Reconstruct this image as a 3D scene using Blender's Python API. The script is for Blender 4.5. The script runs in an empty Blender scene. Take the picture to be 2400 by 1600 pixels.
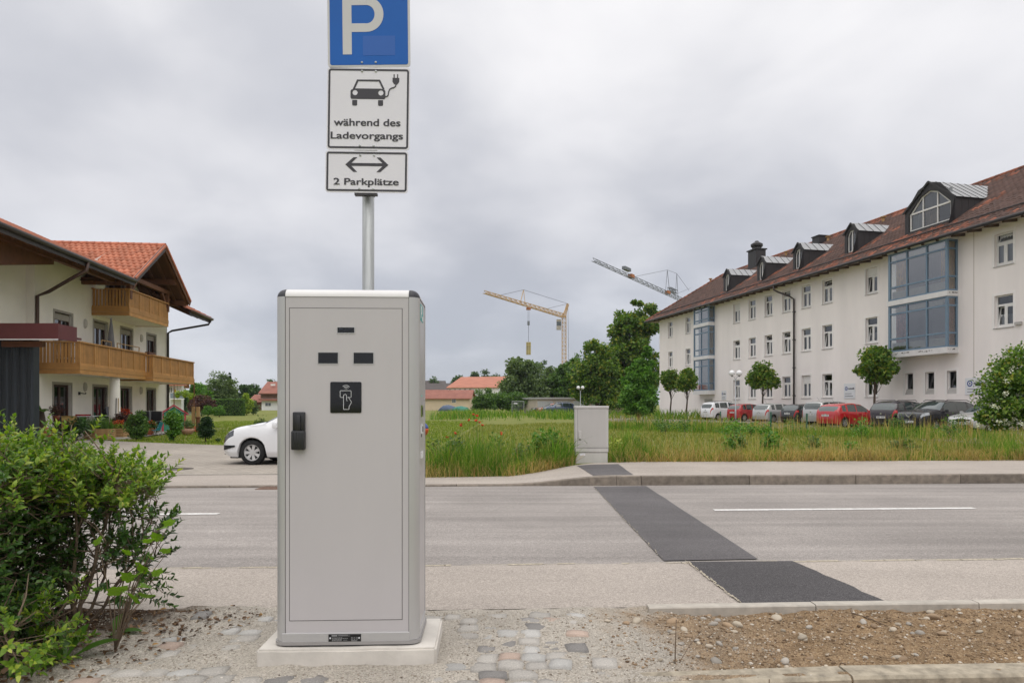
import bpy, bmesh, math, random
import numpy as np
from mathutils import Vector, Matrix, Euler

rad = math.radians
SC = bpy.context.scene
COL = SC.collection

# ------------------------------------------------------------------ camera
CAMZ = 1.16
cam_d = bpy.data.cameras.new("camera")
cam_d.sensor_width = 36.0
cam_d.lens = 24.0
cam_d.shift_y = 0.0625
cam_d.clip_start = 0.05
cam_d.clip_end = 6000.0
cam = bpy.data.objects.new("camera", cam_d)
cam.location = (0, 0, CAMZ)
cam.rotation_euler = (rad(90), 0, 0)
COL.objects.link(cam)
SC.camera = cam

# ------------------------------------------------------------------ overcast sky
SUN_EL, SUN_AZ = rad(62), rad(175)      # azimuth measured from +Y (the way the camera looks) to +X
world = bpy.data.worlds.new("World")
SC.world = world
world.use_nodes = True
wn, wl = world.node_tree.nodes, world.node_tree.links
wn.clear()
w_out = wn.new("ShaderNodeOutputWorld")
w_bg = wn.new("ShaderNodeBackground")
w_bg.inputs[1].default_value = 0.1
w_sky = wn.new("ShaderNodeTexSky")
w_sky.sky_type = 'NISHITA'
w_sky.sun_disc = False
w_sky.sun_elevation = SUN_EL
w_sky.sun_rotation = SUN_AZ
w_tc = wn.new("ShaderNodeTexCoord")
w_sep = wn.new("ShaderNodeSeparateXYZ")
wl.new(w_tc.outputs["Generated"], w_sep.inputs[0])
# a closed cloud deck: brighter towards the zenith as overcast skies are
def wmath(op, a, b=None, clamp=False):
 n = wn.new("ShaderNodeMath"); n.operation = op; n.use_clamp = clamp
 for i, v in enumerate((a, b)):
  if v is None: continue
  if isinstance(v, (int, float)): n.inputs[i].default_value = v
  else: wl.new(v, n.inputs[i])
 return n.outputs[0]
zc = wmath('MAXIMUM', w_sep.outputs[2], 0.0)
deck = wn.new("ShaderNodeValToRGB")
deck.color_ramp.elements[0].position = 0.0
deck.color_ramp.elements[0].color = (4.25, 4.4, 4.85, 1)
deck.color_ramp.elements[1].position = 1.0
deck.color_ramp.elements[1].color = (11.5, 11.4, 11.3, 1)
e = deck.color_ramp.elements.new(0.10); e.color = (4.6, 4.68, 5.05, 1)
e = deck.color_ramp.elements.new(0.24); e.color = (5.0, 4.98, 5.2, 1)
e = deck.color_ramp.elements.new(0.50); e.color = (6.5, 6.4, 6.45, 1)
wl.new(zc, deck.inputs[0])
# clouds projected on a flat layer, so that they shrink towards the horizon
zz = wmath('ADD', zc, 0.30)
cx_ = wmath('DIVIDE', w_sep.outputs[0], zz)
cy_ = wmath('DIVIDE', w_sep.outputs[1], zz)
cmb = wn.new("ShaderNodeCombineXYZ")
wl.new(cx_, cmb.inputs[0]); wl.new(cy_, cmb.inputs[1])
def wnoise(scale, detail, rough, dist, off):
 mp = wn.new("ShaderNodeMapping")
 mp.inputs["Location"].default_value = off
 wl.new(cmb.outputs[0], mp.inputs[0])
 n = wn.new("ShaderNodeTexNoise")
 n.inputs["Scale"].default_value = scale
 n.inputs["Detail"].default_value = detail
 n.inputs["Roughness"].default_value = rough
 n.inputs["Distortion"].default_value = dist
 wl.new(mp.outputs[0], n.inputs["Vector"])
 return n.outputs[0]
n1 = wnoise(0.85, 3, 0.45, 0.3, (3.1, 1.7, 0))
n2 = wnoise(2.4, 4, 0.5, 0.2, (7.3, 2.2, 4))
cl = wmath('ADD', wmath('MULTIPLY', n1, 0.62), wmath('MULTIPLY', n2, 0.38))
cr = wn.new("ShaderNodeValToRGB")
cr.color_ramp.interpolation = 'EASE'
cr.color_ramp.elements[0].position = 0.36
cr.color_ramp.elements[0].color = (0.70, 0.715, 0.75, 1)
cr.color_ramp.elements[1].position = 0.62
cr.color_ramp.elements[1].color = (1.08, 1.078, 1.072, 1)
wl.new(cl, cr.inputs[0])
w_mul = wn.new("ShaderNodeMix"); w_mul.data_type = 'RGBA'; w_mul.blend_type = 'MULTIPLY'
w_mul.inputs[0].default_value = 1.0
wl.new(deck.outputs[0], w_mul.inputs[6]); wl.new(cr.outputs[0], w_mul.inputs[7])
w_mix = wn.new("ShaderNodeMix"); w_mix.data_type = 'RGBA'
w_mix.inputs[0].default_value = 0.93          # the deck covers nearly all of the blue
wl.new(w_sky.outputs[0], w_mix.inputs[6]); wl.new(w_mul.outputs[2], w_mix.inputs[7])
wl.new(w_mix.outputs[2], w_bg.inputs[0])
wl.new(w_bg.outputs[0], w_out.inputs[0])

# ------------------------------------------------------------------ sun behind the clouds
sun_d = bpy.data.lights.new("sun", 'SUN')
sun_d.energy = 0.9
sun_d.angle = rad(75)
sun_d.color = (1.0, 0.965, 0.92)
sun = bpy.data.objects.new("sun", sun_d)
_sd = Vector((math.sin(SUN_AZ) * math.cos(SUN_EL), math.cos(SUN_AZ) * math.cos(SUN_EL), math.sin(SUN_EL)))
w_sky.sun_rotation = SUN_AZ
sun.rotation_euler = _sd.to_track_quat('Z', 'Y').to_euler()
COL.objects.link(sun)

vs = SC.view_settings
vs.view_transform = 'Standard'
vs.look = 'None'
vs.gamma = 1.0
vs.exposure = 0.6
vs.use_curve_mapping = False
SC.cycles.use_denoising = True
SC.cycles.max_bounces = 8
SC.cycles.transparent_max_bounces = 12
SC.render.film_transparent = False

# ------------------------------------------------------------------ materials
MATS = {}
def _mixc(nt, fac, a, b, mode='MIX'):
 n = nt.nodes.new("ShaderNodeMix"); n.data_type = 'RGBA'; n.blend_type = mode
 for idx, v in ((0, fac), (6, a), (7, b)):
  if hasattr(v, 'is_output'): nt.links.new(v, n.inputs[idx])
  elif isinstance(v, (int, float)): n.inputs[idx].default_value = v
  else: n.inputs[idx].default_value = (*v[:3], 1)
 return n.outputs[2]
def _noise(nt, vec, scale, detail=4, rough=0.55, dist=0.0):
 n = nt.nodes.new("ShaderNodeTexNoise")
 n.inputs["Scale"].default_value = scale; n.inputs["Detail"].default_value = detail
 n.inputs["Roughness"].default_value = rough; n.inputs["Distortion"].default_value = dist
 if vec is not None: nt.links.new(vec, n.inputs["Vector"])
 return n.outputs[0]
def _ramp(nt, fac, stops, interp='LINEAR'):
 n = nt.nodes.new("ShaderNodeValToRGB"); cr_ = n.color_ramp; cr_.interpolation = interp
 while len(cr_.elements) < len(stops): cr_.elements.new(0.5)
 for el, (p, c) in zip(cr_.elements, stops):
  el.position = p
  el.color = (c, c, c, 1) if isinstance(c, (int, float)) else (*c[:3], 1)
 nt.links.new(fac, n.inputs[0])
 return n.outputs[0]
def _mapv(nt, vec, scale=(1, 1, 1), loc=(0, 0, 0), rot=(0, 0, 0)):
 n = nt.nodes.new("ShaderNodeMapping")
 n.inputs["Scale"].default_value = scale; n.inputs["Location"].default_value = loc
 n.inputs["Rotation"].default_value = rot
 nt.links.new(vec, n.inputs[0])
 return n.outputs[0]
def _math(nt, op, a, b=None, clamp=False):
 n = nt.nodes.new("ShaderNodeMath"); n.operation = op; n.use_clamp = clamp
 for i, v in enumerate((a, b)):
  if v is None: continue
  if isinstance(v, (int, float)): n.inputs[i].default_value = v
  else: nt.links.new(v, n.inputs[i])
 return n.outputs[0]
def newmat(name):
 m = bpy.data.materials.new(name); m.use_nodes = True
 nt = m.node_tree
 b = nt.nodes["Principled BSDF"]
 tc = nt.nodes.new("ShaderNodeTexCoord")
 return m, nt, b, tc.outputs["Object"]
def setbump(nt, b, h, strength, dist=0.01):
 bp = nt.nodes.new("ShaderNodeBump")
 bp.inputs["Strength"].default_value = strength; bp.inputs["Distance"].default_value = dist
 nt.links.new(h, bp.inputs["Height"]); nt.links.new(bp.outputs[0], b.inputs["Normal"])
def mat(name, col, rough=0.7, metal=0.0, var=0.08, scale=6.0, bump=0.0, bscale=60.0, spec=0.4, rand=0.0, island=0.0,
  stretch=(1, 1, 1), col2=None, coat=0.0):
 """plain procedural material: two-scale colour variation, optional grain relief and per-piece variation"""
 if name in MATS: return MATS[name]
 m, nt, b, vec = newmat(name)
 v = _mapv(nt, vec, stretch)
 c = col
 lo = [max(0, x * (1 - var)) for x in col]; hi = [min(1, x * (1 + var)) for x in col]
 if col2 is not None: lo, hi = col, col2
 nz = _noise(nt, v, scale, 5, 0.6)
 base = _mixc(nt, _ramp(nt, nz, [(0.3, 0.0), (0.7, 1.0)]), lo, hi)
 if rand > 0:
  oi = nt.nodes.new("ShaderNodeObjectInfo")
  f = _math(nt, 'MULTIPLY_ADD', oi.outputs["Random"], 2 * rand); f.node.inputs[2].default_value = 1 - rand
  base = _mixc(nt, 1.0, base, f, 'MULTIPLY')
 if island > 0:
  g = nt.nodes.new("ShaderNodeNewGeometry")
  f = _math(nt, 'MULTIPLY_ADD', g.outputs["Random Per Island"], 2 * island); f.node.inputs[2].default_value = 1 - island
  base = _mixc(nt, 1.0, base, f, 'MULTIPLY')
 nt.links.new(base, b.inputs["Base Color"])
 b.inputs["Roughness"].default_value = rough; b.inputs["Metallic"].default_value = metal
 b.inputs["Specular IOR Level"].default_value = spec
 if coat: b.inputs["Coat Weight"].default_value = coat; b.inputs["Coat Roughness"].default_value = 0.04
 if bump > 0: setbump(nt, b, _noise(nt, v, bscale, 4, 0.6), bump, 0.004)
 MATS[name] = m
 return m
def leafmat(name, stops, rough=0.45, trans=0.35, spec=0.35):
 if name in MATS: return MATS[name]
 m, nt, b, vec = newmat(name)
 g = nt.nodes.new("ShaderNodeNewGeometry")
 c = _ramp(nt, g.outputs["Random Per Island"], stops)
 nz = _noise(nt, vec, 1.3, 3)
 c = _mixc(nt, 1.0, c, _ramp(nt, nz, [(0.3, 0.75), (0.7, 1.2)]), 'MULTIPLY')
 nt.links.new(c, b.inputs["Base Color"])
 b.inputs["Roughness"].default_value = rough; b.inputs["Specular IOR Level"].default_value = spec
 tr = nt.nodes.new("ShaderNodeBsdfTranslucent")
 nt.links.new(_mixc(nt, 1.0, c, (1.5, 1.6, 0.7), 'MULTIPLY'), tr.inputs[0])
 mx = nt.nodes.new("ShaderNodeMixShader"); mx.inputs[0].default_value = trans
 nt.links.new(b.outputs[0], mx.inputs[1]); nt.links.new(tr.outputs[0], mx.inputs[2])
 nt.links.new(mx.outputs[0], nt.nodes["Material Output"].inputs[0])
 MATS[name] = m
 return m
def glassmat(name, tint=(0.9, 0.95, 0.95), clear=0.7, rough=0.02, ior=1.7):
 """thin window pane: part see-through, part mirror"""
 if name in MATS: return MATS[name]
 m, nt, b, vec = newmat(name)
 t = nt.nodes.new("ShaderNodeBsdfTransparent"); t.inputs[0].default_value = (*[x * clear for x in tint], 1)
 gl = nt.nodes.new("ShaderNodeBsdfGlossy"); gl.inputs["Roughness"].default_value = rough
 gl.inputs[0].default_value = (0.95, 0.97, 1, 1)
 fr = nt.nodes.new("ShaderNodeFresnel"); fr.inputs[0].default_value = ior
 # a slight waviness in the panes
 bp = nt.nodes.new("ShaderNodeBump"); bp.inputs["Strength"].default_value = 0.02
 nt.links.new(_noise(nt, vec, 1.5, 2), bp.inputs["Height"]); nt.links.new(bp.outputs[0], gl.inputs["Normal"])
 mx = nt.nodes.new("ShaderNodeMixShader")
 nt.links.new(_math(nt, 'MULTIPLY', fr.outputs[0], 1.5, True), mx.inputs[0])
 nt.links.new(t.outputs[0], mx.inputs[1]); nt.links.new(gl.outputs[0], mx.inputs[2])
 nt.links.new(mx.outputs[0], nt.nodes["Material Output"].inputs[0])
 MATS[name] = m
 return m

# ------------------------------------------------------------------ mesh helpers
class MB:
 """collects faces for ONE mesh object"""
 def __init__(s): s.v = []; s.f = []
 def face(s, *pts):
  i = len(s.v); s.v += [tuple(p) for p in pts]; s.f.append(tuple(range(i, i + len(pts)))); return s
 def box(s, x0, x1, y0, y1, z0, z1):
  i = len(s.v)
  s.v += [(x0, y0, z0), (x1, y0, z0), (x1, y1, z0), (x0, y1, z0), (x0, y0, z1), (x1, y0, z1), (x1, y1, z1), (x0, y1, z1)]
  s.f += [(i, i + 3, i + 2, i + 1), (i + 4, i + 5, i + 6, i + 7), (i, i + 1, i + 5, i + 4), (i + 1, i + 2, i + 6, i + 5),
    (i + 2, i + 3, i + 7, i + 6), (i + 3, i, i + 4, i + 7)]
  return s
 def bbox(s, x0, x1, y0, y1, z0, z1, b=0.01):
  """box with chamfered edges"""
  i = len(s.v)
  bm = bmesh.new(); bmesh.ops.create_cube(bm, size=1)
  for v in bm.verts:
   v.co = ((x0 + x1) / 2 + v.co.x * (x1 - x0), (y0 + y1) / 2 + v.co.y * (y1 - y0), (z0 + z1) / 2 + v.co.z * (z1 - z0))
  bmesh.ops.bevel(bm, geom=bm.edges[:], offset=b, segments=2, affect='EDGES', profile=0.5)
  bm.verts.index_update()
  s.v += [tuple(v.co) for v in bm.verts]
  s.f += [tuple(i + v.index for v in f.verts) for f in bm.faces]
  bm.free(); return s
 def prism(s, poly, axis, a, b):
  """poly: 2-D points; extruded along axis 0/1/2 from a to b"""
  def mk(p, t):
   if axis == 0: return (t, p[0], p[1])
   if axis == 1: return (p[0], t, p[1])
   return (p[0], p[1], t)
  n = len(poly); i = len(s.v)
  s.v += [mk(p, a) for p in poly] + [mk(p, b) for p in poly]
  s.f.append(tuple(i + k for k in range(n))); s.f.append(tuple(i + n + k for k in reversed(range(n))))
  for k in range(n):
   k2 = (k + 1) % n
   s.f.append((i + k, i + n + k, i + n + k2, i + k2))
  return s
 def bar(s, p, q, w, h=None, up=(0, 0, 1)):
  """square bar from p to q"""
  h = h or w
  p, q = Vector(p), Vector(q); d = (q - p)
  if d.length < 1e-6: return s
  d.normalize(); u = Vector(up)
  if abs(d.dot(u)) > 0.97: u = Vector((1, 0, 0))
  sx = d.cross(u).normalized(); sy = sx.cross(d).normalized()
  i = len(s.v)
  for c in (p, q):
   for a, b in ((-1, -1), (1, -1), (1, 1), (-1, 1)):
    s.v.append(tuple(c + sx * a * w / 2 + sy * b * h / 2))
  s.f += [(i + 3, i + 2, i + 1, i), (i + 4, i + 5, i + 6, i + 7)]
  for k in range(4):
   k2 = (k + 1) % 4
   s.f.append((i + k, i + k2, i + 4 + k2, i + 4 + k))
  return s
 def tube(s, pts, r, n=8, cap=True):
  pts = [Vector(p) for p in pts]
  rs = r if isinstance(r, (list, tuple)) else [r] * len(pts)
  i0 = len(s.v); prev = None
  for k, p in enumerate(pts):
   d = (pts[min(k + 1, len(pts) - 1)] - pts[max(k - 1, 0)])
   if d.length < 1e-9: d = Vector((0, 0, 1))
   d.normalize()
   if prev is None:
    u = Vector((0, 0, 1)) if abs(d.z) < 0.9 else Vector((1, 0, 0))
    sx = d.cross(u).normalized()
   else:
    sx = (prev - d * prev.dot(d))
    sx = sx.normalized() if sx.length > 1e-6 else d.orthogonal().normalized()
   prev = sx; sy = d.cross(sx)
   for j in range(n):
    a = 2 * math.pi * j / n
    s.v.append(tuple(p + (sx * math.cos(a) + sy * math.sin(a)) * rs[k]))
  for k in range(len(pts) - 1):
   for j in range(n):
    j2 = (j + 1) % n
    s.f.append((i0 + k * n + j, i0 + k * n + j2, i0 + (k + 1) * n + j2, i0 + (k + 1) * n + j))
  if cap:
   s.f.append(tuple(i0 + j for j in reversed(range(n))))
   e = i0 + (len(pts) - 1) * n
   s.f.append(tuple(e + j for j in range(n)))
  return s
 def lathe(s, prof, c=(0, 0, 0), n=16, axis=2, cap=True):
  """prof: (radius, height) points"""
  i0 = len(s.v)
  for r_, z in prof:
   for j in range(n):
    a = 2 * math.pi * j / n
    x, y = r_ * math.cos(a), r_ * math.sin(a)
    p = (x, y, z) if axis == 2 else ((z, x, y) if axis == 0 else (x, z, y))
    s.v.append((c[0] + p[0], c[1] + p[1], c[2] + p[2]))
  for k in range(len(prof) - 1):
   for j in range(n):
    j2 = (j + 1) % n
    q = (i0 + k * n + j, i0 + k * n + j2, i0 + (k + 1) * n + j2, i0 + (k + 1) * n + j)
    s.f.append(q if axis != 1 else q[::-1])
  if cap:
   s.f.append(tuple(i0 + j for j in reversed(range(n)))); e = i0 + (len(prof) - 1) * n
   s.f.append(tuple(e + j for j in range(n)))
  return s
 def add(s, verts, faces):
  i = len(s.v); s.v += [tuple(v) for v in verts]; s.f += [tuple(i + k for k in f) for f in faces]; return s
 def xf(s, m):
  s.v = [tuple(m @ Vector(v)) for v in s.v]; return s
 def mesh(s, name, m=None, smooth=False):
  me = bpy.data.meshes.new(name)
  me.from_pydata(s.v, [], s.f)
  if m is not None: me.materials.append(m)
  if smooth:
   me.polygons.foreach_set("use_smooth", [True] * len(me.polygons))
  me.validate(); me.update()
  return me
 def build(s, name, m, parent=None, smooth=False, **kw):
  return obj(name, s.mesh(name, m, smooth), parent, **kw)
def autosmooth(o, ang=35):
 """smooth shading with hard edges kept (edge split by angle stored in the mesh)"""
 me = o.data
 bm = bmesh.new(); bm.from_mesh(me)
 bmesh.ops.remove_doubles(bm, verts=bm.verts[:], dist=1e-5)
 bmesh.ops.recalc_face_normals(bm, faces=bm.faces[:])
 for f in bm.faces: f.smooth = True
 for ed in bm.edges:
  if len(ed.link_faces) == 2 and ed.calc_face_angle(0) > rad(ang): ed.smooth = False
 bm.to_mesh(me); bm.free()
 return o
def np_mesh(name, V, F, m, smooth=False):
 """fast mesh from numpy arrays (all faces the same size)"""
 V = np.asarray(V, dtype=np.float32); F = np.asarray(F, dtype=np.int32)
 me = bpy.data.meshes.new(name)
 n, k = F.shape
 me.vertices.add(len(V)); me.vertices.foreach_set("co", V.ravel())
 me.loops.add(n * k); me.loops.foreach_set("vertex_index", F.ravel())
 me.polygons.add(n)
 me.polygons.foreach_set("loop_start", np.arange(0, n * k, k, dtype=np.int32))
 me.polygons.foreach_set("loop_total", np.full(n, k, dtype=np.int32))
 if smooth: me.polygons.foreach_set("use_smooth", np.ones(n, dtype=bool))
 if m is not None: me.materials.append(m)
 me.update(calc_edges=True)
 return me
def obj(name, me, parent=None, label=None, cat=None, group=None, kind=None, loc=None, rotz=None):
 o = bpy.data.objects.new(name, me); COL.objects.link(o)
 if parent is not None: o.parent = parent
 if loc is not None: o.location = loc
 if rotz is not None: o.rotation_euler = (0, 0, rotz)
 if label: o["label"] = label
 if cat: o["category"] = cat
 if group: o["group"] = group
 if kind: o["kind"] = kind
 return o
def thing(name, label, cat, loc=(0, 0, 0), rotz=0.0, group=None):
 return obj(name, None, None, label, cat, group, None, loc, rotz)
def copy_tree(o, parent=None):
 c = o.copy(); COL.objects.link(c)
 c.parent = parent
 for ch in list(o.children): copy_tree(ch, c)
 return c
def relabel(o, label): o["label"] = label; return o
def text_mesh(body, size, depth=0.0, font_scale=(1, 1), bold=0.0, align='CENTER'):
 """lettering as geometry: returns verts, faces in the x-z plane, facing -y"""
 cu = bpy.data.curves.new("lettering", 'FONT')
 cu.body = body; cu.size = size; cu.align_x = align; cu.align_y = 'CENTER'
 cu.offset = bold; cu.resolution_u = 6; cu.fill_mode = 'FRONT'
 tmp = bpy.data.objects.new("lettering", cu); COL.objects.link(tmp)
 dg = bpy.context.evaluated_depsgraph_get()
 me = bpy.data.meshes.new_from_object(tmp.evaluated_get(dg))
 V = [(v.co.x * font_scale[0], 0.0, v.co.y * font_scale[1]) for v in me.vertices]
 F = [tuple(p.vertices) for p in me.polygons]
 bpy.data.objects.remove(tmp); bpy.data.curves.remove(cu); bpy.data.meshes.remove(me)
 return V, F

# ------------------------------------------------------------------ layout: lines of sight of the survey
TAN_R = 0.048                                    # the road runs slightly away to the right
def road_t(x, y): return y - TAN_R * x
def smooth01(a): a = np.clip(a, 0, 1); return a * a * (3 - 2 * a)
def gz(x, y):
 """height of the ground anywhere"""
 x = np.asarray(x, float); y = np.asarray(y, float)
 t = road_t(x, y)
 b = smooth01((x + 0.1) / 1.9)                # dropped kerb on the left
 right = np.interp(t, [12.45, 15.1, 17, 30, 60, 110, 200, 500], [-0.13, -0.10, -0.13, -0.17, -0.15, -0.02, 0.35, 1.6])
 left = np.interp(t, [12.45, 14.3, 17, 30, 60, 110, 200, 500], [-0.27, -0.26, -0.28, -0.29, -0.27, -0.08, 0.35, 1.6])
 far = left + (right - left) * b
 near = np.interp(t, [4.03, 5.3, 12.3], [-0.045, -0.08, -0.29])
 return np.where(t < 12.3, np.where(t < 4.03, np.clip((4.03 - t) / 0.15, 0, 1) * 0.04 - 0.04, near), far)
def at(px, py, D): return ((px - 1200) / 1600 * D, D, CAMZ - (py - 950) / 1600 * D)
def G(px, py, it=30):
 """ground point seen at a survey pixel"""
 D = 1600 * 1.3 / max(py - 950, 1.0)
 for _ in range(it):
  z = float(gz((px - 1200) / 1600 * D, D))
  D = 0.5 * D + 0.5 * 1600 * (CAMZ - z) / max(py - 950, 1.0)
 return ((px - 1200) / 1600 * D, D)
RNG = np.random.default_rng(7)
random.seed(7)

# =================================================================== SETTING
def grid_sheet(name, xs, ts, m, dz=0.0, zf=None, kind='structure', parent=None, relief=None):
 """sheet over road coordinates (x, t)"""
 xs = np.asarray(xs, float); ts = np.asarray(ts, float)
 X, T = np.meshgrid(xs, ts)
 Y = T + TAN_R * X
 Z = (gz(X, Y) if zf is None else zf(X, Y)) + dz
 if relief is not None: Z = Z + relief(X, Y)
 V = np.stack([X, Y, Z], -1).reshape(-1, 3)
 nx, nt_ = len(xs), len(ts)
 i = np.arange(nt_ - 1)[:, None] * nx + np.arange(nx - 1)[None, :]
 F = np.stack([i, i + 1, i + nx + 1, i + nx], -1).reshape(-1, 4)
 return obj(name, np_mesh(name, V, F, m, True), parent, kind=kind)

def vnoise(x, y, s, seed=0):
 """cheap smooth value noise"""
 r = np.random.default_rng(seed).random((64, 64))
 u = np.asarray(x) * s + 1000; v = np.asarray(y) * s + 1000
 iu, iv = np.floor(u).astype(int), np.floor(v).astype(int)
 fu, fv = smooth01(u - iu), smooth01(v - iv)
 g = lambda a, b: r[a % 64, b % 64]
 return (g(iu, iv) * (1 - fu) + g(iu + 1, iv) * fu) * (1 - fv) + (g(iu, iv + 1) * (1 - fu) + g(iu + 1, iv + 1) * fu) * fv - 0.5

# ---- asphalt materials
def asphalt(name, col, streak=0.12, patch=0.10, speck=0.5, dark=0.0, bump=0.25, fine=170):
 m, nt, b, vec = newmat(name)
 st = _noise(nt, _mapv(nt, vec, (0.12, 2.2, 1), rot=(0, 0, -0.048)), 1.0, 5, 0.6)
 pa = _noise(nt, vec, 0.55, 5, 0.6, 0.3)
 fi = _noise(nt, vec, fine, 3, 0.7)
 fi2 = _noise(nt, vec, fine * 0.35, 3, 0.7)
 c = _mixc(nt, 1.0, col, _ramp(nt, st, [(0.25, 1 - streak), (0.75, 1 + streak)]), 'MULTIPLY')
 c = _mixc(nt, 1.0, c, _ramp(nt, pa, [(0.25, 1 - patch), (0.75, 1 + patch)]), 'MULTIPLY')
 c = _mixc(nt, 1.0, c, _ramp(nt, fi, [(0.3, 1 - speck * 0.55), (0.5, 1.0), (0.72, 1 + speck)]), 'MULTIPLY')
 c = _mixc(nt, 1.0, c, _ramp(nt, fi2, [(0.3, 0.85), (0.7, 1.15)]), 'MULTIPLY')
 nt.links.new(c, b.inputs["Base Color"])
 b.inputs["Roughness"].default_value = 0.85; b.inputs["Specular IOR Level"].default_value = 0.25
 setbump(nt, b, fi, bump, 0.006)
 MATS[name] = m
 return m
A_ROAD = asphalt("road_asphalt", (0.275, 0.248, 0.228), 0.26, 0.16, 0.6, fine=85)
A_PATH = asphalt("footpath_asphalt", (0.36, 0.315, 0.275), 0.08, 0.14, 0.6, fine=110)
A_PATCH = asphalt("fresh_asphalt", (0.072, 0.067, 0.068), 0.12, 0.22, 1.2, bump=0.6, fine=120)
A_PATCH2 = asphalt("fresh_asphalt_road", (0.108, 0.10, 0.10), 0.14, 0.22, 0.9, fine=120)

def grassground(name, c1, c2, c3, s=0.5):
 m, nt, b, vec = newmat(name)
 n1_ = _noise(nt, vec, s, 5, 0.65, 0.4); n2_ = _noise(nt, _mapv(nt, vec, (1, 1, 1)), 14, 5, 0.75)
 c = _ramp(nt, n1_, [(0.3, c1), (0.5, c2), (0.72, c3)])
 c = _mixc(nt, 1.0, c, _ramp(nt, n2_, [(0.25, 0.55), (0.75, 1.4)]), 'MULTIPLY')
 nt.links.new(c, b.inputs["Base Color"]); b.inputs["Roughness"].default_value = 0.9
 b.inputs["Specular IOR Level"].default_value = 0.15
 setbump(nt, b, n2_, 0.8, 0.05)
 MATS[name] = m
 return m
M_MEADOW = grassground("meadow_ground", (0.13, 0.155, 0.035), (0.185, 0.20, 0.05), (0.24, 0.225, 0.075))
M_LAWN = grassground("lawn_ground", (0.085, 0.125, 0.016), (0.12, 0.155, 0.02), (0.155, 0.17, 0.03), 0.35)

# ---- the land itself, out to the horizon
def terrain_z(x, y):
 t = road_t(x, y)
 far = gz(x, y) - 0.012
 return np.where(t > 13.4, far, np.where(t > 2.0, gz(x, y) - 0.2, -0.22)) + np.interp(np.hypot(x, y), [500, 2500], [0, 0])
xs = np.concatenate([[-2500, -1200, -600, -300, -160, -100, -70], np.arange(-60, -2, 2.0), np.arange(-2, 3.01, 0.25), np.arange(4, 62, 2.0), [70, 100, 160, 300, 600, 1200, 2500]])
ts = np.concatenate([[-400, -100, -30, 0, 2.0, 2.2, 4.0, 5.3, 12.3, 12.6, 13.5, 14.0, 14.3, 14.6, 15.1, 16, 17], np.arange(18, 30, 2.0), [30, 35, 40, 45, 50, 60, 80, 110, 150, 200, 300, 500, 900, 1600, 3000]])
grid_sheet("meadow", xs, ts, M_MEADOW, zf=terrain_z)

xl = np.concatenate([np.arange(-70, -6, 2.0), np.arange(-6, 8, 0.25), np.arange(8, 72, 2.0)])
grid_sheet("road", xl, [5.30, 6, 7, 8, 9, 10, 11, 12, 12.298], A_ROAD, 0.0)
grid_sheet("near_footpath", xl, [4.03, 4.4, 4.8, 5.296], A_PATH, 0.006)

# sandy seam along the road's near edge
M_SEAM = mat("seam_sand", (0.40, 0.35, 0.27), 0.95, var=0.35, scale=30)
mb = MB()
x = -6.0
r_ = random.Random(3)
while x < 8:
 L = r_.uniform(0.05, 0.3); w0 = r_.choice([0.006, 0.012, 0.02, 0.026]); t0 = 5.30 + r_.uniform(-0.012, 0.008)
 p = [(x, t0 - w0), (x + L, t0 - w0 * r_.uniform(.5, 1)), (x + L, t0 + w0), (x, t0 + w0 * r_.uniform(.4, 1))]
 if r_.random() < 0.85:
  mb.face(*[(a, b_ + TAN_R * a, float(gz(a, 5.3 + TAN_R * a)) + 0.009) for a, b_ in p])
 x += L * 0.96
mb.build("sand_seam", M_SEAM, kind='structure')

# ---- far footpath (right: behind a high kerb; left: dropped to the drive)
def far_back_t(x):                              # where the grass begins
 return np.interp(x, [-40, -2.4, -1.7, -0.1, 0.9, 1.75, 2.9, 60], [14.3, 14.3, 13.55, 13.7, 14.35, 14.85, 15.1, 15.1])
X = np.concatenate([np.arange(-60, -4, 2.0), np.arange(-4, 5, 0.1), np.arange(5, 62, 2.0)])
rows = np.linspace(0, 1, 6)
V = [];
for f in rows:
 tt = 12.45 + (far_back_t(X) - 12.45) * f
 yy = tt + TAN_R * X
 V.append(np.stack([X, yy, gz(X, yy) + 0.006], -1))
V = np.concatenate(V); nx = len(X)
i = np.arange(5)[:, None] * nx + np.arange(nx - 1)[None, :]
F = np.stack([i, i + 1, i + nx + 1, i + nx], -1).reshape(-1, 4)
obj("far_footpath", np_mesh("far_footpath", V, F, A_PATH, True), kind='structure')

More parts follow.
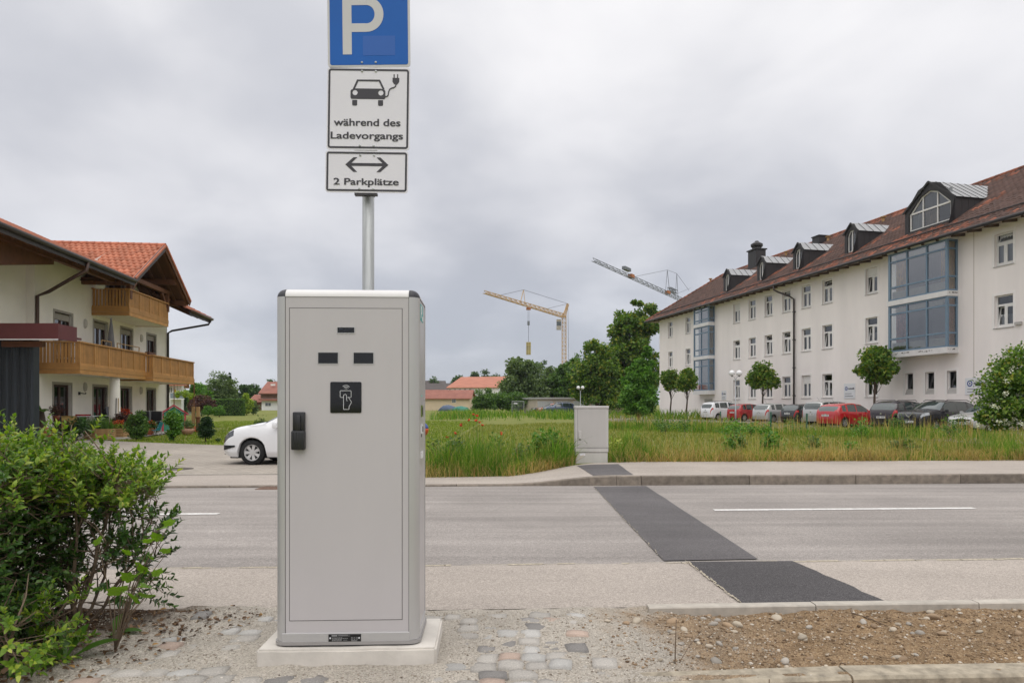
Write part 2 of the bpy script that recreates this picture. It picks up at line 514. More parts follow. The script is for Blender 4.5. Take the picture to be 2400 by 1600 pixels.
# ---- kerbs: every stone a piece of its own
M_KERB = mat("kerb_granite", (0.20, 0.168, 0.135), 0.85, var=0.30, scale=9, bump=0.5, bscale=120, rand=0.16)
M_EDGE = mat("edging_concrete", (0.44, 0.40, 0.345), 0.88, var=0.16, scale=14, bump=0.4, bscale=140, rand=0.08)
M_OLDKERB = mat("old_kerb_concrete", (0.36, 0.31, 0.235), 0.9, var=0.38, scale=16, bump=0.6, bscale=90, rand=0.12)
def kerb_run(name, xa, xb, step, t0, t1, ztop, zbot, m, gap=0.012, bev=0.012, jit=0.0):
 root = obj(name, None, kind='structure')
 x = xa; k = 0; rr = random.Random(hash(name) % 1000 if False else len(name))
 while x < xb - 1e-6:
  x2 = min(x + step, xb)
  mb = MB()
  a, b_ = x + gap / 2, x2 - gap / 2
  j1 = rr.uniform(-jit, jit); j2 = rr.uniform(-jit, jit)
  n = 2
  pr = []
  for q in (a, b_):
   zt = ztop(q) + (j1 if q == a else j2); zb = zbot(q)
   c0, c1 = t0 + TAN_R * q, t1 + TAN_R * q
   pr.append([(q, c0, zb), (q, c0 + bev * .4, zt - bev), (q, c0 + bev * 1.4, zt), (q, c1 - bev, zt), (q, c1, zt - bev), (q, c1, zb)])
  for s_ in range(6):
   s2 = (s_ + 1) % 6
   mb.face(pr[0][s_], pr[0][s2], pr[1][s2], pr[1][s_])
  mb.face(*pr[0][::-1]); mb.face(*pr[1])
  mb.build("kerb_stone", m, root)
  x = x2; k += 1
 return root
roadz = lambda q: float(gz(q, 12.29 + TAN_R * q))
def ktop(q):
 hi = float(gz(q, 12.5 + TAN_R * q)) + 0.008
 return max(hi, roadz(q) + 0.022)
kerb_run("far_kerb", -40, -5, 5.0, 12.30, 12.45, ktop, lambda q: roadz(q) - 0.15, M_KERB)
kerb_run("far_kerb", -5, -0.1, 1.0, 12.30, 12.45, ktop, lambda q: roadz(q) - 0.15, M_KERB)
kerb_run("far_kerb", -0.1, 1.9, 0.5, 12.30, 12.45, ktop, lambda q: roadz(q) - 0.15, M_KERB, gap=0.004)
kerb_run("far_kerb", 1.9, 2.35, 0.45, 12.30, 12.45, ktop, lambda q: roadz(q) - 0.15, M_KERB)
kerb_run("far_kerb", 2.35, 20.35, 2.0, 12.30, 12.45, ktop, lambda q: roadz(q) - 0.15, M_KERB)
kerb_run("far_kerb", 20.35, 60.35, 8.0, 12.30, 12.45, ktop, lambda q: roadz(q) - 0.15, M_KERB)
# pale edging between near footpath and dug strip
kerb_run("near_edging", 0.80, 7.8, 1.0, 3.955, 4.035, lambda q: -0.022, lambda q: -0.25, M_EDGE, gap=0.006, bev=0.006, jit=0.004)
kerb_run("near_edging", 0.33, 0.80, 0.47, 3.965, 4.03, lambda q: -0.055, lambda q: -0.25, M_OLDKERB, gap=0.006, bev=0.006)
kerb_run("near_edging", -1.95, -1.35, 0.6, 3.90, 4.0, lambda q: -0.035, lambda q: -0.25, M_OLDKERB, gap=0.006, bev=0.006)
# front kerb at the bottom of the view
kerb_run("front_kerb", 0.28, 7.3, 1.17, 2.83, 2.975, lambda q: 0.006 if q > .6 else -0.012, lambda q: -0.35, M_OLDKERB, gap=0.010, bev=0.012, jit=0.006)

# ---- near ground: gravel, dug soil on the right, leaf litter under the shrubs on the left
m, nt, b, vec = newmat("near_gravel")
sp = nt.nodes.new("ShaderNodeSeparateXYZ"); nt.links.new(vec, sp.inputs[0])
nz_lo = _noise(nt, vec, 2.3, 4, 0.6); nz_mid = _noise(nt, vec, 9, 4, 0.7); nz_fi = _noise(nt, vec, 85, 4, 0.75); nz_x = _noise(nt, vec, 210, 2, 0.8)
vor = nt.nodes.new("ShaderNodeTexVoronoi"); vor.inputs["Scale"].default_value = 150; nt.links.new(vec, vor.inputs["Vector"])
grav = _ramp(nt, vor.outputs["Color"], [(0.0, (0.28, 0.24, 0.195)), (0.35, (0.48, 0.43, 0.365)), (0.7, (0.57, 0.515, 0.44)), (1.0, (0.66, 0.61, 0.54))])
grav = _mixc(nt, 1.0, grav, _ramp(nt, nz_fi, [(0.25, 0.72), (0.75, 1.22)]), 'MULTIPLY')
grav = _mixc(nt, 1.0, grav, _ramp(nt, nz_lo, [(0.3, 0.88), (0.7, 1.12)]), 'MULTIPLY')
soil = _ramp(nt, nz_fi, [(0.22, (0.13, 0.085, 0.05)), (0.5, (0.31, 0.205, 0.115)), (0.62, (0.42, 0.305, 0.185)), (0.8, (0.54, 0.46, 0.36))])
soil = _mixc(nt, 1.0, soil, _ramp(nt, nz_mid, [(0.3, 0.62), (0.7, 1.25)]), 'MULTIPLY')
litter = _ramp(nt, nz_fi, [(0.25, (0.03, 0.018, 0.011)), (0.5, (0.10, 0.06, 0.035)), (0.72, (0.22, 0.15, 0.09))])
fx = _math(nt, 'ADD', sp.outputs[0], _math(nt, 'MULTIPLY', _math(nt, 'SUBTRACT', nz_lo, 0.5), 1.6))
c = _mixc(nt, _ramp(nt, _math(nt, 'MULTIPLY', fx, 0.5), [(0.24, 0.0), (0.46, 0.85), (0.75, 1.0)]), grav, soil)
# litter mask: left of a slanted line
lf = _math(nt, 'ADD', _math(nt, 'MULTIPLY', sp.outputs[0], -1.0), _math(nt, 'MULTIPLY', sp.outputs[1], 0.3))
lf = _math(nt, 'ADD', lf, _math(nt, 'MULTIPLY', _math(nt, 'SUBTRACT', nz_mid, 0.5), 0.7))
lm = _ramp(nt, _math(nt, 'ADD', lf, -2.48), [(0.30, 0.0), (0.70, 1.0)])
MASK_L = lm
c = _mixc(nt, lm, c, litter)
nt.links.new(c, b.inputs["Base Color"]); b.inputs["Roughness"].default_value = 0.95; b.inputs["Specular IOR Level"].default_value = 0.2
hh = _math(nt, 'ADD', nz_fi, _math(nt, 'MULTIPLY', vor.outputs["Distance"], -0.8))
setbump(nt, b, hh, 0.9, 0.012)
M_GRAVEL = m
def near_relief(x, y):
 t = road_t(x, y)
 dirt = smooth01((x - 0.35) / 0.6) * ((t > 2.9) & (t < 4.0))
 rough = vnoise(x, y, 9, 1) * 0.012 + vnoise(x, y, 23, 2) * 0.007
 rough = rough + dirt * (vnoise(x, y, 5, 3) * 0.035 + vnoise(x, y, 14, 4) * 0.02 + vnoise(x, y, 37, 5) * 0.012 - 0.035)
 left = smooth01((-1.45 - x - (3.45 - t) * 0.9) / 0.6)
 rough = rough + left * (0.03 + vnoise(x, y, 12, 6) * 0.03)
 front = smooth01((2.86 - t) / 0.05) * smooth01((x - 0.2) / 0.2)
 return rough - front * 0.10
grid_sheet("gravel_ground", np.arange(-4.2, 6.0, 0.022), np.arange(1.6, 4.062, 0.024), M_GRAVEL, 0.0,
   zf=lambda x, y: np.interp(road_t(x, y), [3.7, 4.02, 4.06], [0.0, -0.036, -0.044]), relief=near_relief)
def near_z(x, y):
 return float(np.interp(road_t(x, y), [3.7, 4.02, 4.06], [0.0, -0.036, -0.044]) + near_relief(np.array(x), np.array(y)))

# ---- repaired trench: fresh asphalt patches
def patch(name, pts, m, dz=0.011, n=10):
 """quad patch draped on the ground, corners as survey pixels tl, tr, br, bl"""
 P = [np.array(G(*p)) for p in pts]
 V = []; rr = np.random.default_rng(len(name))
 for i in range(n + 1):
  a = i / n
  l = P[0] * (1 - a) + P[3] * a; r__ = P[1] * (1 - a) + P[2] * a
  l = l + rr.normal(0, 0.004, 2) * (0 < i < n); r__ = r__ + rr.normal(0, 0.005, 2) * (0 < i < n)
  for j in range(n + 1):
   q = l + (r__ - l) * j / n
   V.append((q[0], q[1], float(gz(q[0], q[1])) + dz))
 F = [(i * (n + 1) + j, (i + 1) * (n + 1) + j, (i + 1) * (n + 1) + j + 1, i * (n + 1) + j + 1) for i in range(n) for j in range(n)]
 return MB().add(V, F).build(name, m, kind='structure', smooth=True)
patch("asphalt_patch_footpath", [(1612, 1319), (1857, 1317), (2078, 1413), (1738, 1417)], A_PATCH, 0.012)
patch("asphalt_patch_road", [(1391, 1141), (1514, 1139), (1776, 1311), (1556, 1315)], A_PATCH2, 0.008)
def patch_far():
 # on the raised far footpath
 q = [(1352, 1092), (1449, 1088), (1484, 1113), (1390, 1115)]
 patch("asphalt_patch_far_footpath", q, A_PATCH2, 0.012, 6)
patch_far()
# sandy crack along the left edges of the patches
mb = MB(); r_ = random.Random(9)
for a, c in (((1391, 1141), (1556, 1315)), ((1612, 1319), (1738, 1417))):
 a, c = G(*a), G(*c)
 for k in range(60):
  f = (k + r_.uniform(-.3, .3)) / 60; x = a[0] + (c[0] - a[0]) * f + r_.uniform(-.014, .006); y = a[1] + (c[1] - a[1]) * f; w = r_.uniform(.002, .007); h = r_.uniform(.01, .04)
  mb.face(*[(x + u * w, y + v * h, float(gz(x, y)) + .0155) for u, v in ((-1, -1), (.8, -.7), (1, 1), (-.7, .8))])
mb.build("sand_seam", M_SEAM, kind='structure')

# ---- painted dashes
M_PAINT = mat("road_paint", (0.68, 0.66, 0.63), 0.7, var=0.22, scale=22)
for nm, xa, xb in (("lane_dash", 2.58, 6.02), ("lane_dash", -7.05, -3.62), ("lane_dash", 13.0, 16.4), ("lane_dash", -17.4, -14.0)):
 mb = MB(); n = 30; rr = random.Random(5)
 for k in range(n):
  a, c_ = xa + (xb - xa) * k / n, xa + (xb - xa) * (k + 1) / n
  tt = 8.60
  e0 = 0.055 + rr.uniform(-.004, .004)
  mb.face(*[(u, tt + s_ * e0 + TAN_R * u + (0.06 * s_ if False else 0), float(gz(u, tt + TAN_R * u)) + 0.007 + 0) for u, s_ in ((a, -1), (c_, -1), (c_, 1), (a, 1))])
 mb.build(nm, M_PAINT, kind='structure')

# ---- block paved drive on the left
m, nt, b, vec = newmat("block_paving")
br = nt.nodes.new("ShaderNodeTexBrick")
br.inputs["Scale"].default_value = 1.0; br.inputs["Brick Width"].default_value = 0.24; br.inputs["Row Height"].default_value = 0.16
br.inputs["Mortar Size"].default_value = 0.008; br.inputs["Mortar Smooth"].default_value = 0.3
br.inputs["Color1"].default_value = (0.37, 0.325, 0.275, 1); br.inputs["Color2"].default_value = (0.30, 0.265, 0.225, 1)
br.inputs["Mortar"].default_value = (0.17, 0.145, 0.115, 1)
nt.links.new(vec, br.inputs["Vector"])
c = _mixc(nt, 1.0, br.outputs[0], _ramp(nt, _noise(nt, vec, 0.4, 5), [(0.3, 0.88), (0.7, 1.14)]), 'MULTIPLY')
nt.links.new(c, b.inputs["Base Color"]); b.inputs["Roughness"].default_value = 0.9
setbump(nt, b, br.outputs["Fac"], -0.5, 0.01)
M_PAVE = m
def zflat(x, y): return gz(x, y)
# outline: back edge follows the lawn
mb = MB()
lawn_edge = [(-60, 38.0), (-24, 31.0), (-20.5, 29.8), (-17.6, 28.6), (-16.3, 27.6), (-15.2, 26.9), (-10.2, 24.3), (-6, 23.2), (-3.0, 22.5), (-1.9, 20.5), (-1.75, 16), (-1.75, 14.2)]
ex = np.array([p[0] for p in lawn_edge]); ey = np.array([p[1] for p in lawn_edge])
XX = np.concatenate([np.arange(-60, -24, 4.0), np.arange(-24, -2.9, 0.5), [-2.9]])
Yb = np.interp(XX, ex[:9], ey[:9])
V = []; R_ = np.linspace(0, 1, 10)
for f in R_:
 y0 = 14.3 + TAN_R * XX
 yy = y0 + (Yb - y0) * f
 V.append(np.stack([XX, yy, gz(XX, yy) + 0.012], -1))
V = np.concatenate(V); nx = len(XX)
i = np.arange(9)[:, None] * nx + np.arange(nx - 1)[None, :]
F = np.stack([i, i + 1, i + nx + 1, i + nx], -1).reshape(-1, 4)
obj("paved_drive", np_mesh("paved_drive", V, F, M_PAVE, True), kind='structure')
mb = MB()
for (xa, ya), (xb, yb) in zip(lawn_edge[1:8], lawn_edge[2:9]):
 za, zb = float(gz(xa, ya)), float(gz(xb, yb))
 mb.add([(xa, ya, za + .02), (xb, yb, zb + .02), (xb, yb + .10, zb + .02), (xa, ya + .10, za + .02), (xa, ya, za - .1), (xb, yb, zb - .1)], [(0, 1, 2, 3), (4, 5, 1, 0)])
mb.build("drive_edging", M_EDGE, kind='structure')
# front line of edging between paving and footpath
mb = MB()
for k in range(40):
 a = -22 + k * 0.5; q = a + 0.49
 if q > -2.4: break
 mb.face(*[(u, v + TAN_R * u, float(gz(u, v + TAN_R * u)) + 0.016) for u, v in ((a, 14.24), (q, 14.24), (q, 14.32), (a, 14.32))])
mb.build("drive_edging", M_EDGE, kind='structure')

# ---- iron covers and gully in road and drive
M_IRON = mat("cast_iron", (0.10, 0.085, 0.075), 0.75, metal=0.3, var=0.3, scale=30, bump=0.5, bscale=150)
M_RUST = mat("rusty_iron", (0.20, 0.125, 0.09), 0.8, metal=0.2, var=0.35, scale=25, bump=0.4, bscale=150)
cx, cy = G(415, 1100)
mb = MB()
z0 = float(gz(cx, cy)) + 0.016
mb.lathe([(0.34, 0), (0.34, 0.004), (0.29, 0.006), (0.285, 0.002), (0.27, 0.002), (0.265, 0.007), (0.02, 0.007)], (cx, cy, z0), 28)
mb.build("manhole_cover", M_IRON, label="round iron manhole cover set in the paved drive", cat="manhole cover")
gx, gy = G(617, 1151)
gy = 12.08 + TAN_R * gx
gt = thing("drain_grate", "rusty slotted drain grate at the foot of the far kerb", "drain grate", (gx, gy, float(gz(gx, gy)) + 0.002))
fr = MB()
fr.box(-.26, .26, -.20, -.17, 0, .012); fr.box(-.26, .26, .17, .20, 0, .012); fr.box(-.26, -.23, -.17, .17, 0, .012); fr.box(.23, .26, -.17, .17, 0, .012)
fr.build("frame", M_RUST, gt)
bar_me = MB().box(-.014, .014, -.168, .168, 0, .011).mesh("bar", M_RUST)
for k in range(9):
 obj("bar", bar_me, gt, loc=(-.205 + k * .051, 0, 0))

# ---- cobbles half buried in the gravel, each its own stone
COB = [mat("cobble_grey", (0.43, 0.40, 0.36), 0.85, var=0.25, scale=18, bump=0.8, bscale=70, rand=0.14),
  mat("cobble_blue", (0.40, 0.385, 0.36), 0.85, var=0.22, scale=18, bump=0.5, bscale=70, rand=0.2),
  mat("cobble_pink", (0.42, 0.32, 0.26), 0.85, var=0.2, scale=18, bump=0.5, bscale=70, rand=0.12),
  mat("cobble_dark", (0.25, 0.235, 0.22), 0.85, var=0.25, scale=18, bump=0.5, bscale=70, rand=0.2)]
def cobble_mesh(seed, m):
 rr = random.Random(seed)
 bm = bmesh.new(); bmesh.ops.create_cube(bm, size=1)
 bmesh.ops.subdivide_edges(bm, edges=bm.edges[:], cuts=2, use_grid_fill=True)
 for v in bm.verts:
  p = v.co * 2
  q = Vector((p.x, p.y, p.z * .9))
  k = 1 / (abs(q.x) ** 16 + abs(q.y) ** 16 + abs(q.z) ** 12) ** (1 / 15)
  v.co = Vector((p.x * k * .5, p.y * k * .5, p.z * k * .5)) * rr.uniform(.93, 1.05)
 me = bpy.data.meshes.new("cobblestone"); bm.to_mesh(me); bm.free()
 me.materials.append(m)
 me.polygons.foreach_set("use_smooth", [True] * len(me.polygons))
 return me
cob_me = [[cobble_mesh(10 * k + j, mm) for j in range(4)] for k, mm in enumerate(COB)]
cob_root = obj("cobbled_strip", None, kind='structure')
rr = random.Random(21)
row_t = 2.62; rowi = 0
while row_t < 3.85:
 x = -1.75 + rr.uniform(0, .1) + max(0, (3.3 - row_t)) * -0.5
 while x < 0.36:
  w = rr.uniform(0.085, 0.135); dpt = rr.uniform(0.08, 0.105)
  xc, tc_ = x + w / 2, row_t + rr.uniform(-.012, .012)
  yc = tc_ + TAN_R * xc
  inslab = (-1.26 < xc < -0.30) and (2.93 < yc < 3.72)
  # how far a stone shows: more of them on the right, near the front
  show = 0.32 + 0.5 * smooth01(np.array((xc + 0.25) / 0.5)) * smooth01(np.array((3.6 - tc_) / .25))
  if xc < -1.2: show = 0.33 + (0.25 if tc_ < 3.05 else 0)
  if not inslab and rr.random() < 0.86:
   up = rr.uniform(-.011, .002) if rr.random() > show else rr.uniform(.001, .009)
   k = rr.choices([0, 1, 2, 3], [.54, .30, .05, .11])[0]
   o = obj("cobblestone", cob_me[k][rr.randrange(4)], cob_root)
   hgt = 0.1
   o.scale = (w * .97, dpt * 1.06, hgt)
   o.location = (xc, yc, near_z(xc, yc) + up - hgt / 2)
   o.rotation_euler = (rr.uniform(-.05, .05), rr.uniform(-.05, .05), rr.uniform(-.12, .12))
  x += w
 row_t += 0.105; rowi += 1

# ---- pebbles in the dug strip: the big ones singly, the small ones as one mass
PEB = [mat("pebble_pale", (0.42, 0.36, 0.28), 0.8, var=0.2, scale=40, bump=0.2, rand=0.28), mat("pebble_grey", (0.32, 0.29, 0.25), 0.8, var=0.2, scale=40, bump=0.2, rand=0.25),
  mat("pebble_brown", (0.29, 0.205, 0.13), 0.85, var=0.25, scale=40, bump=0.3, rand=0.25)]
def pebble_bm(seed, sub=2):
 bm = bmesh.new(); bmesh.ops.create_icosphere(bm, subdivisions=sub, radius=0.5)
 rr2 = np.random.default_rng(seed)
 ax = [Vector(rr2.normal(size=3)).normalized() for _ in range(5)]; cut = rr2.uniform(.30, .45, 5)
 for v in bm.verts:
  for a_, c_ in zip(ax, cut):
   d = v.co.dot(a_)
   if d > c_: v.co -= a_ * (d - c_) * .75
 return bm
peb_me = []
for k, mm in enumerate(PEB):
 L = []
 for j in range(4):
  bm = pebble_bm(k * 9 + j); me = bpy.data.meshes.new("pebble"); bm.to_mesh(me); bm.free()
  me.materials.append(mm); me.polygons.foreach_set("use_smooth", [True] * len(me.polygons)); L.append(me)
 peb_me.append(L)
rr = random.Random(77)
for n in range(120):
 while True:
  xc = 0.45 + 3.1 * rr.random() ** .85; tc_ = rr.uniform(3.02, 3.92); yc = tc_ + TAN_R * xc
  if xc > 0.8 or rr.random() < .5: break
 k = rr.choices([0, 1, 2], [.5, .3, .2])[0]
 s = rr.choice([.02, .024, .028, .034, .042]) * rr.uniform(.8, 1.25) * (1.35 if n < 14 else 1)
 z_ = ("by the pale edging" if tc_ > 3.62 else "by the front kerb" if tc_ < 3.3 else "midway across") + (", left of the asphalt patch" if xc < 1.5 else ", below the asphalt patch" if xc < 2.2 else ", right of the asphalt patch")
 lab = ("large " if n < 14 else "") + ("pale", "grey", "brown earthy")[k] + " stone in the dirt " + z_
 o = obj("pebble", peb_me[k][rr.randrange(4)], None, lab, "stone", lab.replace(" stone in", " stones in"))
 o.scale = (s * rr.uniform(.9, 1.7), s * rr.uniform(.8, 1.2), s * rr.uniform(.55, .85))
 o.rotation_euler = (rr.uniform(-.4, .4), rr.uniform(-.4, .4), rr.uniform(0, 6.28))
 o.location = (xc, yc, near_z(xc, yc) + s * .12)
# small grit
def grit(name, n, xr, tr, smin, smax, m, seed, keep=None):
 g = np.random.default_rng(seed)
 bm = pebble_bm(seed, 1)
 bv = np.array([v.co[:] for v in bm.verts]); bf = np.array([[v.index for v in f.verts] for f in bm.faces]); bm.free()
 xc = g.uniform(*xr, n); tc_ = g.uniform(*tr, n); yc = tc_ + TAN_R * xc
 if keep is not None:
  k = keep(xc, yc, g); xc, yc = xc[k], yc[k]
 n = len(xc)
 zc_ = np.interp(road_t(xc, yc), [3.7, 4.02, 4.06], [0.0, -0.036, -0.044]) + near_relief(xc, yc)
 s = smin * (smax / smin) ** (g.random(n) ** 2)
 a = g.uniform(0, 6.28, n); ca, sa = np.cos(a), np.sin(a)
 S = bv[None] * s[:, None, None] * np.stack([g.uniform(.8, 1.6, n), g.uniform(.8, 1.2, n), g.uniform(.5, .9, n)], -1)[:, None]
 Xr = S[..., 0] * ca[:, None] - S[..., 1] * sa[:, None]; Yr = S[..., 0] * sa[:, None] + S[..., 1] * ca[:, None]
 V = np.stack([Xr + xc[:, None], Yr + yc[:, None], S[..., 2] + (zc_ + s * .1)[:, None]], -1).reshape(-1, 3)
 F = (bf[None] + (np.arange(n) * len(bv))[:, None, None]).reshape(-1, 3)
 return obj(name, np_mesh(name, V, F, m), None, kind='stuff')
M_GRIT = None
def gritmat(name, stops):
 m, nt, b, vec = newmat(name); g = nt.nodes.new("ShaderNodeNewGeometry")
 nt.links.new(_ramp(nt, g.outputs["Random Per Island"], stops), b.inputs["Base Color"]); b.inputs["Roughness"].default_value = .9; b.inputs["Specular IOR Level"].default_value = .2
 return m
M_GRIT2 = gritmat("soil_grit", [(0, (.10, .065, .04)), (.35, (.24, .165, .10)), (.75, (.33, .24, .155)), (.93, (.44, .37, .29)), (1, (.60, .55, .48))])
o = grit("soil_grit", 14000, (0.3, 4.6), (2.99, 3.94), .004, .021, M_GRIT2, 5, lambda x, y, g: g.random(len(x)) < np.clip((x - .35) / .8, 0.06, 1))
o["label"] = "loose brown soil crumbs and grit in the dug strip"; o["category"] = "soil"
o = grit("gravel_grit", 12000, (-2.6, 1.3), (2.55, 3.98), .003, .013, gritmat("grit", [(0, (.17, .14, .11)), (.4, (.33, .285, .23)), (.8, (.45, .40, .33)), (1, (.65, .6, .53))]), 6,
   lambda x, y, g: ~((x > -1.28) & (x < -.30) & (y > 2.95) & (y < 3.72)))
o["label"] = "fine grey beige gravel grains strewn around the cobbles"; o["category"] = "gravel"

# =================================================================== CHARGING STATION
M_CAB = mat("powder_coat_grey", (0.50, 0.472, 0.475), 0.30, var=0.035, scale=1.6, stretch=(1.5, 1.5, .4), bump=0.05, bscale=300, spec=0.5)
M_POST = mat("aluminium_profile", (0.50, 0.49, 0.485), 0.34, metal=0.35, var=0.03, scale=3, bump=0.03, bscale=400)
M_CAP = mat("white_cap", (0.72, 0.70, 0.69), 0.4, var=0.03, scale=4)
M_BLK = mat("black_plastic", (0.018, 0.018, 0.02), 0.38, var=0.2, scale=20, spec=0.5)
M_CORNER = mat("corner_plastic", (0.035, 0.035, 0.042), 0.42, var=0.1, scale=20)
M_GLOSS = mat("black_glass", (0.004, 0.004, 0.005), 0.06, var=0.1, scale=3, spec=0.5)
M_GROOVE = mat("joint_shadow_gap", (0.10, 0.095, 0.09), 0.8, var=0.05)
M_ICON = mat("icon_print", (0.62, 0.62, 0.64), 0.5, var=0.02)
M_CONC = mat("concrete", (0.60, 0.56, 0.505), 0.9, var=0.14, scale=5, bump=0.35, bscale=60)

CYAW = rad(2.2)
CX, CY, CZ = -0.748, 3.098, 0.0735          # front bottom centre
st = thing("charging_station", "tall light grey electric car charging cabinet with black card reader", "charging station", (CX, CY, CZ), CYAW)
W2, DP, HT = 0.325, 0.365, 1.617
def cab(zx, zy):   # survey of the front: metres from the bottom centre
 X = (zx / 3.5636 + 600 - 1200) / 1600 * 3.10 - CX
 Z = CAMZ + (950 - (zy / 3.5636 + 650)) / 1600 * 3.10 - CZ
 return X, Z
def cab5(zx, zy):
 X = (zx / 2.9037 + 560 - 1200) / 1600 * 3.10 - CX
 Z = CAMZ + (950 - (zy / 2.9037 + 1060)) / 1600 * 3.10 - CZ
 return X, Z
# corner profiles: quarter-round columns
RC = 0.046
def qround(cx, cy, a0, r, n=8):
 return [(cx + r * math.cos(a0 + k * math.pi / 2 / n), cy + r * math.sin(a0 + k * math.pi / 2 / n)) for k in range(n + 1)]
zt, zb = HT - 0.037, 0.02
corners = [(-W2 + RC, RC, math.pi), (W2 - RC, RC, 1.5 * math.pi), (W2 - RC, DP - RC, 0.0), (-W2 + RC, DP - RC, .5 * math.pi)]
for cx, cy, a0 in corners:
 poly = qround(cx, cy, a0, RC) + [(cx, cy)]
 o = MB().prism(poly, 2, zb, zt).build("corner_profile", M_POST, st)
 autosmooth(o, 30)
# panels between the columns, set 2 mm in
xi = W2 - RC - 0.001
front = MB()
front.box(-xi, xi, 0.003, 0.02, 0.03, zt)
front.build("front_panel", M_CAB, st)
MB().box(W2 - 0.02, W2 - 0.003, RC + .001, DP - RC - .001, 0.04, zt).build("side_panel", M_CAB, st)
MB().box(-W2 + 0.003, -W2 + 0.02, RC + .001, DP - RC - .001, 0.04, zt).build("side_panel", M_CAB, st)
MB().box(-xi, xi, DP - 0.02, DP - 0.003, 0.04, zt).build("back_panel", M_CAB, st)
# door leaf, outlined by a fine gap
x0, z1 = cab(283, 255); x1, _ = cab(1221, 255); _, z0 = cab5(345, 1141)
g = MB()
for a, b_, c_, d in ((x0, x0 + .0022, z0, z1), (x1 - .0022, x1, z0, z1), (x0, x1, z1 - .0022, z1), (x0, x1, z0, z0 + .0022)):
 g.box(a, b_, 0.0022, 0.004, c_, d)
g.build("door_gap", M_GROOVE, st)
dl = MB().box(x0 + .003, x1 - .003, 0.0012, 0.004, z0 + .003, z1 - .003).build("door_leaf", M_CAB, st)
# dark slits along the columns
g = MB()
for s in (-1, 1):
 g.box(s * xi - .0012, s * xi + .0012, 0.0024, 0.012, 0.02, zt)
g.build("profile_slit", M_GROOVE, st)
# bottom rail with rating plate
xa, za = cab5(298, 1222); xb, zb2 = cab5(1160, 1285)
MB().bbox(xa, xb, -0.003, 0.02, zb2, za, 0.0025).build("bottom_rail", M_POST, st)
MB().box(W2 - 0.022, W2 + 0.001, RC + .002, DP - RC, 0.018, za).build("bottom_rail", M_POST, st)
xa, za = cab5(613, 1231); xb, zb2 = cab5(832, 1281)
rp = MB().box(xa, xb, -0.0055, -0.003, zb2, za).build("rating_plate", mat("plate_black", (0.012, 0.012, 0.013), 0.4), st)
pr = MB()
def rpz(u0, u1, v0, v1):
 pr.box(xa + (xb - xa) * u0, xa + (xb - xa) * u1, -0.0062, -0.0056, za - (za - zb2) * v1, za - (za - zb2) * v0)
rpz(.10, .27, .10, .26); rpz(.30, .60, .08, .13); rpz(.30, .66, .19, .23)
rn = random.Random(4)
for k in range(5):
 u = .11
 while u < (.40 if k != 1 else .58):
  L = rn.uniform(.015, .05); rpz(u, u + L, .42 + k * .105, .47 + k * .105); u += L + .012
rpz(.45, .58, .76, .80)
for u in (.70, .78, .86):
 rpz(u, u + .008, .40, .72); rpz(u, u + .04, .40, .44); rpz(u + .032, u + .04, .40, .72); rpz(u, u + .04, .68, .72)
for k in range(4): rpz(.70, .88, .78 + k * .05, .80 + k * .05)
pr.build("print", mat("plate_print", (0.30, 0.30, 0.30), 0.6), rp)
for u in (.055, .945):
 c = xa + (xb - xa) * u
 MB().lathe([(.004, 0), (.004, -.0015), (.001, -.002)], (c, -0.0056, (za + zb2) / 2), 10, 1).build("rivet", M_ICON, rp)
# foot flange
def rrect(x0, x1, y0, y1, r, n=6):
 pts = []
 for cx, cy, a in ((x1 - r, y0 + r, -math.pi / 2), (x1 - r, y1 - r, 0), (x0 + r, y1 - r, math.pi / 2), (x0 + r, y0 + r, math.pi)):
  pts += [(cx + r * math.cos(a + k * math.pi / 2 / n), cy + r * math.sin(a + k * math.pi / 2 / n)) for k in range(n + 1)]
 return pts
fl = MB()
fl.prism(rrect(-W2 - .006, W2 + .006, -.006, DP + .006, .05), 2, 0.004, 0.019)
autosmooth(fl.build("foot_flange", mat("flange_grey", (0.30, 0.285, 0.275), 0.5, var=.05), st), 30)
MB().prism(rrect(-W2 + .004, W2 - .004, .004, DP - .004, .045), 2, -0.004, 0.004).build("seal", M_BLK, st)
# rounded roof rim: front/back/side edge strips and four black corner caps
def rimprof(n=7):
 r = 0.036
 return [(r - r * math.cos(k * math.pi / 2 / n), r * math.sin(k * math.pi / 2 / n)) for k in range(n + 1)]
rp_ = rimprof()
def strip(name, horizontal, sgn):
 mb = MB()
 if horizontal:
  yy = (lambda d: d) if sgn < 0 else (lambda d: DP - d)
  V = [(x, yy(d), zt + h) for x in (-W2 + RC + .0015, W2 - RC - .0015) for d, h in rp_]
 else:
  xx = (lambda d: -W2 + d) if sgn < 0 else (lambda d: W2 - d)
  V = [(xx(d), y, zt + h) for y in (RC + .0015, DP - RC - .0015) for d, h in rp_]
 n = len(rp_)
 F = [(k, k + 1, n + k + 1, n + k) for k in range(n - 1)]
 F += [tuple(range(n)), tuple(range(2 * n - 1, n - 1, -1)), (0, n, 2 * n - 1, n - 1)]
 mb.add(V, F)
 o = mb.build(name, M_CAP if horizontal else M_CAB, st); autosmooth(o, 40); return o
for h in (True, False):
 for s in (-1, 1): strip("roof_edge", h, s)
MB().box(-W2 + .034, W2 - .034, .034, DP - .034, zt, zt + .0362).build("roof_plate", M_CAP, st)
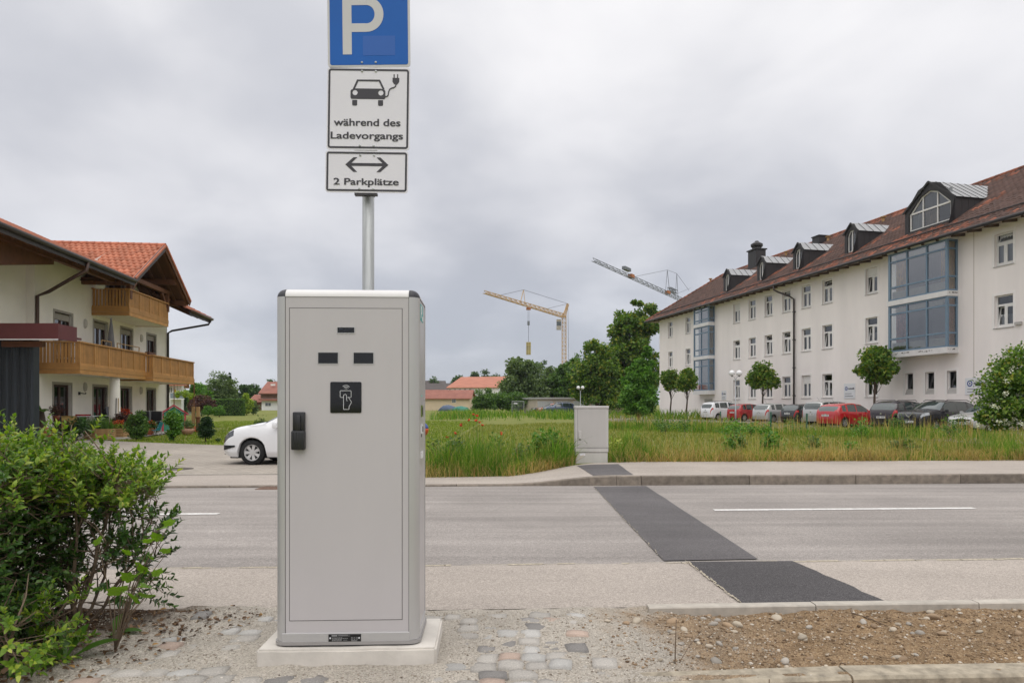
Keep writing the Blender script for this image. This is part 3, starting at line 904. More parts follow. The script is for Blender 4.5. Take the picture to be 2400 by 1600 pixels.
for cx, cy, a0 in corners:
 mb = MB(); n = 8; V = []; F = []
 for i, (d, h) in enumerate(rp_):
  for k in range(n + 1):
   a = a0 + k * math.pi / 2 / n; rr_ = RC - d
   V.append((cx + rr_ * math.cos(a), cy + rr_ * math.sin(a), zt + h))
 for i in range(len(rp_) - 1):
  for k in range(n):
   F.append((i * (n + 1) + k, i * (n + 1) + k + 1, (i + 1) * (n + 1) + k + 1, (i + 1) * (n + 1) + k))
 top = (len(rp_) - 1) * (n + 1)
 V.append((cx, cy, zt + .036)); V.append((cx, cy, zt))
 F.append(tuple(range(top, top + n + 1)) + (len(V) - 2,))
 F.append(tuple(range(n, -1, -1)) + (len(V) - 1,))
 F.append((0, top, len(V) - 2, len(V) - 1));
 F.append((n, len(V) - 1, len(V) - 2, top + n))
 o = mb.add(V, F).build("corner_cap", M_CORNER, st); autosmooth(o, 50)
# windows in the door
def pane(name, z0_, z1_, m, proud=.0006, inset=True):
 (a, c_), (b_, d) = cab(*z0_), cab(*z1_)
 return MB().box(min(a, b_), max(a, b_), 0.0012 - proud, 0.004, min(c_, d), max(c_, d)).build(name, m, st)
def bezel(z0_, z1_):
 (a, c_), (b_, d) = cab(*z0_), cab(*z1_); w = .003
 lo, hi = min(c_, d), max(c_, d)
 mb = MB()
 for q in ((a - w, b_ + w, hi, hi + w), (a - w, b_ + w, lo - w, lo), (a - w, a, lo, hi), (b_, b_ + w, lo, hi)):
  mb.box(q[0], q[1], -0.0012, 0.003, q[2], q[3])
 return mb.build("bezel", M_POST, st)
ds = pane("status_display", (682, 418), (822, 463), M_GLOSS)
bezel((682, 418), (822, 463))
dd = MB(); rn = random.Random(8)
for k in range(9):
 a, c_ = cab(696 + k * 13, 436 + rn.uniform(-7, 8)); dd.box(a, a + rn.uniform(.001, .004), -.0003, .0002, c_, c_ + .0014)
dd.build("digits", mat("display_digits", (0.10, 0.12, 0.2), 0.5), ds)
for q in (((523, 628), (686, 719)), ((816, 628), (980, 719))):
 pane("meter_window", *q, M_GLOSS); bezel(*q)
# card reader with its printed sign
(ra, rc), (rb, rd_) = cab(623, 872), cab(881, 1130)
poly = [(p[0], p[1]) for p in rrect(ra, rb, rd_, rc, .006)]
cr_o = MB().prism(poly, 1, -0.0015, 0.004).build("card_reader", M_GLOSS, st)
ic = MB()
def ln(pts, w=.0021):
 P_ = [cab(*p) for p in pts]
 for p, q in zip(P_, P_[1:]): ic.bar((p[0], -.002, p[1]), (q[0], -.002, q[1]), .0008, w, up=(0, 1, 0)) if False else ic.bar((p[0], -.002, p[1]), (q[0], -.002, q[1]), w, .0008, up=(0, 1, 0))
for r_arc in (12, 25, 38):
 ln([(753 + r_arc * math.cos(rad(a)), 938 - r_arc * math.sin(rad(a))) for a in range(38, 145, 12)])
ln([(730, 1001), (710, 1001), (705, 997), (705, 949), (709, 945), (792, 945), (796, 949), (796, 997), (792, 1001), (764, 1001)])
ln([(733, 1101), (733, 985), (738, 978), (747, 975), (755, 979), (758, 985), (758, 1018), (763, 1032)])
ln([(776, 1004), (797, 1036), (797, 1046), (779, 1077), (778, 1101), (733, 1101)])
ic.build("card_symbol", M_ICON, cr_o)
# swing handle
hx0, hz1 = cab(320, 1122); hx1, hz0 = cab(420, 1285)
hd = MB().bbox(hx0, hx1, -.020, 0.001, hz0, hz1, .005).build("handle", M_BLK, st); autosmooth(hd, 40)
lx0, lz1 = cab(313, 1276); lx1, lz0 = cab(424, 1436)
o = MB().bbox(lx0, lx1, -.034, 0.001, lz0, lz1, .007).build("lock_housing", M_BLK, hd); autosmooth(o, 40)
gx0, gz1 = cab(345, 1146); gx1, gz0 = cab(390, 1290)
o = MB().bbox(gx0, gx1, -.030, -.012, gz0, gz1, .006).build("grip", M_BLK, hd); autosmooth(o, 40)
o = MB()
for k in range(4):
 a, c_ = cab(332 + k * 24, 1300); o.box(a, a + .003, -.0355, -.0335, lz0 + .012, lz1 - .008)
o.build("rib", M_BLK, hd)
# things on the right side: emblem, light, sockets
M_TEAL = mat("emblem_teal", (0.05, 0.36, 0.36), 0.45, var=.05)
M_WHT = mat("white_plastic", (0.75, 0.75, 0.75), 0.4, var=.02)
def sidez(zy): return cab(1380, zy)[1] * 1.0
sx_ = W2 - .003
def sbox(name, y0, y1, zy0, zy1, m, pr_=.0015, parent=st):
 k = 1.055   # the side lies a little farther off
 f = lambda q: CAMZ - CZ + (cab(0, q)[1] - (CAMZ - CZ)) * k
 return MB().box(sx_, sx_ + pr_, y0, y1, f(zy1), f(zy0)).build(name, m, parent)
em = sbox("emblem", .09, .21, 238, 372, M_TEAL)
def ebox(y0, y1, a, c_):
 return sbox("emblem_letter", y0, y1, a, c_, M_WHT, .0024, em)
ebox(.10, .12, 250, 350); ebox(.12, .155, 250, 268); ebox(.14, .16, 268, 300); ebox(.12, .155, 300, 315); ebox(.165, .20, 325, 362)
led = sbox("status_light", .145, .157, 983, 994, mat("led_green", (0.25, 0.75, 0.6), 0.4), .003)
for nm, za_, zb_, m_ in (("socket", 1068, 1162, mat("socket_green", (0.17, 0.22, 0.06), 0.35)), ("socket_cover", 1226, 1300, M_WHT), ("lock_slot", 1452, 1503, M_WHT)):
 o = sbox(nm, .115, .175, za_, zb_, m_, .006)
 if nm != "lock_slot":
  sbox("rim", .128, .162, za_ + 14, zb_ - 14, M_BLK if nm == "socket" else M_GROOVE, .0075, o)
# warning sticker slit under the white cover
sbox("sticker", .135, .16, 1305, 1330, M_BLK, .0016)

# foundation slab
sl = MB(); n = 24
tx0, tx1, ty0, ty1 = -0.395, 0.405, -0.042, 0.395
rn = random.Random(12)
bm = bmesh.new(); bmesh.ops.create_cube(bm, size=1)
for v in bm.verts: v.co = ((tx0 + tx1) / 2 + v.co.x * (tx1 - tx0), (ty0 + ty1) / 2 + v.co.y * (ty1 - ty0), -.06 + v.co.z * .12)
bmesh.ops.bevel(bm, geom=bm.edges[:], offset=.009, segments=2, affect='EDGES')
bmesh.ops.subdivide_edges(bm, edges=[e_ for e_ in bm.edges if e_.calc_length() > .2], cuts=16, use_grid_fill=True)
for v in bm.verts:
 q = v.co
 v.co = q + Vector((vnoise(q.x, q.z, 11, 3) * .004, vnoise(q.x, q.y + q.z, 14, 4) * .006, vnoise(q.x, q.y, 9, 5) * .005))
me = bpy.data.meshes.new("concrete_slab"); bm.to_mesh(me); bm.free(); me.materials.append(M_CONC)
slab = obj("concrete_slab", me, None, "pale concrete foundation slab under the charging cabinet", "slab", loc=(CX, CY, CZ - .004), rotz=CYAW)

# =================================================================== ROAD SIGN
M_GALV = mat("galvanised_steel", (0.40, 0.41, 0.41), 0.45, metal=0.45, var=0.28, scale=7, stretch=(6, 6, .35), bump=.05, bscale=60)
M_SIGNW = mat("sign_white", (0.735, 0.715, 0.765), 0.5, var=0.02, scale=3)
M_SIGNB = mat("sign_blue", (0.001, 0.10, 0.42), 0.6, var=0.06, scale=3)
M_SIGNB2 = mat("sign_blue_patch", (0.028, 0.115, 0.42), 0.6, var=0.04, scale=3)
M_SIGNG = mat("sign_grey", (0.56, 0.545, 0.545), 0.5, var=0.03, scale=3)
M_SIGNK = mat("sign_black", (0.045, 0.042, 0.05), 0.45, var=0.05, scale=3)
PX, PY = -0.744, 3.535
sg = thing("road_sign", "parking sign with two white plates on a galvanised pole behind the cabinet", "sign", (PX, PY, 0))
MB().tube([(0, 0, -.2), (0, 0, 3.2)], 0.0302, 24).build("pole", M_GALV, sg, smooth=True)
DS = 3.468
YS = DS - PY
def S(zx, zy):
 return (zx / 3.2667 + 740 - 1200) / 1600 * DS - PX, CAMZ + (950 - zy / 3.2667) / 1600 * DS
def rpoly(x0, x1, z0, z1, r): return rrect(x0, x1, z0, z1, r)
def plate(name, zx0, zx1, zy0, zy1, tilt, m):
 x0, z1 = S(zx0, zy0); x1, z0 = S(zx1, zy1)
 c = ((x0 + x1) / 2, (z0 + z1) / 2)
 p = obj(name, None, sg)
 p.location = (c[0], YS, c[1]); p.rotation_euler = (0, rad(tilt), 0)
 def loc(zx, zy):
  a, b_ = S(zx, zy); return a - c[0], b_ - c[1]
 w, h = (x1 - x0) / 2, (z1 - z0) / 2
 me = MB().prism(rpoly(-w, w, -h, h, .016), 1, 0.0, 0.003)
 me.build("plate", m, p)
 return p, loc, w, h
def ring(w, h, r, wid, y, m, parent, name="border"):
 o_, i_ = rpoly(-w, w, -h, h, r), rpoly(-w + wid, w - wid, -h + wid, h - wid, max(.002, r - wid))
 mb = MB(); n = len(o_)
 V = [(p[0], y, p[1]) for p in o_] + [(p[0], y, p[1]) for p in i_] + [(p[0], .001, p[1]) for p in o_] + [(p[0], .001, p[1]) for p in i_]
 F = []
 for k in range(n):
  k2 = (k + 1) % n
  F += [(k, k2, n + k2, n + k), (k, 2 * n + k, 2 * n + k2, k2), (n + k, n + k2, 3 * n + k2, 3 * n + k)]
 mb.add(V, F).build(name, m, parent)
YP = -0.0012
def shape(name, polys, m, parent, y=YP):
 mb = MB()
 for p in polys: mb.prism(p, 1, y, 0.0008)
 return mb.build(name, m, parent)
def bolts(pl, loc, pts):
 for q in pts:
  a, b_ = loc(*q)
  MB().lathe([(.0055, .0), (.0055, -.003), (.003, -.0045)], (a, 0, b_), 10, 1).build("bolt", M_GALV, pl)
# blue parking plate (its top reaches out of the picture)
pl, loc, w, h = plate("parking_plate", 90, 722, -115, 517, -0.6, M_SIGNG)
shape("blue_field", [rpoly(-w + .0115, w - .0115, -h + .0125, h - .0115, .011)], M_SIGNB, pl)
a0_, b0_ = loc(206, 418); a1_, _ = loc(275, 418); _, b1_ = loc(0, -22)
yL = -0.0022
P_out = []
cxp, czp = loc(395, 112); ro = (247 + 22) / 2 * .000664; ri = (182 - 42) / 2 * .000664
stem = [(a0_, b0_), (a1_, b0_), (a1_, loc(0, 247)[1]), (a1_, loc(0, -22)[1]), (a0_, loc(0, -22)[1])]
mb = MB()
mb.box(a0_, a1_, yL, 0.0, b0_, loc(0, -22)[1])
xm = loc(390, 0)[0]
mb.box(a1_ + .0002, xm, yL, 0.0, loc(0, 247)[1], loc(0, 182)[1])
mb.box(a1_ + .0002, xm, yL, 0.0, loc(0, 42)[1], loc(0, -22)[1])
zcn = (loc(0, 247)[1] + loc(0, -22)[1]) / 2
RO = (loc(0, -22)[1] - loc(0, 247)[1]) / 2; RI = (loc(0, 42)[1] - loc(0, 182)[1]) / 2
xo, xi_ = loc(520, 0)[0] - xm, loc(452, 0)[0] - xm
n = 18
V = []
for k in range(n + 1):
 a = -math.pi / 2 + math.pi * k / n
 V.append((xm + .0002 + xo * math.cos(a), yL, zcn + RO * math.sin(a))); V.append((xm + .0002 + xi_ * math.cos(a), yL, zcn + RI * math.sin(a)))
F = [(2 * k, 2 * k + 2, 2 * k + 3, 2 * k + 1) for k in range(n)]
mb.add(V, F)
mb.build("letter_p", M_SIGNG, pl)
a, b_ = loc(360, 427); c_, d = loc(607, 278)
shape("blue_sticker", [[(a, b_), (c_, b_), (c_, d), (a, d)]], M_SIGNB2, pl, -.0018)
bolts(pl, loc, [(351, 480), (457, 480)])
# charging plate
pl, loc, w, h = plate("charging_plate", 86, 720, 518, 1150, 0.75, M_SIGNW)
ring(w - .006, h - .008, .014, .0095, YP, M_SIGNK, pl)
def LP(pts): return [loc(*p) for p in pts]
def fit_text(body, zx0, zx1, zy0, zy1, bold=.022):
 V0, F0 = text_mesh(body, 0.1); V, F = [], []
 for k, (a, b_) in enumerate(((0, 0), (-1, 0), (1, 0), (-.7, .7), (.7, .7), (-.7, -.7), (.7, -.7), (0, .8), (0, -.8))):   # heavy strokes
  F += [tuple(len(V) + q for q in f) for f in F0]; V += [(v[0] + a * bold * .1, k * .00006, v[2] + b_ * bold * .07) for v in V0]
 xs_ = [v[0] for v in V]; zs_ = [v[2] for v in V]
 (a, b_), (c_, d) = loc(zx0, zy1), loc(zx1, zy0)
 kx = (c_ - a) / (max(xs_) - min(xs_)); kz = (d - b_) / (max(zs_) - min(zs_))
 V = [(a + (v[0] - min(xs_)) * kx, YP - .0008 + v[1], b_ + (v[2] - min(zs_)) * kz) for v in V]
 return MB().add(V, F)
def arc(cx, cy, r, a0, a1, n=16): return [(cx + r * math.cos(rad(a0 + (a1 - a0) * k / n)), cy + r * math.sin(rad(a0 + (a1 - a0) * k / n))) for k in range(n + 1)]
mb = MB()
def slab2(pts, y=YP):
 mb.prism([loc(*p) for p in pts], 1, y, 0.0008)
# bonnet block split around the lamps
slab2([(270, 690), (300, 680), (300, 691), (285, 698), (279, 712), (285, 726), (300, 733), (300, 760), (272, 760), (265, 750), (265, 700)])
slab2([(300, 733), (314, 727), (321, 712), (314, 697), (300, 691), (300, 680), (497, 680), (497, 691), (483, 697), (476, 712), (483, 727), (497, 733), (497, 760), (300, 760)])
slab2([(497, 680), (525, 688), (532, 700), (532, 750), (525, 760), (497, 760), (497, 733), (512, 727), (519, 712), (512, 697), (497, 691)])
slab2([(282, 684), (297, 684), (324, 625), (313, 612)]); slab2([(313, 612), (324, 625), (481, 625), (490, 611)]); slab2([(490, 611), (481, 625), (510, 684), (526, 684)])
slab2([(279, 768), (317, 768), (317, 805), (311, 811), (285, 811), (279, 805)]); slab2([(477, 768), (515, 768), (515, 805), (510, 811), (483, 811), (477, 805)])
# plug
slab2([(585, 596), (637, 596), (637, 625), (625, 643), (612, 650), (598, 643), (585, 625)])
slab2([(593, 568), (601, 568), (601, 597), (593, 597)]); slab2([(620, 568), (628, 568), (628, 597), (620, 597)])
mb.build("car_pictogram", M_SIGNK, pl)
mb = MB()
cable = [(530, 741), (545, 739), (553, 728), (556, 705), (563, 685), (580, 674), (597, 670), (609, 661), (612, 648)]
Lc = LP(cable)
mb.tube([(p[0], YP, p[1]) for p in Lc], .0028, 6)
mb.build("cable_pictogram", M_SIGNK, pl)
fit_text("während des", 140, 651, 911, 967).build("lettering", M_SIGNK, pl)
fit_text("Ladevorgangs", 117, 672, 1013, 1083).build("lettering", M_SIGNK, pl)
bolts(pl, loc, [(351, 547), (457, 547), (341, 1118), (447, 1118)])
# arrow plate
pl, loc, w, h = plate("arrow_plate", 73, 707, 1155, 1476, 0.75, M_SIGNW)
ring(w - .006, h - .007, .012, .0095, YP, M_SIGNK, pl)
mb = MB()
slab2([(226, 1262), (288, 1206), (317, 1206), (272, 1250), (272, 1272), (317, 1318), (288, 1318)])
slab2([(556, 1262), (494, 1206), (465, 1206), (511, 1250), (511, 1272), (465, 1318), (494, 1318)])
slab2([(272, 1250), (511, 1250), (511, 1272), (272, 1272)])
mb.build("arrow", M_SIGNK, pl)
fit_text("2 Parkplätze", 137, 637, 1366, 1434).build("lettering", M_SIGNK, pl)
bolts(pl, loc, [(339, 1190), (445, 1190), (336, 1447), (441, 1447)])
# clamps between plates and pole
for zy in (500, 522, 1135, 1165, 1450):
 _, z = S(400, zy)
 mb = MB(); z -= .004
 mb.box(-.058, .058, YS + .0032, YS + .012, z - .012, z + .012)
 mb.lathe([(.034, z - .012), (.034, z + .012)], (0, 0, 0), 20)
 mb.build("clamp", M_GALV, sg)
_, z = S(400, 1483)
MB().box(-.057, .057, YS + .002, YS + .03, z - .006, z + .006).build("clamp", M_SIGNK, sg)
_, z = S(400, 1153)
MB().box(-.057, .057, YS + .004, YS + .03, z - .005, z + .006).build("clamp", M_SIGNK, sg)

# =================================================================== LONG WHITE BUILDING ON THE RIGHT
M_WALL = mat("white_render", (0.85, 0.79, 0.76), 0.9, var=0.065, scale=0.7, stretch=(1, 1, .22), bump=0.12, bscale=40)
M_TRIM = mat("window_surround", (0.84, 0.80, 0.775), 0.85, var=0.03, scale=2)
M_FRAMEW = mat("white_window_frame", (0.72, 0.70, 0.68), 0.5, var=0.03, scale=2)
M_SILL = mat("window_sill", (0.42, 0.40, 0.38), 0.6, var=0.1, scale=4)
M_GLASS = glassmat("window_glass", (0.85, 0.9, 0.92), 0.62)
M_GLASSB = glassmat("bay_glass", (0.95, 0.98, 0.98), 0.95, ior=2.2)
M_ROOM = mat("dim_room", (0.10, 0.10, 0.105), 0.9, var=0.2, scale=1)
M_CURT = mat("net_curtain", (0.62, 0.62, 0.62), 0.9, var=0.08, scale=9, stretch=(4, 4, .5))
M_DCURT = mat("dark_curtain", (0.22, 0.19, 0.18), 0.9, var=0.2, scale=9, stretch=(4, 4, .5))
M_BLUE = mat("blue_grey_frame", (0.155, 0.225, 0.30), 0.5, var=0.05, scale=2)
M_TILE = mat("brown_roof_tile", (0.092, 0.053, 0.042), 0.8, var=0.18, scale=1.1, island=0.2, spec=.3)
M_TILE2 = mat("orange_roof_tile", (0.215, 0.078, 0.046), 0.8, var=0.30, scale=2.3, island=0.38, spec=.3)
M_TILE1 = mat("brown_roof_tile_single", (0.092, 0.053, 0.042), 0.8, var=0.18, scale=1.1, rand=0.2, spec=.3)
M_TILE21 = mat("orange_roof_tile_single", (0.215, 0.078, 0.046), 0.8, var=0.30, scale=2.3, rand=0.38, spec=.3)
M_DARKM = mat("dark_sheet_metal", (0.030, 0.027, 0.028), 0.5, var=0.12, scale=1.5)
M_ZINC = mat("zinc_sheet", (0.33, 0.33, 0.33), 0.42, metal=0.25, var=0.06, scale=1.2)
M_WOODD = mat("dark_eave_wood", (0.10, 0.065, 0.045), 0.75, var=0.2, scale=3)
M_SOFFIT = mat("soffit_board", (0.33, 0.27, 0.21), 0.8, var=0.12, scale=2)
M_GUTTER = mat("gutter_brown", (0.03, 0.027, 0.028), 0.45, var=0.1, scale=3)

BU = Vector((0.2218, -0.9751, 0)); BN = Vector((-0.9751, -0.2218, 0))
BO = Vector((15.32, 70.9, 0))                    # far corner, on the wall line
BG = -0.15
BROT = math.atan2(BU.y, BU.x)
# local frame: x along the wall towards the camera, y into the house (so -y is outwards), z up
bl = thing("white_building", "long white three storey building with dark tiled roof, dormers and blue glazed bays", "building", (BO.x, BO.y, BG), BROT)
def U(px, d=0.0):
 """distance along the wall of a survey column, on a plane d metres in front of the wall"""
 r = (px - 1200) / 1600
 o = BO + BN * d
 s = (o.x - r * o.y) / (r * BU.y - BU.x)
 return s
def Dat(u, d=0.0): return (BO + BN * d + BU * u).y
def Zat(px, py, d=0.0): return CAMZ - (py - 950) / 1600 * Dat(U(px, d), d) - BG
def z8(zx, zy): return 1500 + zx / 2.6133, 380 + zy / 2.6133

def wall_holes(u0, u1, z0, z1, holes, depth, y=0.0):
 """wall face at y with rectangular openings and their reveals running to y+depth"""
 us = sorted({u0, u1, *[h[0] for h in holes], *[h[1] for h in holes]})
 zs = sorted({z0, z1, *[h[2] for h in holes], *[h[3] for h in holes]})
 mb = MB()
 for i in range(len(us) - 1):
  for j in range(len(zs) - 1):
   a, b_, c_, d = us[i], us[i + 1], zs[j], zs[j + 1]
   mu, mz = (a + b_) / 2, (c_ + d) / 2
   if any(h[0] < mu < h[1] and h[2] < mz < h[3] for h in holes): continue
   mb.face((a, y, c_), (b_, y, c_), (b_, y, d), (a, y, d))
 for a, b_, c_, d in holes:
  e_ = y + depth
  mb.face((a, y, c_), (a, e_, c_), (b_, e_, c_), (b_, y, c_)); mb.face((a, y, d), (b_, y, d), (b_, e_, d), (a, e_, d))
  mb.face((a, y, c_), (a, y, d), (a, e_, d), (a, e_, c_)); mb.face((b_, y, c_), (b_, e_, c_), (b_, e_, d), (b_, y, d))
 return mb
# window proto kinds -------------------------------------------------
WW, WH = 0.98, 1.57
_wcache = {}
def wmesh(key, fn):
 if key not in _wcache: _wcache[key] = fn()
 return _wcache[key]
def frame_me(w, h, tr):
 mb = MB(); f = .07; d0, d1 = 0, .06
 mb.box(-w / 2, -w / 2 + f, d0, d1, 0, h); mb.box(w / 2 - f, w / 2, d0, d1, 0, h)
 mb.box(-w / 2 + f, w / 2 - f, d0, d1, 0, f + .02); mb.box(-w / 2 + f, w / 2 - f, d0, d1, h - f, h)
 if tr: mb.box(-w / 2 + f, w / 2 - f, d0 - .005, d1, tr, tr + .10)
 mb.box(-.055, .055, d0 - .005, d1, f + .02, (tr or h - f))
 return mb.mesh("window_frame", M_FRAMEW)
def casement_me(w, h):
 mb = MB(); f = .055
 mb.box(-w / 2, -w / 2 + f, 0, .045, 0, h); mb.box(w / 2 - f, w / 2, 0, .045, 0, h)
 mb.box(-w / 2 + f, w / 2 - f, 0, .045, 0, f); mb.box(-w / 2 + f, w / 2 - f, 0, .045, h - f, h)
 return mb.mesh("casement", M_FRAMEW)
def pane_me(w, h): return MB().face((-w / 2, 0, 0), (w / 2, 0, 0), (w / 2, 0, h), (-w / 2, 0, h)).mesh("pane", M_GLASS)
def sill_me(w): return MB().box(-w / 2 - .05, w / 2 + .05, -.16, .05, -.05, -.012).mesh("sill", M_SILL)
def surround_me(w, h):
 mb = MB(); t = .13
 mb.box(-w / 2 - t, -w / 2, -.014, 0.03, -t * .4, h + t); mb.box(w / 2, w / 2 + t, -.014, 0.03, -t * .4, h + t)
 mb.box(-w / 2, w / 2, -.014, 0.03, h, h + t)
 return mb.mesh("surround", M_TRIM)
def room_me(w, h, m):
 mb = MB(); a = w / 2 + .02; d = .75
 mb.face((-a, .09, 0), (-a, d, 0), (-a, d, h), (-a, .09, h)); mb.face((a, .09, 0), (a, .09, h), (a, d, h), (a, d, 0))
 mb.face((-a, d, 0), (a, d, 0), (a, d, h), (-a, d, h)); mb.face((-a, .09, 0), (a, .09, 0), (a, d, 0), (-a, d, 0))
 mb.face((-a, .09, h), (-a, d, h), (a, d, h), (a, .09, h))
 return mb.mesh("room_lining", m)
def curtain_me(w, h, m, n=10):
 mb = MB(); V = []; F = []
 for k in range(n * 2 + 1):
  x = -w / 2 + w * k / (n * 2); y = .02 * math.sin(k * 1.9)
  V += [(x, y, 0), (x, y, h)]
 for k in range(n * 2): F.append((2 * k, 2 * k + 2, 2 * k + 3, 2 * k + 1))
 return mb.add(V, F).mesh("curtain", m)
def add_window(u, z, w, h, rec=.12, tilt=None, vent=False, blind=0.0, curtain=None, root=None, rs=0):
 """window part with frame, panes, sill and surround as its pieces"""
 root = root or bl
 tr = h * .66
 p = obj("window", wmesh(('f', w, h, tr), lambda: frame_me(w, h, tr)), root, loc=(u, rec, z))
 obj("surround", wmesh(('su', w, h), lambda: surround_me(w, h)), p, loc=(0, -rec, 0))
 obj("sill", wmesh(('si', w), lambda: sill_me(w)), p)
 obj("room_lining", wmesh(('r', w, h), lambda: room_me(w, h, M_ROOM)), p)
 f = .07; cw = (w - 2 * f - .11) / 2; ch = tr - f - .02
 for k, cx in enumerate((-(.055 + cw / 2), .055 + cw / 2)):
  c = obj("casement", wmesh(('c', cw, ch), lambda: casement_me(cw + .03, ch)), p, loc=(cx, -.004, f + .02))
  pn = obj("pane", wmesh(('p', cw, ch), lambda: pane_me(cw - .07, ch - .1)), p, loc=(cx, .02, f + .07))
  if tilt == k:
   c.rotation_euler = (rad(-9), 0, 0); pn.rotation_euler = (rad(-9), 0, 0)
   c.location.y += .03; pn.location.y += .045
 vh = h - tr - .10 - f
 v = obj("vent_light", wmesh(('v', w, vh), lambda: pane_me(w - 2 * f - .02, vh)), p, loc=(0, .02, tr + .10))
 if vent:
  v.rotation_euler = (rad(-24), 0, 0); v.location.y += .03
  sf = obj("vent_frame", wmesh(('vf', w, vh), lambda: casement_me(w - 2 * f, vh)), p, loc=(0, .03, tr + .10)); sf.rotation_euler = (rad(-24), 0, 0)
 if blind > 0:
  obj("roller_blind", wmesh(('b', w, blind), lambda: MB().box(-w / 2 + f, w / 2 - f, -.012, -.007, h - f - blind, h - f).mesh("roller_blind", M_FRAMEW)), p)
 if curtain == 'net':
  obj("curtain", wmesh(('cu', w), lambda: curtain_me(w - .1, h * .36, M_CURT)), p, loc=(0, .14, .08))
 elif curtain == 'full':
  obj("curtain", wmesh(('cf', w), lambda: curtain_me(w - .1, h - .1, M_CURT)), p, loc=(0, .16, .05))
 elif curtain == 'dark':
  obj("curtain", wmesh(('cd', w), lambda: curtain_me(w * .4, h - .1, M_DCURT)), p, loc=(-w * .22, .16, .05))
 return p
ROW = {3: 7.99 - BG, 2: 4.97 - BG, 1: 1.70 - BG}
cols = [186, 294, 592, 687, 787, 897, 1018, 1147, 1418, 2228]
holes = []; winspec = []
rn = random.Random(31)
spec = {(3, 4): dict(tilt=0), (3, 6): dict(blind=0.0, curtain='dark'), (3, 7): dict(vent=True, curtain='net'), (3, 8): dict(blind=.36, tilt=0), (3, 9): dict(vent=True, curtain='full'),
  (3, 2): dict(blind=.36, curtain='dark'), (3, 3): dict(curtain='full'), (3, 5): dict(vent=True, curtain='full'), (2, 4): dict(vent=True, tilt=0), (2, 5): dict(vent=True, tilt=0), (2, 6): dict(curtain='full'),
  (2, 7): dict(tilt=0), (2, 8): dict(tilt=0, curtain='net'), (2, 9): dict(tilt=0, curtain='net'), (2, 2): dict(vent=True), (2, 3): dict(curtain='full'), (1, 2): dict(tilt=0), (1, 5): dict(curtain='dark'),
  (1, 6): dict(blind=.42), (1, 7): dict(tilt=0, curtain='net'), (2, 1): dict(tilt=0), (3, 1): dict(curtain='full')}
for r_i in (3, 2, 1):
 for ci, c_ in enumerate(cols):
  if r_i == 1 and ci < 2: continue
  u = U(z8(c_, 0)[0])
  if r_i == 1 and ci == 8: pass
  holes.append((u - WW / 2, u + WW / 2, ROW[r_i], ROW[r_i] + WH))
  winspec.append((u, ROW[r_i], spec.get((r_i, ci), {})))
# beyond the frame on the right: the rhythm goes on
for k in range(1, 4):
 for r_i in (3, 2, 1):
  u = U(z8(2228, 0)[0]) + k * 3.1
  holes.append((u - WW / 2, u + WW / 2, ROW[r_i], ROW[r_i] + WH)); winspec.append((u, ROW[r_i], {}))
# three small slanted-sill windows
small = []
for c_ in (1648, 1775, 1910):
 u = U(z8(c_, 0)[0]); small.append(u)
 holes.append((u - .30, u + .30, 1.78 - BG, 3.0 - BG))
ULEN = 52.0; EAVE = 10.05 - BG
# openings behind the bays
ba0, ba1 = U(z8(1520, 0)[0], .66), U(z8(1948, 0)[0])
bb0, bb1 = U(z8(328, 0)[0], .6), U(z8(458, 0)[0])
holes.append((ba0 + .12, ba1 - .12, 4.4 - BG, 6.7 - BG)); holes.append((ba0 + .12, ba1 - .12, 7.35 - BG, 9.75 - BG))
for q in ((2.6, 5.2), (5.7, 8.1), (8.6, 9.7)): holes.append((bb0 + .1, bb1 - .1, q[0] - BG, q[1] - BG))
wm = wall_holes(0, ULEN, -.4, EAVE + .35, holes, .13)
wm.face((0, 0, -.4), (0, 0, EAVE + .35), (0, 12.5, EAVE + .35), (0, 12.5, -.4))
wm.face((ULEN, 0, -.4), (ULEN, 12.5, -.4), (ULEN, 12.5, EAVE + .35), (ULEN, 0, EAVE + .35))
wm.face((0, 12.5, -.4), (0, 12.5, EAVE + .35), (ULEN, 12.5, EAVE + .35), (ULEN, 12.5, -.4))
wm.build("wall", M_WALL, bl)
for u, z, kw in winspec: add_window(u, z, WW, WH, **kw)
for k, u in enumerate(small):
 p = MB(); w, h = .60, 1.22
 p.box(-w / 2, -w / 2 + .05, 0, .05, 0, h); p.box(w / 2 - .05, w / 2, 0, .05, 0, h); p.box(-w / 2 + .05, w / 2 - .05, 0, .05, h - .05, h); p.box(-w / 2 + .05, w / 2 - .05, 0, .05, 0, .05)
 o = p.build("window", M_FRAMEW, bl, loc=(u, .12, 1.78 - BG))
 pn = obj("pane", pane_me(.48, 1.1), o, loc=(0, .02, .06)); pn.rotation_euler = (rad(-8), 0, 0)
 MB().prism([(-.13, 0.0), (-.02, .32), (.04, .32), (.04, 0.0)], 0, -w / 2, w / 2).build("sloped_sill", M_SILL, o, loc=(0, .02, -.0))
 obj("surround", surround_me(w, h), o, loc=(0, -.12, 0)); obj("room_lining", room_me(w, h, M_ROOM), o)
# plaster strip joint
MB().box(U(z8(2045, 0)[0]) - .012, U(z8(2045, 0)[0]) + .012, -.004, .004, 0, EAVE).build("expansion_joint", M_SOFFIT, bl)

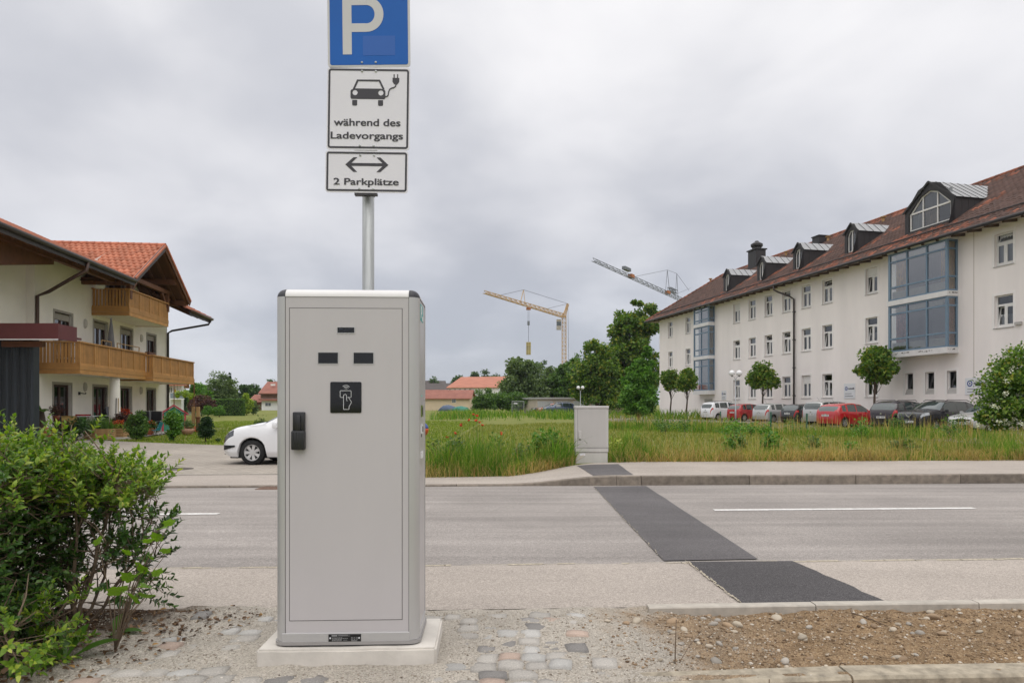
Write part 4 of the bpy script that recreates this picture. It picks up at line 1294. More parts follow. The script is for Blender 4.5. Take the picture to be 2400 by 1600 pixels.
# ---- glazed bays
M_CURY = mat("yellow_curtain", (0.62, 0.36, 0.07), 0.9, var=0.35, scale=3, stretch=(5, 5, 1))
M_CURR = mat("red_check_curtain", (0.42, 0.14, 0.10), 0.9, var=0.5, scale=5, stretch=(3, 3, 2))
M_RAIL = mat("grey_room_wall", (0.42, 0.42, 0.42), 0.9, var=0.1, scale=1)
M_BAND = mat("peeling_white_paint", (0.68, 0.66, 0.65), 0.8, var=0.06, scale=3)
M_PEEL = mat("bare_patch", (0.13, 0.12, 0.11), 0.9, var=0.4, scale=9)
def bay(u0, u1, d, levels, nm, bands, trans, curt, inner):
 """front with nm fields and one glazed side at u1; levels = list of (z0, z1)"""
 b = obj("glazed_bay", None, bl, loc=(u0, 0, 0))
 L = u1 - u0
 for z0, z1 in bands:
  MB().box(-.03, L + .03, -d - .05, .02, z0, z1).build("band", M_BAND, b)
 for li, (z0, z1) in enumerate(levels):
  fr = MB(); t = .09
  zsplit = [z0] + [z0 + q * (z1 - z0) for q in trans] + [z1]
  pst = [L * k / nm for k in range(nm + 1)]
  for k, x in enumerate(pst):
   a = max(0, x - t / 2) if 0 < k < nm else (0 if k == 0 else L - t * 1.6)
   e_ = a + (t if 0 < k < nm else t * 1.6)
   fr.box(a, e_, -d, -d + .10, z0, z1)
  for z in zsplit:
   q0 = z if z == z0 else (z - t if z == z1 else z - t / 2)
   fr.box(0.002, L - .002, -d + .006, -d + .094, q0, q0 + t)
  for x in (0, L - .10):
   for y in (-d + .104, -.10):
    fr.box(x + .002, x + .098, y, y + .09, z0, z1) if y > -d + .2 else None
   for z in zsplit:
    q0 = z if z == z0 else (z - t if z == z1 else z - t / 2)
    fr.box(x + .006, x + .094, -d + .104, -.004, q0, q0 + t)
  fr.build("bay_frame", M_BLUE, b)
  for k in range(nm):
   for j in range(len(zsplit) - 1):
    MB().face((pst[k] + .03, -d + .05, zsplit[j] + .04), (pst[k + 1] - .03, -d + .05, zsplit[j] + .04), (pst[k + 1] - .03, -d + .05, zsplit[j + 1] - .04), (pst[k] + .03, -d + .05, zsplit[j + 1] - .04)).build("pane", M_GLASSB, b)
  for x in (L - .05, .05):
   for j in range(len(zsplit) - 1):
    MB().face((x, -d + .12, zsplit[j] + .04), (x, -.06, zsplit[j] + .04), (x, -.06, zsplit[j + 1] - .04), (x, -d + .12, zsplit[j + 1] - .04)).build("pane", M_GLASSB, b)
  # inside: floor, ceiling, parapet, back wall and curtains
  ins = MB()
  ins.face((.02, -d + .1, z0 + .01), (L - .02, -d + .1, z0 + .01), (L - .02, 2.4, z0 + .01), (.02, 2.4, z0 + .01))
  ins.face((.02, -d + .1, z1 - .01), (.02, 2.4, z1 - .01), (L - .02, 2.4, z1 - .01), (L - .02, -d + .1, z1 - .01))
  ins.face((.02, 2.4, z0), (L - .02, 2.4, z0), (L - .02, 2.4, z1), (.02, 2.4, z1))
  ins.face((.02, .14, z0), (.02, 2.4, z0), (.02, 2.4, z1), (.02, .14, z1)); ins.face((L - .02, .14, z0), (L - .02, .14, z1), (L - .02, 2.4, z1), (L - .02, 2.4, z0))
  ins.build("room", M_RAIL, b)
  if inner:
   MB().box(.14, L - .2, -d + .16, -d + .22, z0 + .09, z0 + .52).build("parapet", mat("pale_parapet", (0.55, 0.55, 0.47), 0.8), b)
   MB().box(L * .4, L * .72, -.1, .4, z0 + .62, z0 + .68).build("table", mat("room_table", (0.22, 0.16, 0.10), 0.6), b)
   MB().box(L * .1, L * .9, -d + .14, -d + .17, z1 - .38, z1 - .16).build("blind_box", mat("pale_blind", (0.6, 0.58, 0.5), 0.8), b)
   mc = curt[li]
   o = MB().add(*curtain_geo(.95, z1 - z0 - .2)).build("curtain", mc, b); o.location = (.75, -d + .3, z0 + .1)
   o = MB().add(*curtain_geo(.55, z1 - z0 - .2)).build("curtain", mc, b); o.location = (L - .16, -d * .45, z0 + .1); o.rotation_euler = (0, 0, rad(90))
   if li == 1:
    o = MB().add(*curtain_geo(.45, (z1 - z0) * .75)).build("curtain", mc, b); o.location = (L - .55, -d + .35, z0 + .4)
 return b
def curtain_geo(w, h, n=9):
 V = []; F = []
 for k in range(n * 2 + 1):
  x = -w / 2 + w * k / (n * 2); y = .035 * math.sin(k * 1.7)
  V += [(x, y, 0), (x, y, h)]
 for k in range(n * 2): F.append((2 * k, 2 * k + 2, 2 * k + 3, 2 * k + 1))
 return V, F
b1 = bay(ba0, ba1, .66, [(4.22 - BG, 6.87 - BG), (7.16 - BG, 9.85 - BG)], 3, [(3.90 - BG, 4.215 - BG), (6.875 - BG, 7.155 - BG), (9.855 - BG, 10.1 - BG)], [.28, .82], [M_CURR, M_CURY], True)
# peeling spots on the bands of the near bay
pe = MB(); rn = random.Random(2)
for k in range(34):
 side = rn.random() < .3
 zc_ = rn.choice([4.08, 4.12, 7.05, 4.1]) - BG; s = rn.uniform(.02, .07)
 L = ba1 - ba0
 if side or zc_ > 6:
  y = rn.uniform(-.66, -.05); x = L + .0325
  poly = [(y + s * rn.uniform(.6, 1.4) * math.cos(a), zc_ + s * .6 * rn.uniform(.5, 1.2) * math.sin(a)) for a in np.linspace(0, 6.28, 7)[:-1]]
  pe.face(*[(x, p[0], p[1]) for p in poly])
 else:
  x = rn.uniform(.1, L * .8)
  poly = [(x + s * rn.uniform(.6, 2.4) * math.cos(a), zc_ + s * .6 * rn.uniform(.5, 1.2) * math.sin(a)) for a in np.linspace(0, 6.28, 7)[:-1]]
  pe.face(*[(p[0], -.7125, p[1]) for p in poly])
pe.build("peeling_spots", M_PEEL, b1)
b2 = bay(bb0, bb1, .60, [(2.5 - BG, 5.27 - BG), (5.57 - BG, 8.19 - BG), (8.5 - BG, 9.9 - BG)], 2, [(2.15 - BG, 2.495 - BG), (5.275 - BG, 5.565 - BG), (8.195 - BG, 8.495 - BG), (9.905 - BG, 10.1 - BG)], [.22, .78], [M_CURT] * 3, False)

# ---- roof: pantiles as real pieces
RD = 6.2; OV = 0.85                              # ridge depth behind the wall, overhang
ZE, ZR = 10.02 - BG, 14.62 - BG
slope = (ZR - ZE) / (RD + OV)
def roof_z(y): return ZE + (y + OV) * slope + 0.28 * max(0.0, 1 - (y + OV) / 1.5) ** 2 * 0  # y local depth
UT0, UR0 = -1.6, 2.0                             # eave corner and ridge end of the hip
rf = obj("roof", None, bl)
mb = MB()
UE = ULEN + 1
mb.face((UT0, -OV, ZE - .06), (UE, -OV, ZE - .06), (UE, RD, ZR - .06), (UR0, RD, ZR - .06))
mb.face((UE, 2 * RD + OV, ZE - .06), (UT0, 2 * RD + OV, ZE - .06), (UR0, RD, ZR - .06), (UE, RD, ZR - .06))
mb.face((UT0, 2 * RD + OV, ZE - .06), (UT0, -OV, ZE - .06), (UR0, RD, ZR - .06))
mb.face((UE, -OV, ZE - .06), (UE, 2 * RD + OV, ZE - .06), (UE, RD, ZR - .06))
mb.build("roof_deck", mat("roof_deck", (0.09, 0.05, 0.04), 0.85, var=.2), rf)
sf = MB()
sf.face((UT0, -OV, ZE - .10), (UT0, .0, ZE + .05), (UE, .0, ZE + .05), (UE, -OV, ZE - .10))
sf.face((UT0, -OV, ZE - .10), (UT0, 13, ZE - .10), (0, 13, ZE - .08), (0, 0, ZE - .08))
sf.build("soffit", M_SOFFIT, rf)
rt = MB()
u = .4
raf_me = MB().prism([(-OV + .04, ZE - .20), (-OV + .04, ZE - .11), (-.01, ZE + .04), (-.01, ZE - .10)], 0, -.05, .05).mesh("rafter_end", M_WOODD)
while u < UE - 1:
 obj("rafter_end", raf_me, rf, loc=(u, 0, 0)); u += .95
TW, TL = 0.30, 0.36
ncourse = int((RD + OV) * math.hypot(1, slope) / TL)
prof = [(0, .0), (.06, .045), (.13, .06), (.20, .045), (.26, .0), (.30, .0)]
def tile_geo(u, y):
 """one pantile lying on the slope; lower edge at y, laps the one below"""
 dy = TL / math.hypot(1, slope) * 1.12
 z0, z1 = roof_z(y) + .035, roof_z(y + dy) + .004
 V = [(u + a, y, z0 + h) for a, h in prof] + [(u + a, y + dy, z1 + h) for a, h in prof] + [(u + a, y, z0 - .03) for a, h in prof]
 n = 6
 F = [(k, k + 1, n + k + 1, n + k) for k in range(5)] + [(2 * n + k, 2 * n + k + 1, k + 1, k) for k in range(5)]
 return V, F
dyc = TL / math.hypot(1, slope)
V0, F0 = tile_geo(0, 0)
V0 = np.array(V0); F0 = np.array(F0); V0z = V0.copy(); V0z[:, 2] -= roof_z(0)
# openings for dormers (u range, y range)
DORM = []
for c_ in (540, 751, 977, 1302):
 DORM.append((U(z8(c_, 0)[0], -.9), .62, 0))
DORM.append(((U(z8(1655, 0)[0], -.9) + U(z8(1912, 0)[0], -.9)) / 2, 1.72, 1))
def in_dormer(u, y):
 for uc, hw, k in DORM:
  top = 3.1 if k == 0 else 4.6
  if uc - hw < u + .15 < uc + hw and .85 < y < top * (1 - abs(u + .15 - uc) / hw * .35): return True
 return False
tp = {"brown": [], "orange": []}; single = []
rn = random.Random(17)
nrow = int((RD + OV) / dyc) + 1
for j in range(nrow):
 y = -OV - .04 + j * dyc
 if y + dyc > RD + .1: break
 ul = UT0 + (UR0 - UT0) * (y + OV) / (RD + OV)
 n = int((UE - ul) / TW)
 for i in range(n):
  u = UE - (i + 1) * TW
  if in_dormer(u, y): continue
  # weathered brown with orange near the eaves, below each dormer and along the ridge
  po = .01
  if j < 3: po = .42
  if j >= nrow - 3: po = .7
  for uc, hw, k in DORM:
   if abs(u - uc) < hw + .45 and y < 1.6: po = max(po, .62)
   if hw * .9 < u - uc < hw + 2.0 and .8 < y < 3.0 and abs((u - uc - hw) - (y - .8) * .55) < .35: po = .85
  kind = "orange" if rn.random() < po * (0.5 if u < 18 else .72) else "brown"
  ps = (u, y)
  if j < 9 and 33.0 < u < 39.9: single.append((u, y, kind))
  else: tp[kind].append(ps)
single.sort(key=lambda q: -q[0])
for q in single[290:]: tp[q[2]].append(q[:2])
single = single[:290]
for kind, m_ in (("brown", M_TILE), ("orange", M_TILE2)):
 P_ = np.array(tp[kind]);
 zz_ = ZE + (P_[:, 1] + OV) * slope
 jit = np.random.default_rng(3).normal(0, .006, len(P_))
 Vv = (V0z[None] + np.stack([P_[:, 0], P_[:, 1], zz_ + jit], -1)[:, None]).reshape(-1, 3)
 Ff = (F0[None] + (np.arange(len(P_)) * len(V0))[:, None, None]).reshape(-1, 4)
 o = obj("roof_tiles", np_mesh("roof_tiles", Vv, Ff, m_), rf, kind='stuff')
tm = {}
for kind, m_ in (("brown", M_TILE1), ("orange", M_TILE21)):
 mm = bpy.data.meshes.new("tile"); mm.from_pydata([tuple(v) for v in V0z], [], [tuple(int(a) for a in f) for f in F0]); mm.materials.append(m_); tm[kind] = mm
for u, y, kind in single:
 obj("tile", tm[kind], rf, loc=(u, y, roof_z(y) + rn.gauss(0, .006)))
# hip tiles on the far end face, ridge caps
cap_me = MB().lathe([(.13, 0), (.12, .40)], (0, 0, 0), 10, 0).mesh("ridge_cap", M_TILE21, True)
u = UR0
while u < UE:
 obj("ridge_cap", cap_me, rf, loc=(u, RD, ZR + .02)); u += .37
mb = MB()
for k in range(20):
 f = k / 20; f2 = (k + 1.1) / 20
 p = Vector((UT0 + (UR0 - UT0) * f, -OV + (RD + OV) * f, ZE + (ZR - ZE) * f + .06)); q = Vector((UT0 + (UR0 - UT0) * f2, -OV + (RD + OV) * f2, ZE + (ZR - ZE) * f2 + .05))
 mb.tube([p, q], [.13, .11], 8)
mb.build("hip_caps", M_TILE2, rf, smooth=True)
# gutter, snow guard, downpipe
g = MB(); n = 6
for k in range(n):
 pass
g.tube([(UT0, -OV - .10, ZE - .06), (UE, -OV - .10, ZE - .06)], .085, 10)
g.build("gutter", M_GUTTER, bl, smooth=True)
g = MB(); g.tube([(UT0 + 1, -OV + .78, roof_z(-OV + .78) + .16), (UE, -OV + .78, roof_z(-OV + .78) + .16)], .035, 6)
g.build("snow_guard", M_GUTTER, bl, smooth=True)
br_me = MB().bar((0, -OV + .70, roof_z(-OV + .7) + .02), (0, -OV + .78, roof_z(-OV + .78) + .18), .03).mesh("guard_bracket", M_GUTTER)
u = 1.0
while u < UE - .5: obj("guard_bracket", br_me, bl, loc=(u, 0, 0)); u += 1.4
up = U(z8(943, 0)[0], .1); ug = U(z8(820, 0)[0], OV + .1)
g = MB(); g.tube([(ug, -OV - .10, ZE - .1), (ug, -OV - .10, ZE - .42), (ug + .25, -OV + .1, ZE - .62), (up - .25, -.3, ZE - 1.0), (up, -.11, ZE - 1.25), (up, -.11, .0)], .065, 10)
g.build("downpipe", mat("downpipe_brown", (0.035, 0.024, 0.022), 0.4, var=.1), bl, smooth=True)
for z in (2, 4, 6, 8): MB().box(up - .085, up + .085, -.19, 0, z, z + .05).build("pipe_clamp", M_GUTTER, bl)
# chimneys
for px, py_t, hw, m_ in ((1776, 588, .65, M_DARKM), (1927, 556, .42, M_DARKM)):
 uc = U(px, -RD + .8); zt_ = Zat(px, py_t, -RD + .8)
 c = MB().box(uc - hw, uc + hw, RD - 1.4, RD - .4, ZR - 1.2, zt_).build("chimney", m_, bl)
 if hw > .5:
  MB().box(uc - hw - .1, uc + hw + .1, RD - 1.5, RD - .3, zt_, zt_ + .10).build("cap", m_, c)
  MB().lathe([(.42, zt_ + .10), (.42, zt_ + .3), (.55, zt_ + .42), (.55, zt_ + .6), (.2, zt_ + .82), (.16, zt_ + .9)], (uc, RD - .9, 0), 10).build("cowl", M_DARKM, c)
 else:
  MB().box(uc - hw - .06, uc + hw + .06, RD - 1.46, RD - .34, zt_, zt_ + .07).build("cap", m_, c)
# vent pipes on the slope
for zx, zy in ((1490, 362), (1152, 475), (895, 575), (432, 738)):
 px, py = z8(zx, zy); uc = U(px, -5.2)
 MB().lathe([(.10, 0), (.10, .28), (.20, .30), (.20, .36)], (uc, 5.2, roof_z(5.2) + .02), 8).build("roof_vent", mat("yellow_clay", (0.42, 0.25, 0.11), 0.8), bl)
# dormers
def dormer(uc, big):
 b = obj("dormer", None, bl, loc=(uc, 0.9, 0))
 zb_ = 11.05 - BG
 if not big:
  hw, eave, pk, ow = .62, 12.45 - BG, 13.02 - BG, .10
  wo = [(-.375, .12), (.375, .12), (.375, 1.18), (.20, 1.52), (-.20, 1.52), (-.375, 1.18)]
  vert = [(0, .12, 1.52)]; hor = []
  gable = [(-hw, 0), (hw, 0), (hw, eave - zb_), (hw * .45, pk - zb_ - .08), (0, pk - zb_), (-hw * .45, pk - zb_ - .08), (-hw, eave - zb_)]
 else:
  hw, eave, pk, ow = 1.72, 12.45 - BG, 13.75 - BG, .14
  wo = [(-1.45, .22), (1.45, .22), (1.45, 1.22), (.58, 2.03), (0, 2.22), (-.58, 2.03), (-1.45, 1.22)]
  vert = [(-.50, .22, 2.02), (.50, .22, 2.02)]; hor = [(1.22, -1.45, 1.45)]
  gable = [(-hw, 0), (hw, 0), (hw, eave - zb_), (hw * .45, 2.45), (0, pk - zb_), (-hw * .45, 2.45), (-hw, eave - zb_)]
 # front: dark cheek frame with the opening (ring between gable outline and window outline)
 fr = MB(); N = 28
 def resample(poly, ang):
  # radial sample round (0, mid)
  cz = .75 if not big else .95
  best = None
  dx, dz = math.cos(ang), math.sin(ang)
  for (x1, z1), (x2, z2) in zip(poly, poly[1:] + poly[:1]):
   ex_, ez_ = x2 - x1, z2 - z1
   den = dx * ez_ - dz * ex_
   if abs(den) < 1e-9: continue
   t = ((x1) * ez_ - (z1 - cz) * ex_) / den
   s = ((x1) * dz - (z1 - cz) * dx) / den
   if t > 1e-6 and -1e-6 <= s <= 1 + 1e-6 and (best is None or t < best): best = t
  return (dx * best, cz + dz * best)
 angs = sorted({math.atan2(p[1] - (.75 if not big else .95), p[0]) for p in gable + wo})
 o_ = [resample(gable, a) for a in angs]; i_ = [resample(wo, a) for a in angs]
 n = len(angs)
 V = [(p[0], -.10, p[1] + zb_) for p in o_] + [(p[0], -.10, p[1] + zb_) for p in i_] + [(p[0], .16, p[1] + zb_) for p in i_]
 F = []
 for k in range(n):
  k2 = (k + 1) % n
  F += [(k, k2, n + k2, n + k), (n + k, n + k2, 2 * n + k2, 2 * n + k)]
 fr.add(V, F).build("cheek_front", M_DARKM, b)
 # side cheeks and body back into the roof
 def yback(z): return (z - ZE) / slope - OV - .9 + .05
 for s in (-1, 1):
  bd = MB()
  p = [(s * hw, -.10, zb_ - .3), (s * hw, -.10, eave), (s * hw, yback(eave), eave), (s * hw, yback(zb_ - .3), zb_ - .3)]
  bd.face(*(p if s > 0 else p[::-1]))
  bd.build("cheek", M_DARKM, b)
 k = .35
 while k < yback(eave) - .1:
  zl = ZE + (k + .9 + OV) * slope
  for s in (-1, 1): MB().box(s * hw - .012, s * hw + .012, k, k + .02, max(zb_, zl), eave).build("cheek_seam", M_DARKM, b)
  k += .42
 # metal roof: two planes running back to meet the main roof
 zo = .05; e_o = .10
 rfm = MB()
 for s in (-1, 1):
  sl_ = (pk - eave) / hw
  p = [(s * (hw + e_o), -.16, eave - e_o * sl_ + zo), (0, -.16, pk + zo), (0, yback(pk + zo), pk + zo), (s * (hw + e_o), yback(eave - e_o * sl_ + zo), eave - e_o * sl_ + zo)]
  rfm.face(*(p if s < 0 else p[::-1]))
 rfm.face((-hw - e_o, -.16, eave - e_o * sl_ + zo - .10), (0, -.16, pk + zo - .10), (0, -.16, pk + zo), (-hw - e_o, -.16, eave - e_o * sl_ + zo))
 rfm.face((hw + e_o, -.16, eave - e_o * sl_ + zo), (0, -.16, pk + zo), (0, -.16, pk + zo - .10), (hw + e_o, -.16, eave - e_o * sl_ + zo - .10))
 rfm.build("dormer_roof", M_ZINC, b)
 ns = 5 if not big else 8
 yb_ = yback(pk)
 seam = MB()
 for j in range(ns):
  y = -.14 + (yb_ * .98) * j / ns
  for s in (-1, 1):
   ze_ = eave - e_o * sl_ + zo
   f = 0.0
   # stop where the seam runs under the main roof
   def pt(f): return (s * (hw + e_o) * (1 - f), y, ze_ + (pk + zo - ze_) * f)
   f0 = 0.0
   while f0 < 1 and yback(pt(f0)[2]) < y: f0 += .05
   if f0 < .95: seam.bar(pt(f0), pt(1.0), .03, .04)
 seam.bar((-hw - e_o, -.17, eave - e_o * sl_ + zo - .03), (0, -.17, pk + zo - .03), .03, .10); seam.bar((hw + e_o, -.17, eave - e_o * sl_ + zo - .03), (0, -.17, pk + zo - .03), .03, .10)
 seam.build("seam", M_DARKM, b)
 # window in the dormer
 w = MB(); wd = .085 if not big else .085
 for (x1, z1), (x2, z2) in zip(wo, wo[1:] + wo[:1]):
  w.bar((x1 * .96, .02, z1 + zb_ + (wd * .4 if z1 < .5 else -wd * .3)), (x2 * .96, .02, z2 + zb_ + (wd * .4 if z2 < .5 else -wd * .3)), wd, .06, up=(0, 1, 0))
 for x, a, c_ in vert: w.bar((x, .02, a + zb_), (x, .02, c_ + zb_), wd * .9, .06)
 for z, a, c_ in hor: w.bar((a, .015, z + zb_), (c_, .015, z + zb_), .07, wd * 1.1)
 wi = w.build("window", M_FRAMEW, b)
 MB().face(*[(x, .03, z + zb_) for x, z in wo]).build("pane", M_GLASS, wi)
 MB().face(*[(x * 1.0, .9 if not big else 1.2, z + zb_) for x, z in wo]).build("room_lining", M_ROOM, wi)
 if not big:
  o = MB().add(*curtain_geo(.34, 1.2)).build("curtain", M_CURT, wi); o.location = (.19, .14, zb_ + .15)
 else:
  o = MB().add(*curtain_geo(.85, .9)).build("curtain", M_CURT, wi); o.location = (-.98, .14, zb_ + .26)
  o = MB().add(*curtain_geo(.95, .9)).build("curtain", mat("peach_curtain", (0.55, 0.42, 0.30), 0.9, var=.3, scale=2), wi); o.location = (0.02, .14, zb_ + .26)
  o = MB().add(*curtain_geo(2.6, .8)).build("blind", mat("grey_blind", (0.33, 0.34, 0.35), 0.9), wi); o.location = (0, .2, zb_ + 1.28)
 # apron of lead in front
 return b
for uc, hw, k in DORM: dormer(uc, k)
# wall plates with a round emblem and a line of print
M_PLATE = mat("plate_white", (0.70, 0.70, 0.72), 0.5, var=.02); M_EMB = mat("emblem_blue", (0.03, 0.06, 0.25), 0.5); M_PRT = mat("print_black", (0.03, 0.03, 0.04), 0.6)
for zx, zy, w, h in ((515, 1427, .75, .8), (1285, 1400, 1.0, .95), (2060, 1370, 1.25, .85)):
 px, py = z8(zx, zy); uc, zc_ = U(px), Zat(px, py)
 p = MB().box(uc - w / 2, uc + w / 2, -.03, .0, zc_ - h / 2, zc_ + h / 2).build("wall_plate", M_PLATE, bl)
 r__ = .13 * w
 mb = MB(); n = 16
 V = [(uc - w * .28 + rr_ * math.cos(a), -.033, zc_ + h * .16 + rr_ * math.sin(a)) for rr_ in (r__ * .62, r__) for a in np.linspace(0, 2 * math.pi, n, endpoint=False)]
 mb.add(V, [(k, (k + 1) % n, n + (k + 1) % n, n + k) for k in range(n)]); mb.lathe([(r__ * .3, -.034), (r__ * .3, -.032)], (uc - w * .28, 0, zc_ + h * .16), 8, 1)
 mb.build("emblem", M_EMB, p)
 mb = MB(); rn = random.Random(int(zx))
 x = uc - w * .10
 while x < uc + w * .42:
  L = rn.uniform(.03, .07); mb.box(x, x + L, -.033, -.031, zc_ + h * .10, zc_ + h * .10 + rn.uniform(.07, .11)); x += L + .015
 for k in range(2): mb.box(uc - w * .4, uc + w * rn.uniform(.2, .42), -.033, -.031, zc_ - h * (.2 + .16 * k), zc_ - h * (.17 + .16 * k))
 mb.build("print", M_PRT, p)
px, py = z8(2322, 985); uc, zc_ = U(px), Zat(px, py)
p = MB().box(uc - .16, uc + .16, -.10, 0, zc_ - .08, zc_ + .06).build("wall_lamp", M_SILL, bl)
# low basement strip / entrance under the far bay
px, py = z8(420, 1475); uc, zc_ = U(px), Zat(px, py)
MB().box(uc - .7, uc + .7, -.02, .02, .0, 1.9).build("door", mat("cellar_door", (0.45, 0.42, 0.38), 0.7), bl)

# the survey fixes sizes only up to scale: storeys of 3.45 m put the house clear of the parked cars
KB = 1.15
bl.scale = (KB, KB, KB)
bl.location = (BO.x * KB, BO.y * KB, CAMZ + KB * (BG - CAMZ))

# =================================================================== CHALET-STYLE HOUSE ON THE LEFT
M_HWALL = mat("cream_render", (0.86, 0.815, 0.74), 0.9, var=0.06, scale=0.8, bump=0.1, bscale=40)
M_PINE = mat("golden_larch", (0.44, 0.22, 0.066), 0.6, var=0.16, scale=2.2, stretch=(1, 1, 1), rand=0.10)
M_PINE2 = mat("golden_larch_slats", (0.41, 0.205, 0.062), 0.6, var=0.16, scale=3, island=0.14)
M_BEAM = mat("red_brown_timber", (0.135, 0.052, 0.022), 0.65, var=0.2, scale=2, stretch=(2, 2, 2))
M_SOFF = mat("red_brown_boarding", (0.11, 0.045, 0.02), 0.7, var=0.22, scale=4, stretch=(1, 6, 1))
M_FASC = mat("dark_fascia", (0.05, 0.043, 0.042), 0.55, var=0.1, scale=2)
M_CLAY = mat("orange_clay_tile", (0.45, 0.165, 0.095), 0.75, var=0.16, scale=2.5, island=0.16, spec=.35)
M_CLAY1 = mat("orange_clay_cap", (0.47, 0.16, 0.09), 0.75, var=0.16, scale=2.5, rand=0.14, spec=.35)
M_PIPE = mat("copper_brown_pipe", (0.085, 0.05, 0.038), 0.4, metal=.2, var=0.1, scale=3)
M_DOORF = mat("dark_red_door_frame", (0.055, 0.02, 0.014), 0.45, var=0.15, scale=4)
M_DTRIM = mat("grey_door_surround", (0.36, 0.33, 0.29), 0.8, var=0.06, scale=3)
M_DGLASS = glassmat("door_glass", (0.75, 0.8, 0.8), 0.5)

HX = Vector((-0.1113, 0.9938, 0)); HN = Vector((0.9938, 0.1113, 0)); HO = Vector((-19.6, 28.2, 0)); HG = -0.29
HROT = math.atan2(HX.y, HX.x)
hs = thing("chalet_house", "cream house with orange tiled gable roof and golden wooden balconies", "house", (HO.x, HO.y, HG), HROT)
def HU(px, d=0.0):
 r = (px - 1200) / 1600; o = HO + HN * d
 return (o.x - r * o.y) / (r * HX.y - HX.x)
def HD(u, d=0.0): return (HO + HN * d + HX * u).y
def HZ(px, py, d=0.0): return CAMZ - (py - 950) / 1600 * HD(HU(px, d), d) - HG
def z1(zx, zy): return zx / 3.5636, 500 + zy / 3.5636
def z2(zx, zy): return zx / 3.5636, 860 + zy / 3.5636
F1 = 2.82 - HG                                   # first floor level
ddoors = []
for a, b_ in ((447, 592), (780, 893), (1005, 1095), (1225, 1297)):
 ddoors.append((HU(z2(a, 0)[0]), HU(z2(b_, 0)[0]), .02, 2.08 - HG))
udoors = []
for a, b_ in ((455, 600), (785, 895), (1010, 1105), (1228, 1300)):
 udoors.append((HU(z1(a, 0)[0]), HU(z1(b_, 0)[0]), F1 + .02, 5.22 - HG))
gd = (5.9, 8.2, 5.75 - HG, 7.9 - HG)             # balcony door in the gable
UEND = 13.7
hw = wall_holes(-.2, UEND, -.3, 7.95, ddoors + udoors + [gd], .14)
hw.face((-.2, 0, -.3), (-.2, 0, 7.95), (-.2, .34, 7.95), (-.2, .34, -.3))
hw.face((UEND, 0, -.3), (UEND, 10, -.3), (UEND, 10, 7.95), (UEND, 0, 7.95))
hw.face((-11, .33, -.3), (-.2, .33, -.3), (-.2, .33, 7.95), (-11, .33, 7.95))
# gable field above
hw.face((3.6, 0.0, 7.951), (10.3, 0.0, 7.951), (6.94, 0.0, 9.55))
hw.face((-11, .33, -.3), (-11, .33, 7.95), (-11, 10, 7.95), (-11, 10, -.3)); hw.face((-11, 10, -.3), (-11, 10, 7.95), (UEND, 10, 7.95), (UEND, 10, -.3))
hw.build("wall", M_HWALL, hs)
def glazed_door(u0, u1, z0, z1_, sub=True):
 w, h = u1 - u0, z1_ - z0; c = (u0 + u1) / 2
 mb = MB(); f = .10
 mb.box(-w / 2, -w / 2 + f, 0, .07, 0, h); mb.box(w / 2 - f, w / 2, 0, .07, 0, h); mb.box(-w / 2 + f, w / 2 - f, 0, .07, h - f, h); mb.box(-w / 2 + f, w / 2 - f, 0, .07, 0, .16)
 mb.box(-.07, .07, -.004, .07, .16, h - f)
 p = mb.build("door", M_DOORF, hs, loc=(c, .12, z0))
 for s in (-1, 1):
  MB().face((s * (w / 4) - (w / 4 - .09), .03, .18), (s * (w / 4) + (w / 4 - .09), .03, .18), (s * (w / 4) + (w / 4 - .09), .03, h - f - .01), (s * (w / 4) - (w / 4 - .09), .03, h - f - .01)).build("pane", M_DGLASS, p)
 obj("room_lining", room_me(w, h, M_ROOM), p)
 t = .11
 sr = MB(); sr.box(-w / 2 - t, -w / 2, -.135, .02, 0, h + t); sr.box(w / 2, w / 2 + t, -.135, .02, 0, h + t); sr.box(-w / 2, w / 2, -.135, .02, h, h + t)
 sr.build("surround", M_DTRIM, p)
 o = MB().add(*curtain_geo(w * .3, h - .3)).build("curtain", M_CURT, p); o.location = (-w * .22, .2, .1)
 MB().box(.0, .02, -.03, 0, h * .45, h * .52).build("handle", M_SILL, p)
 return p
for q in ddoors: glazed_door(*q)
for q in udoors:
 p = glazed_door(*q)
 MB().box(-(q[1] - q[0]) / 2 + .02, (q[1] - q[0]) / 2 - .02, -.02, 0, q[3] - q[2] - .30, q[3] - q[2] - .02).build("roller_shutter", M_DTRIM, p)
glazed_door(*gd)
# wall lamps
for zx, zy, f in ((705, 165, z2), (1172, 195, z2), (707, 920, z1), (1176, 1042, z1), (1345, 275, z2)):
 if zx == 1345: continue
 px, py = f(zx, zy); u = HU(px); z = HZ(px, py)
 mb = MB(); mb.lathe([(.02, z - .22), (.09, z - .16), (.11, z), (.09, z + .16), (.02, z + .22)], (u, -.02, 0), 10)
 mb.build("wall_lamp", mat("lamp_ceramic", (0.5, 0.47, 0.42), 0.5), hs, smooth=True)
px, py = z2(680, 222); u = HU(px); z = HZ(px, py)
mb = MB(); mb.tube([(u - .28, -.05, z + .03), (u + .28, -.05, z), (u + .3, -.05, z + .06)], .022, 6); mb.box(u - .3, u - .24, -.08, 0, z - .06, z + .08)
mb.build("towel_hook", M_FASC, hs)
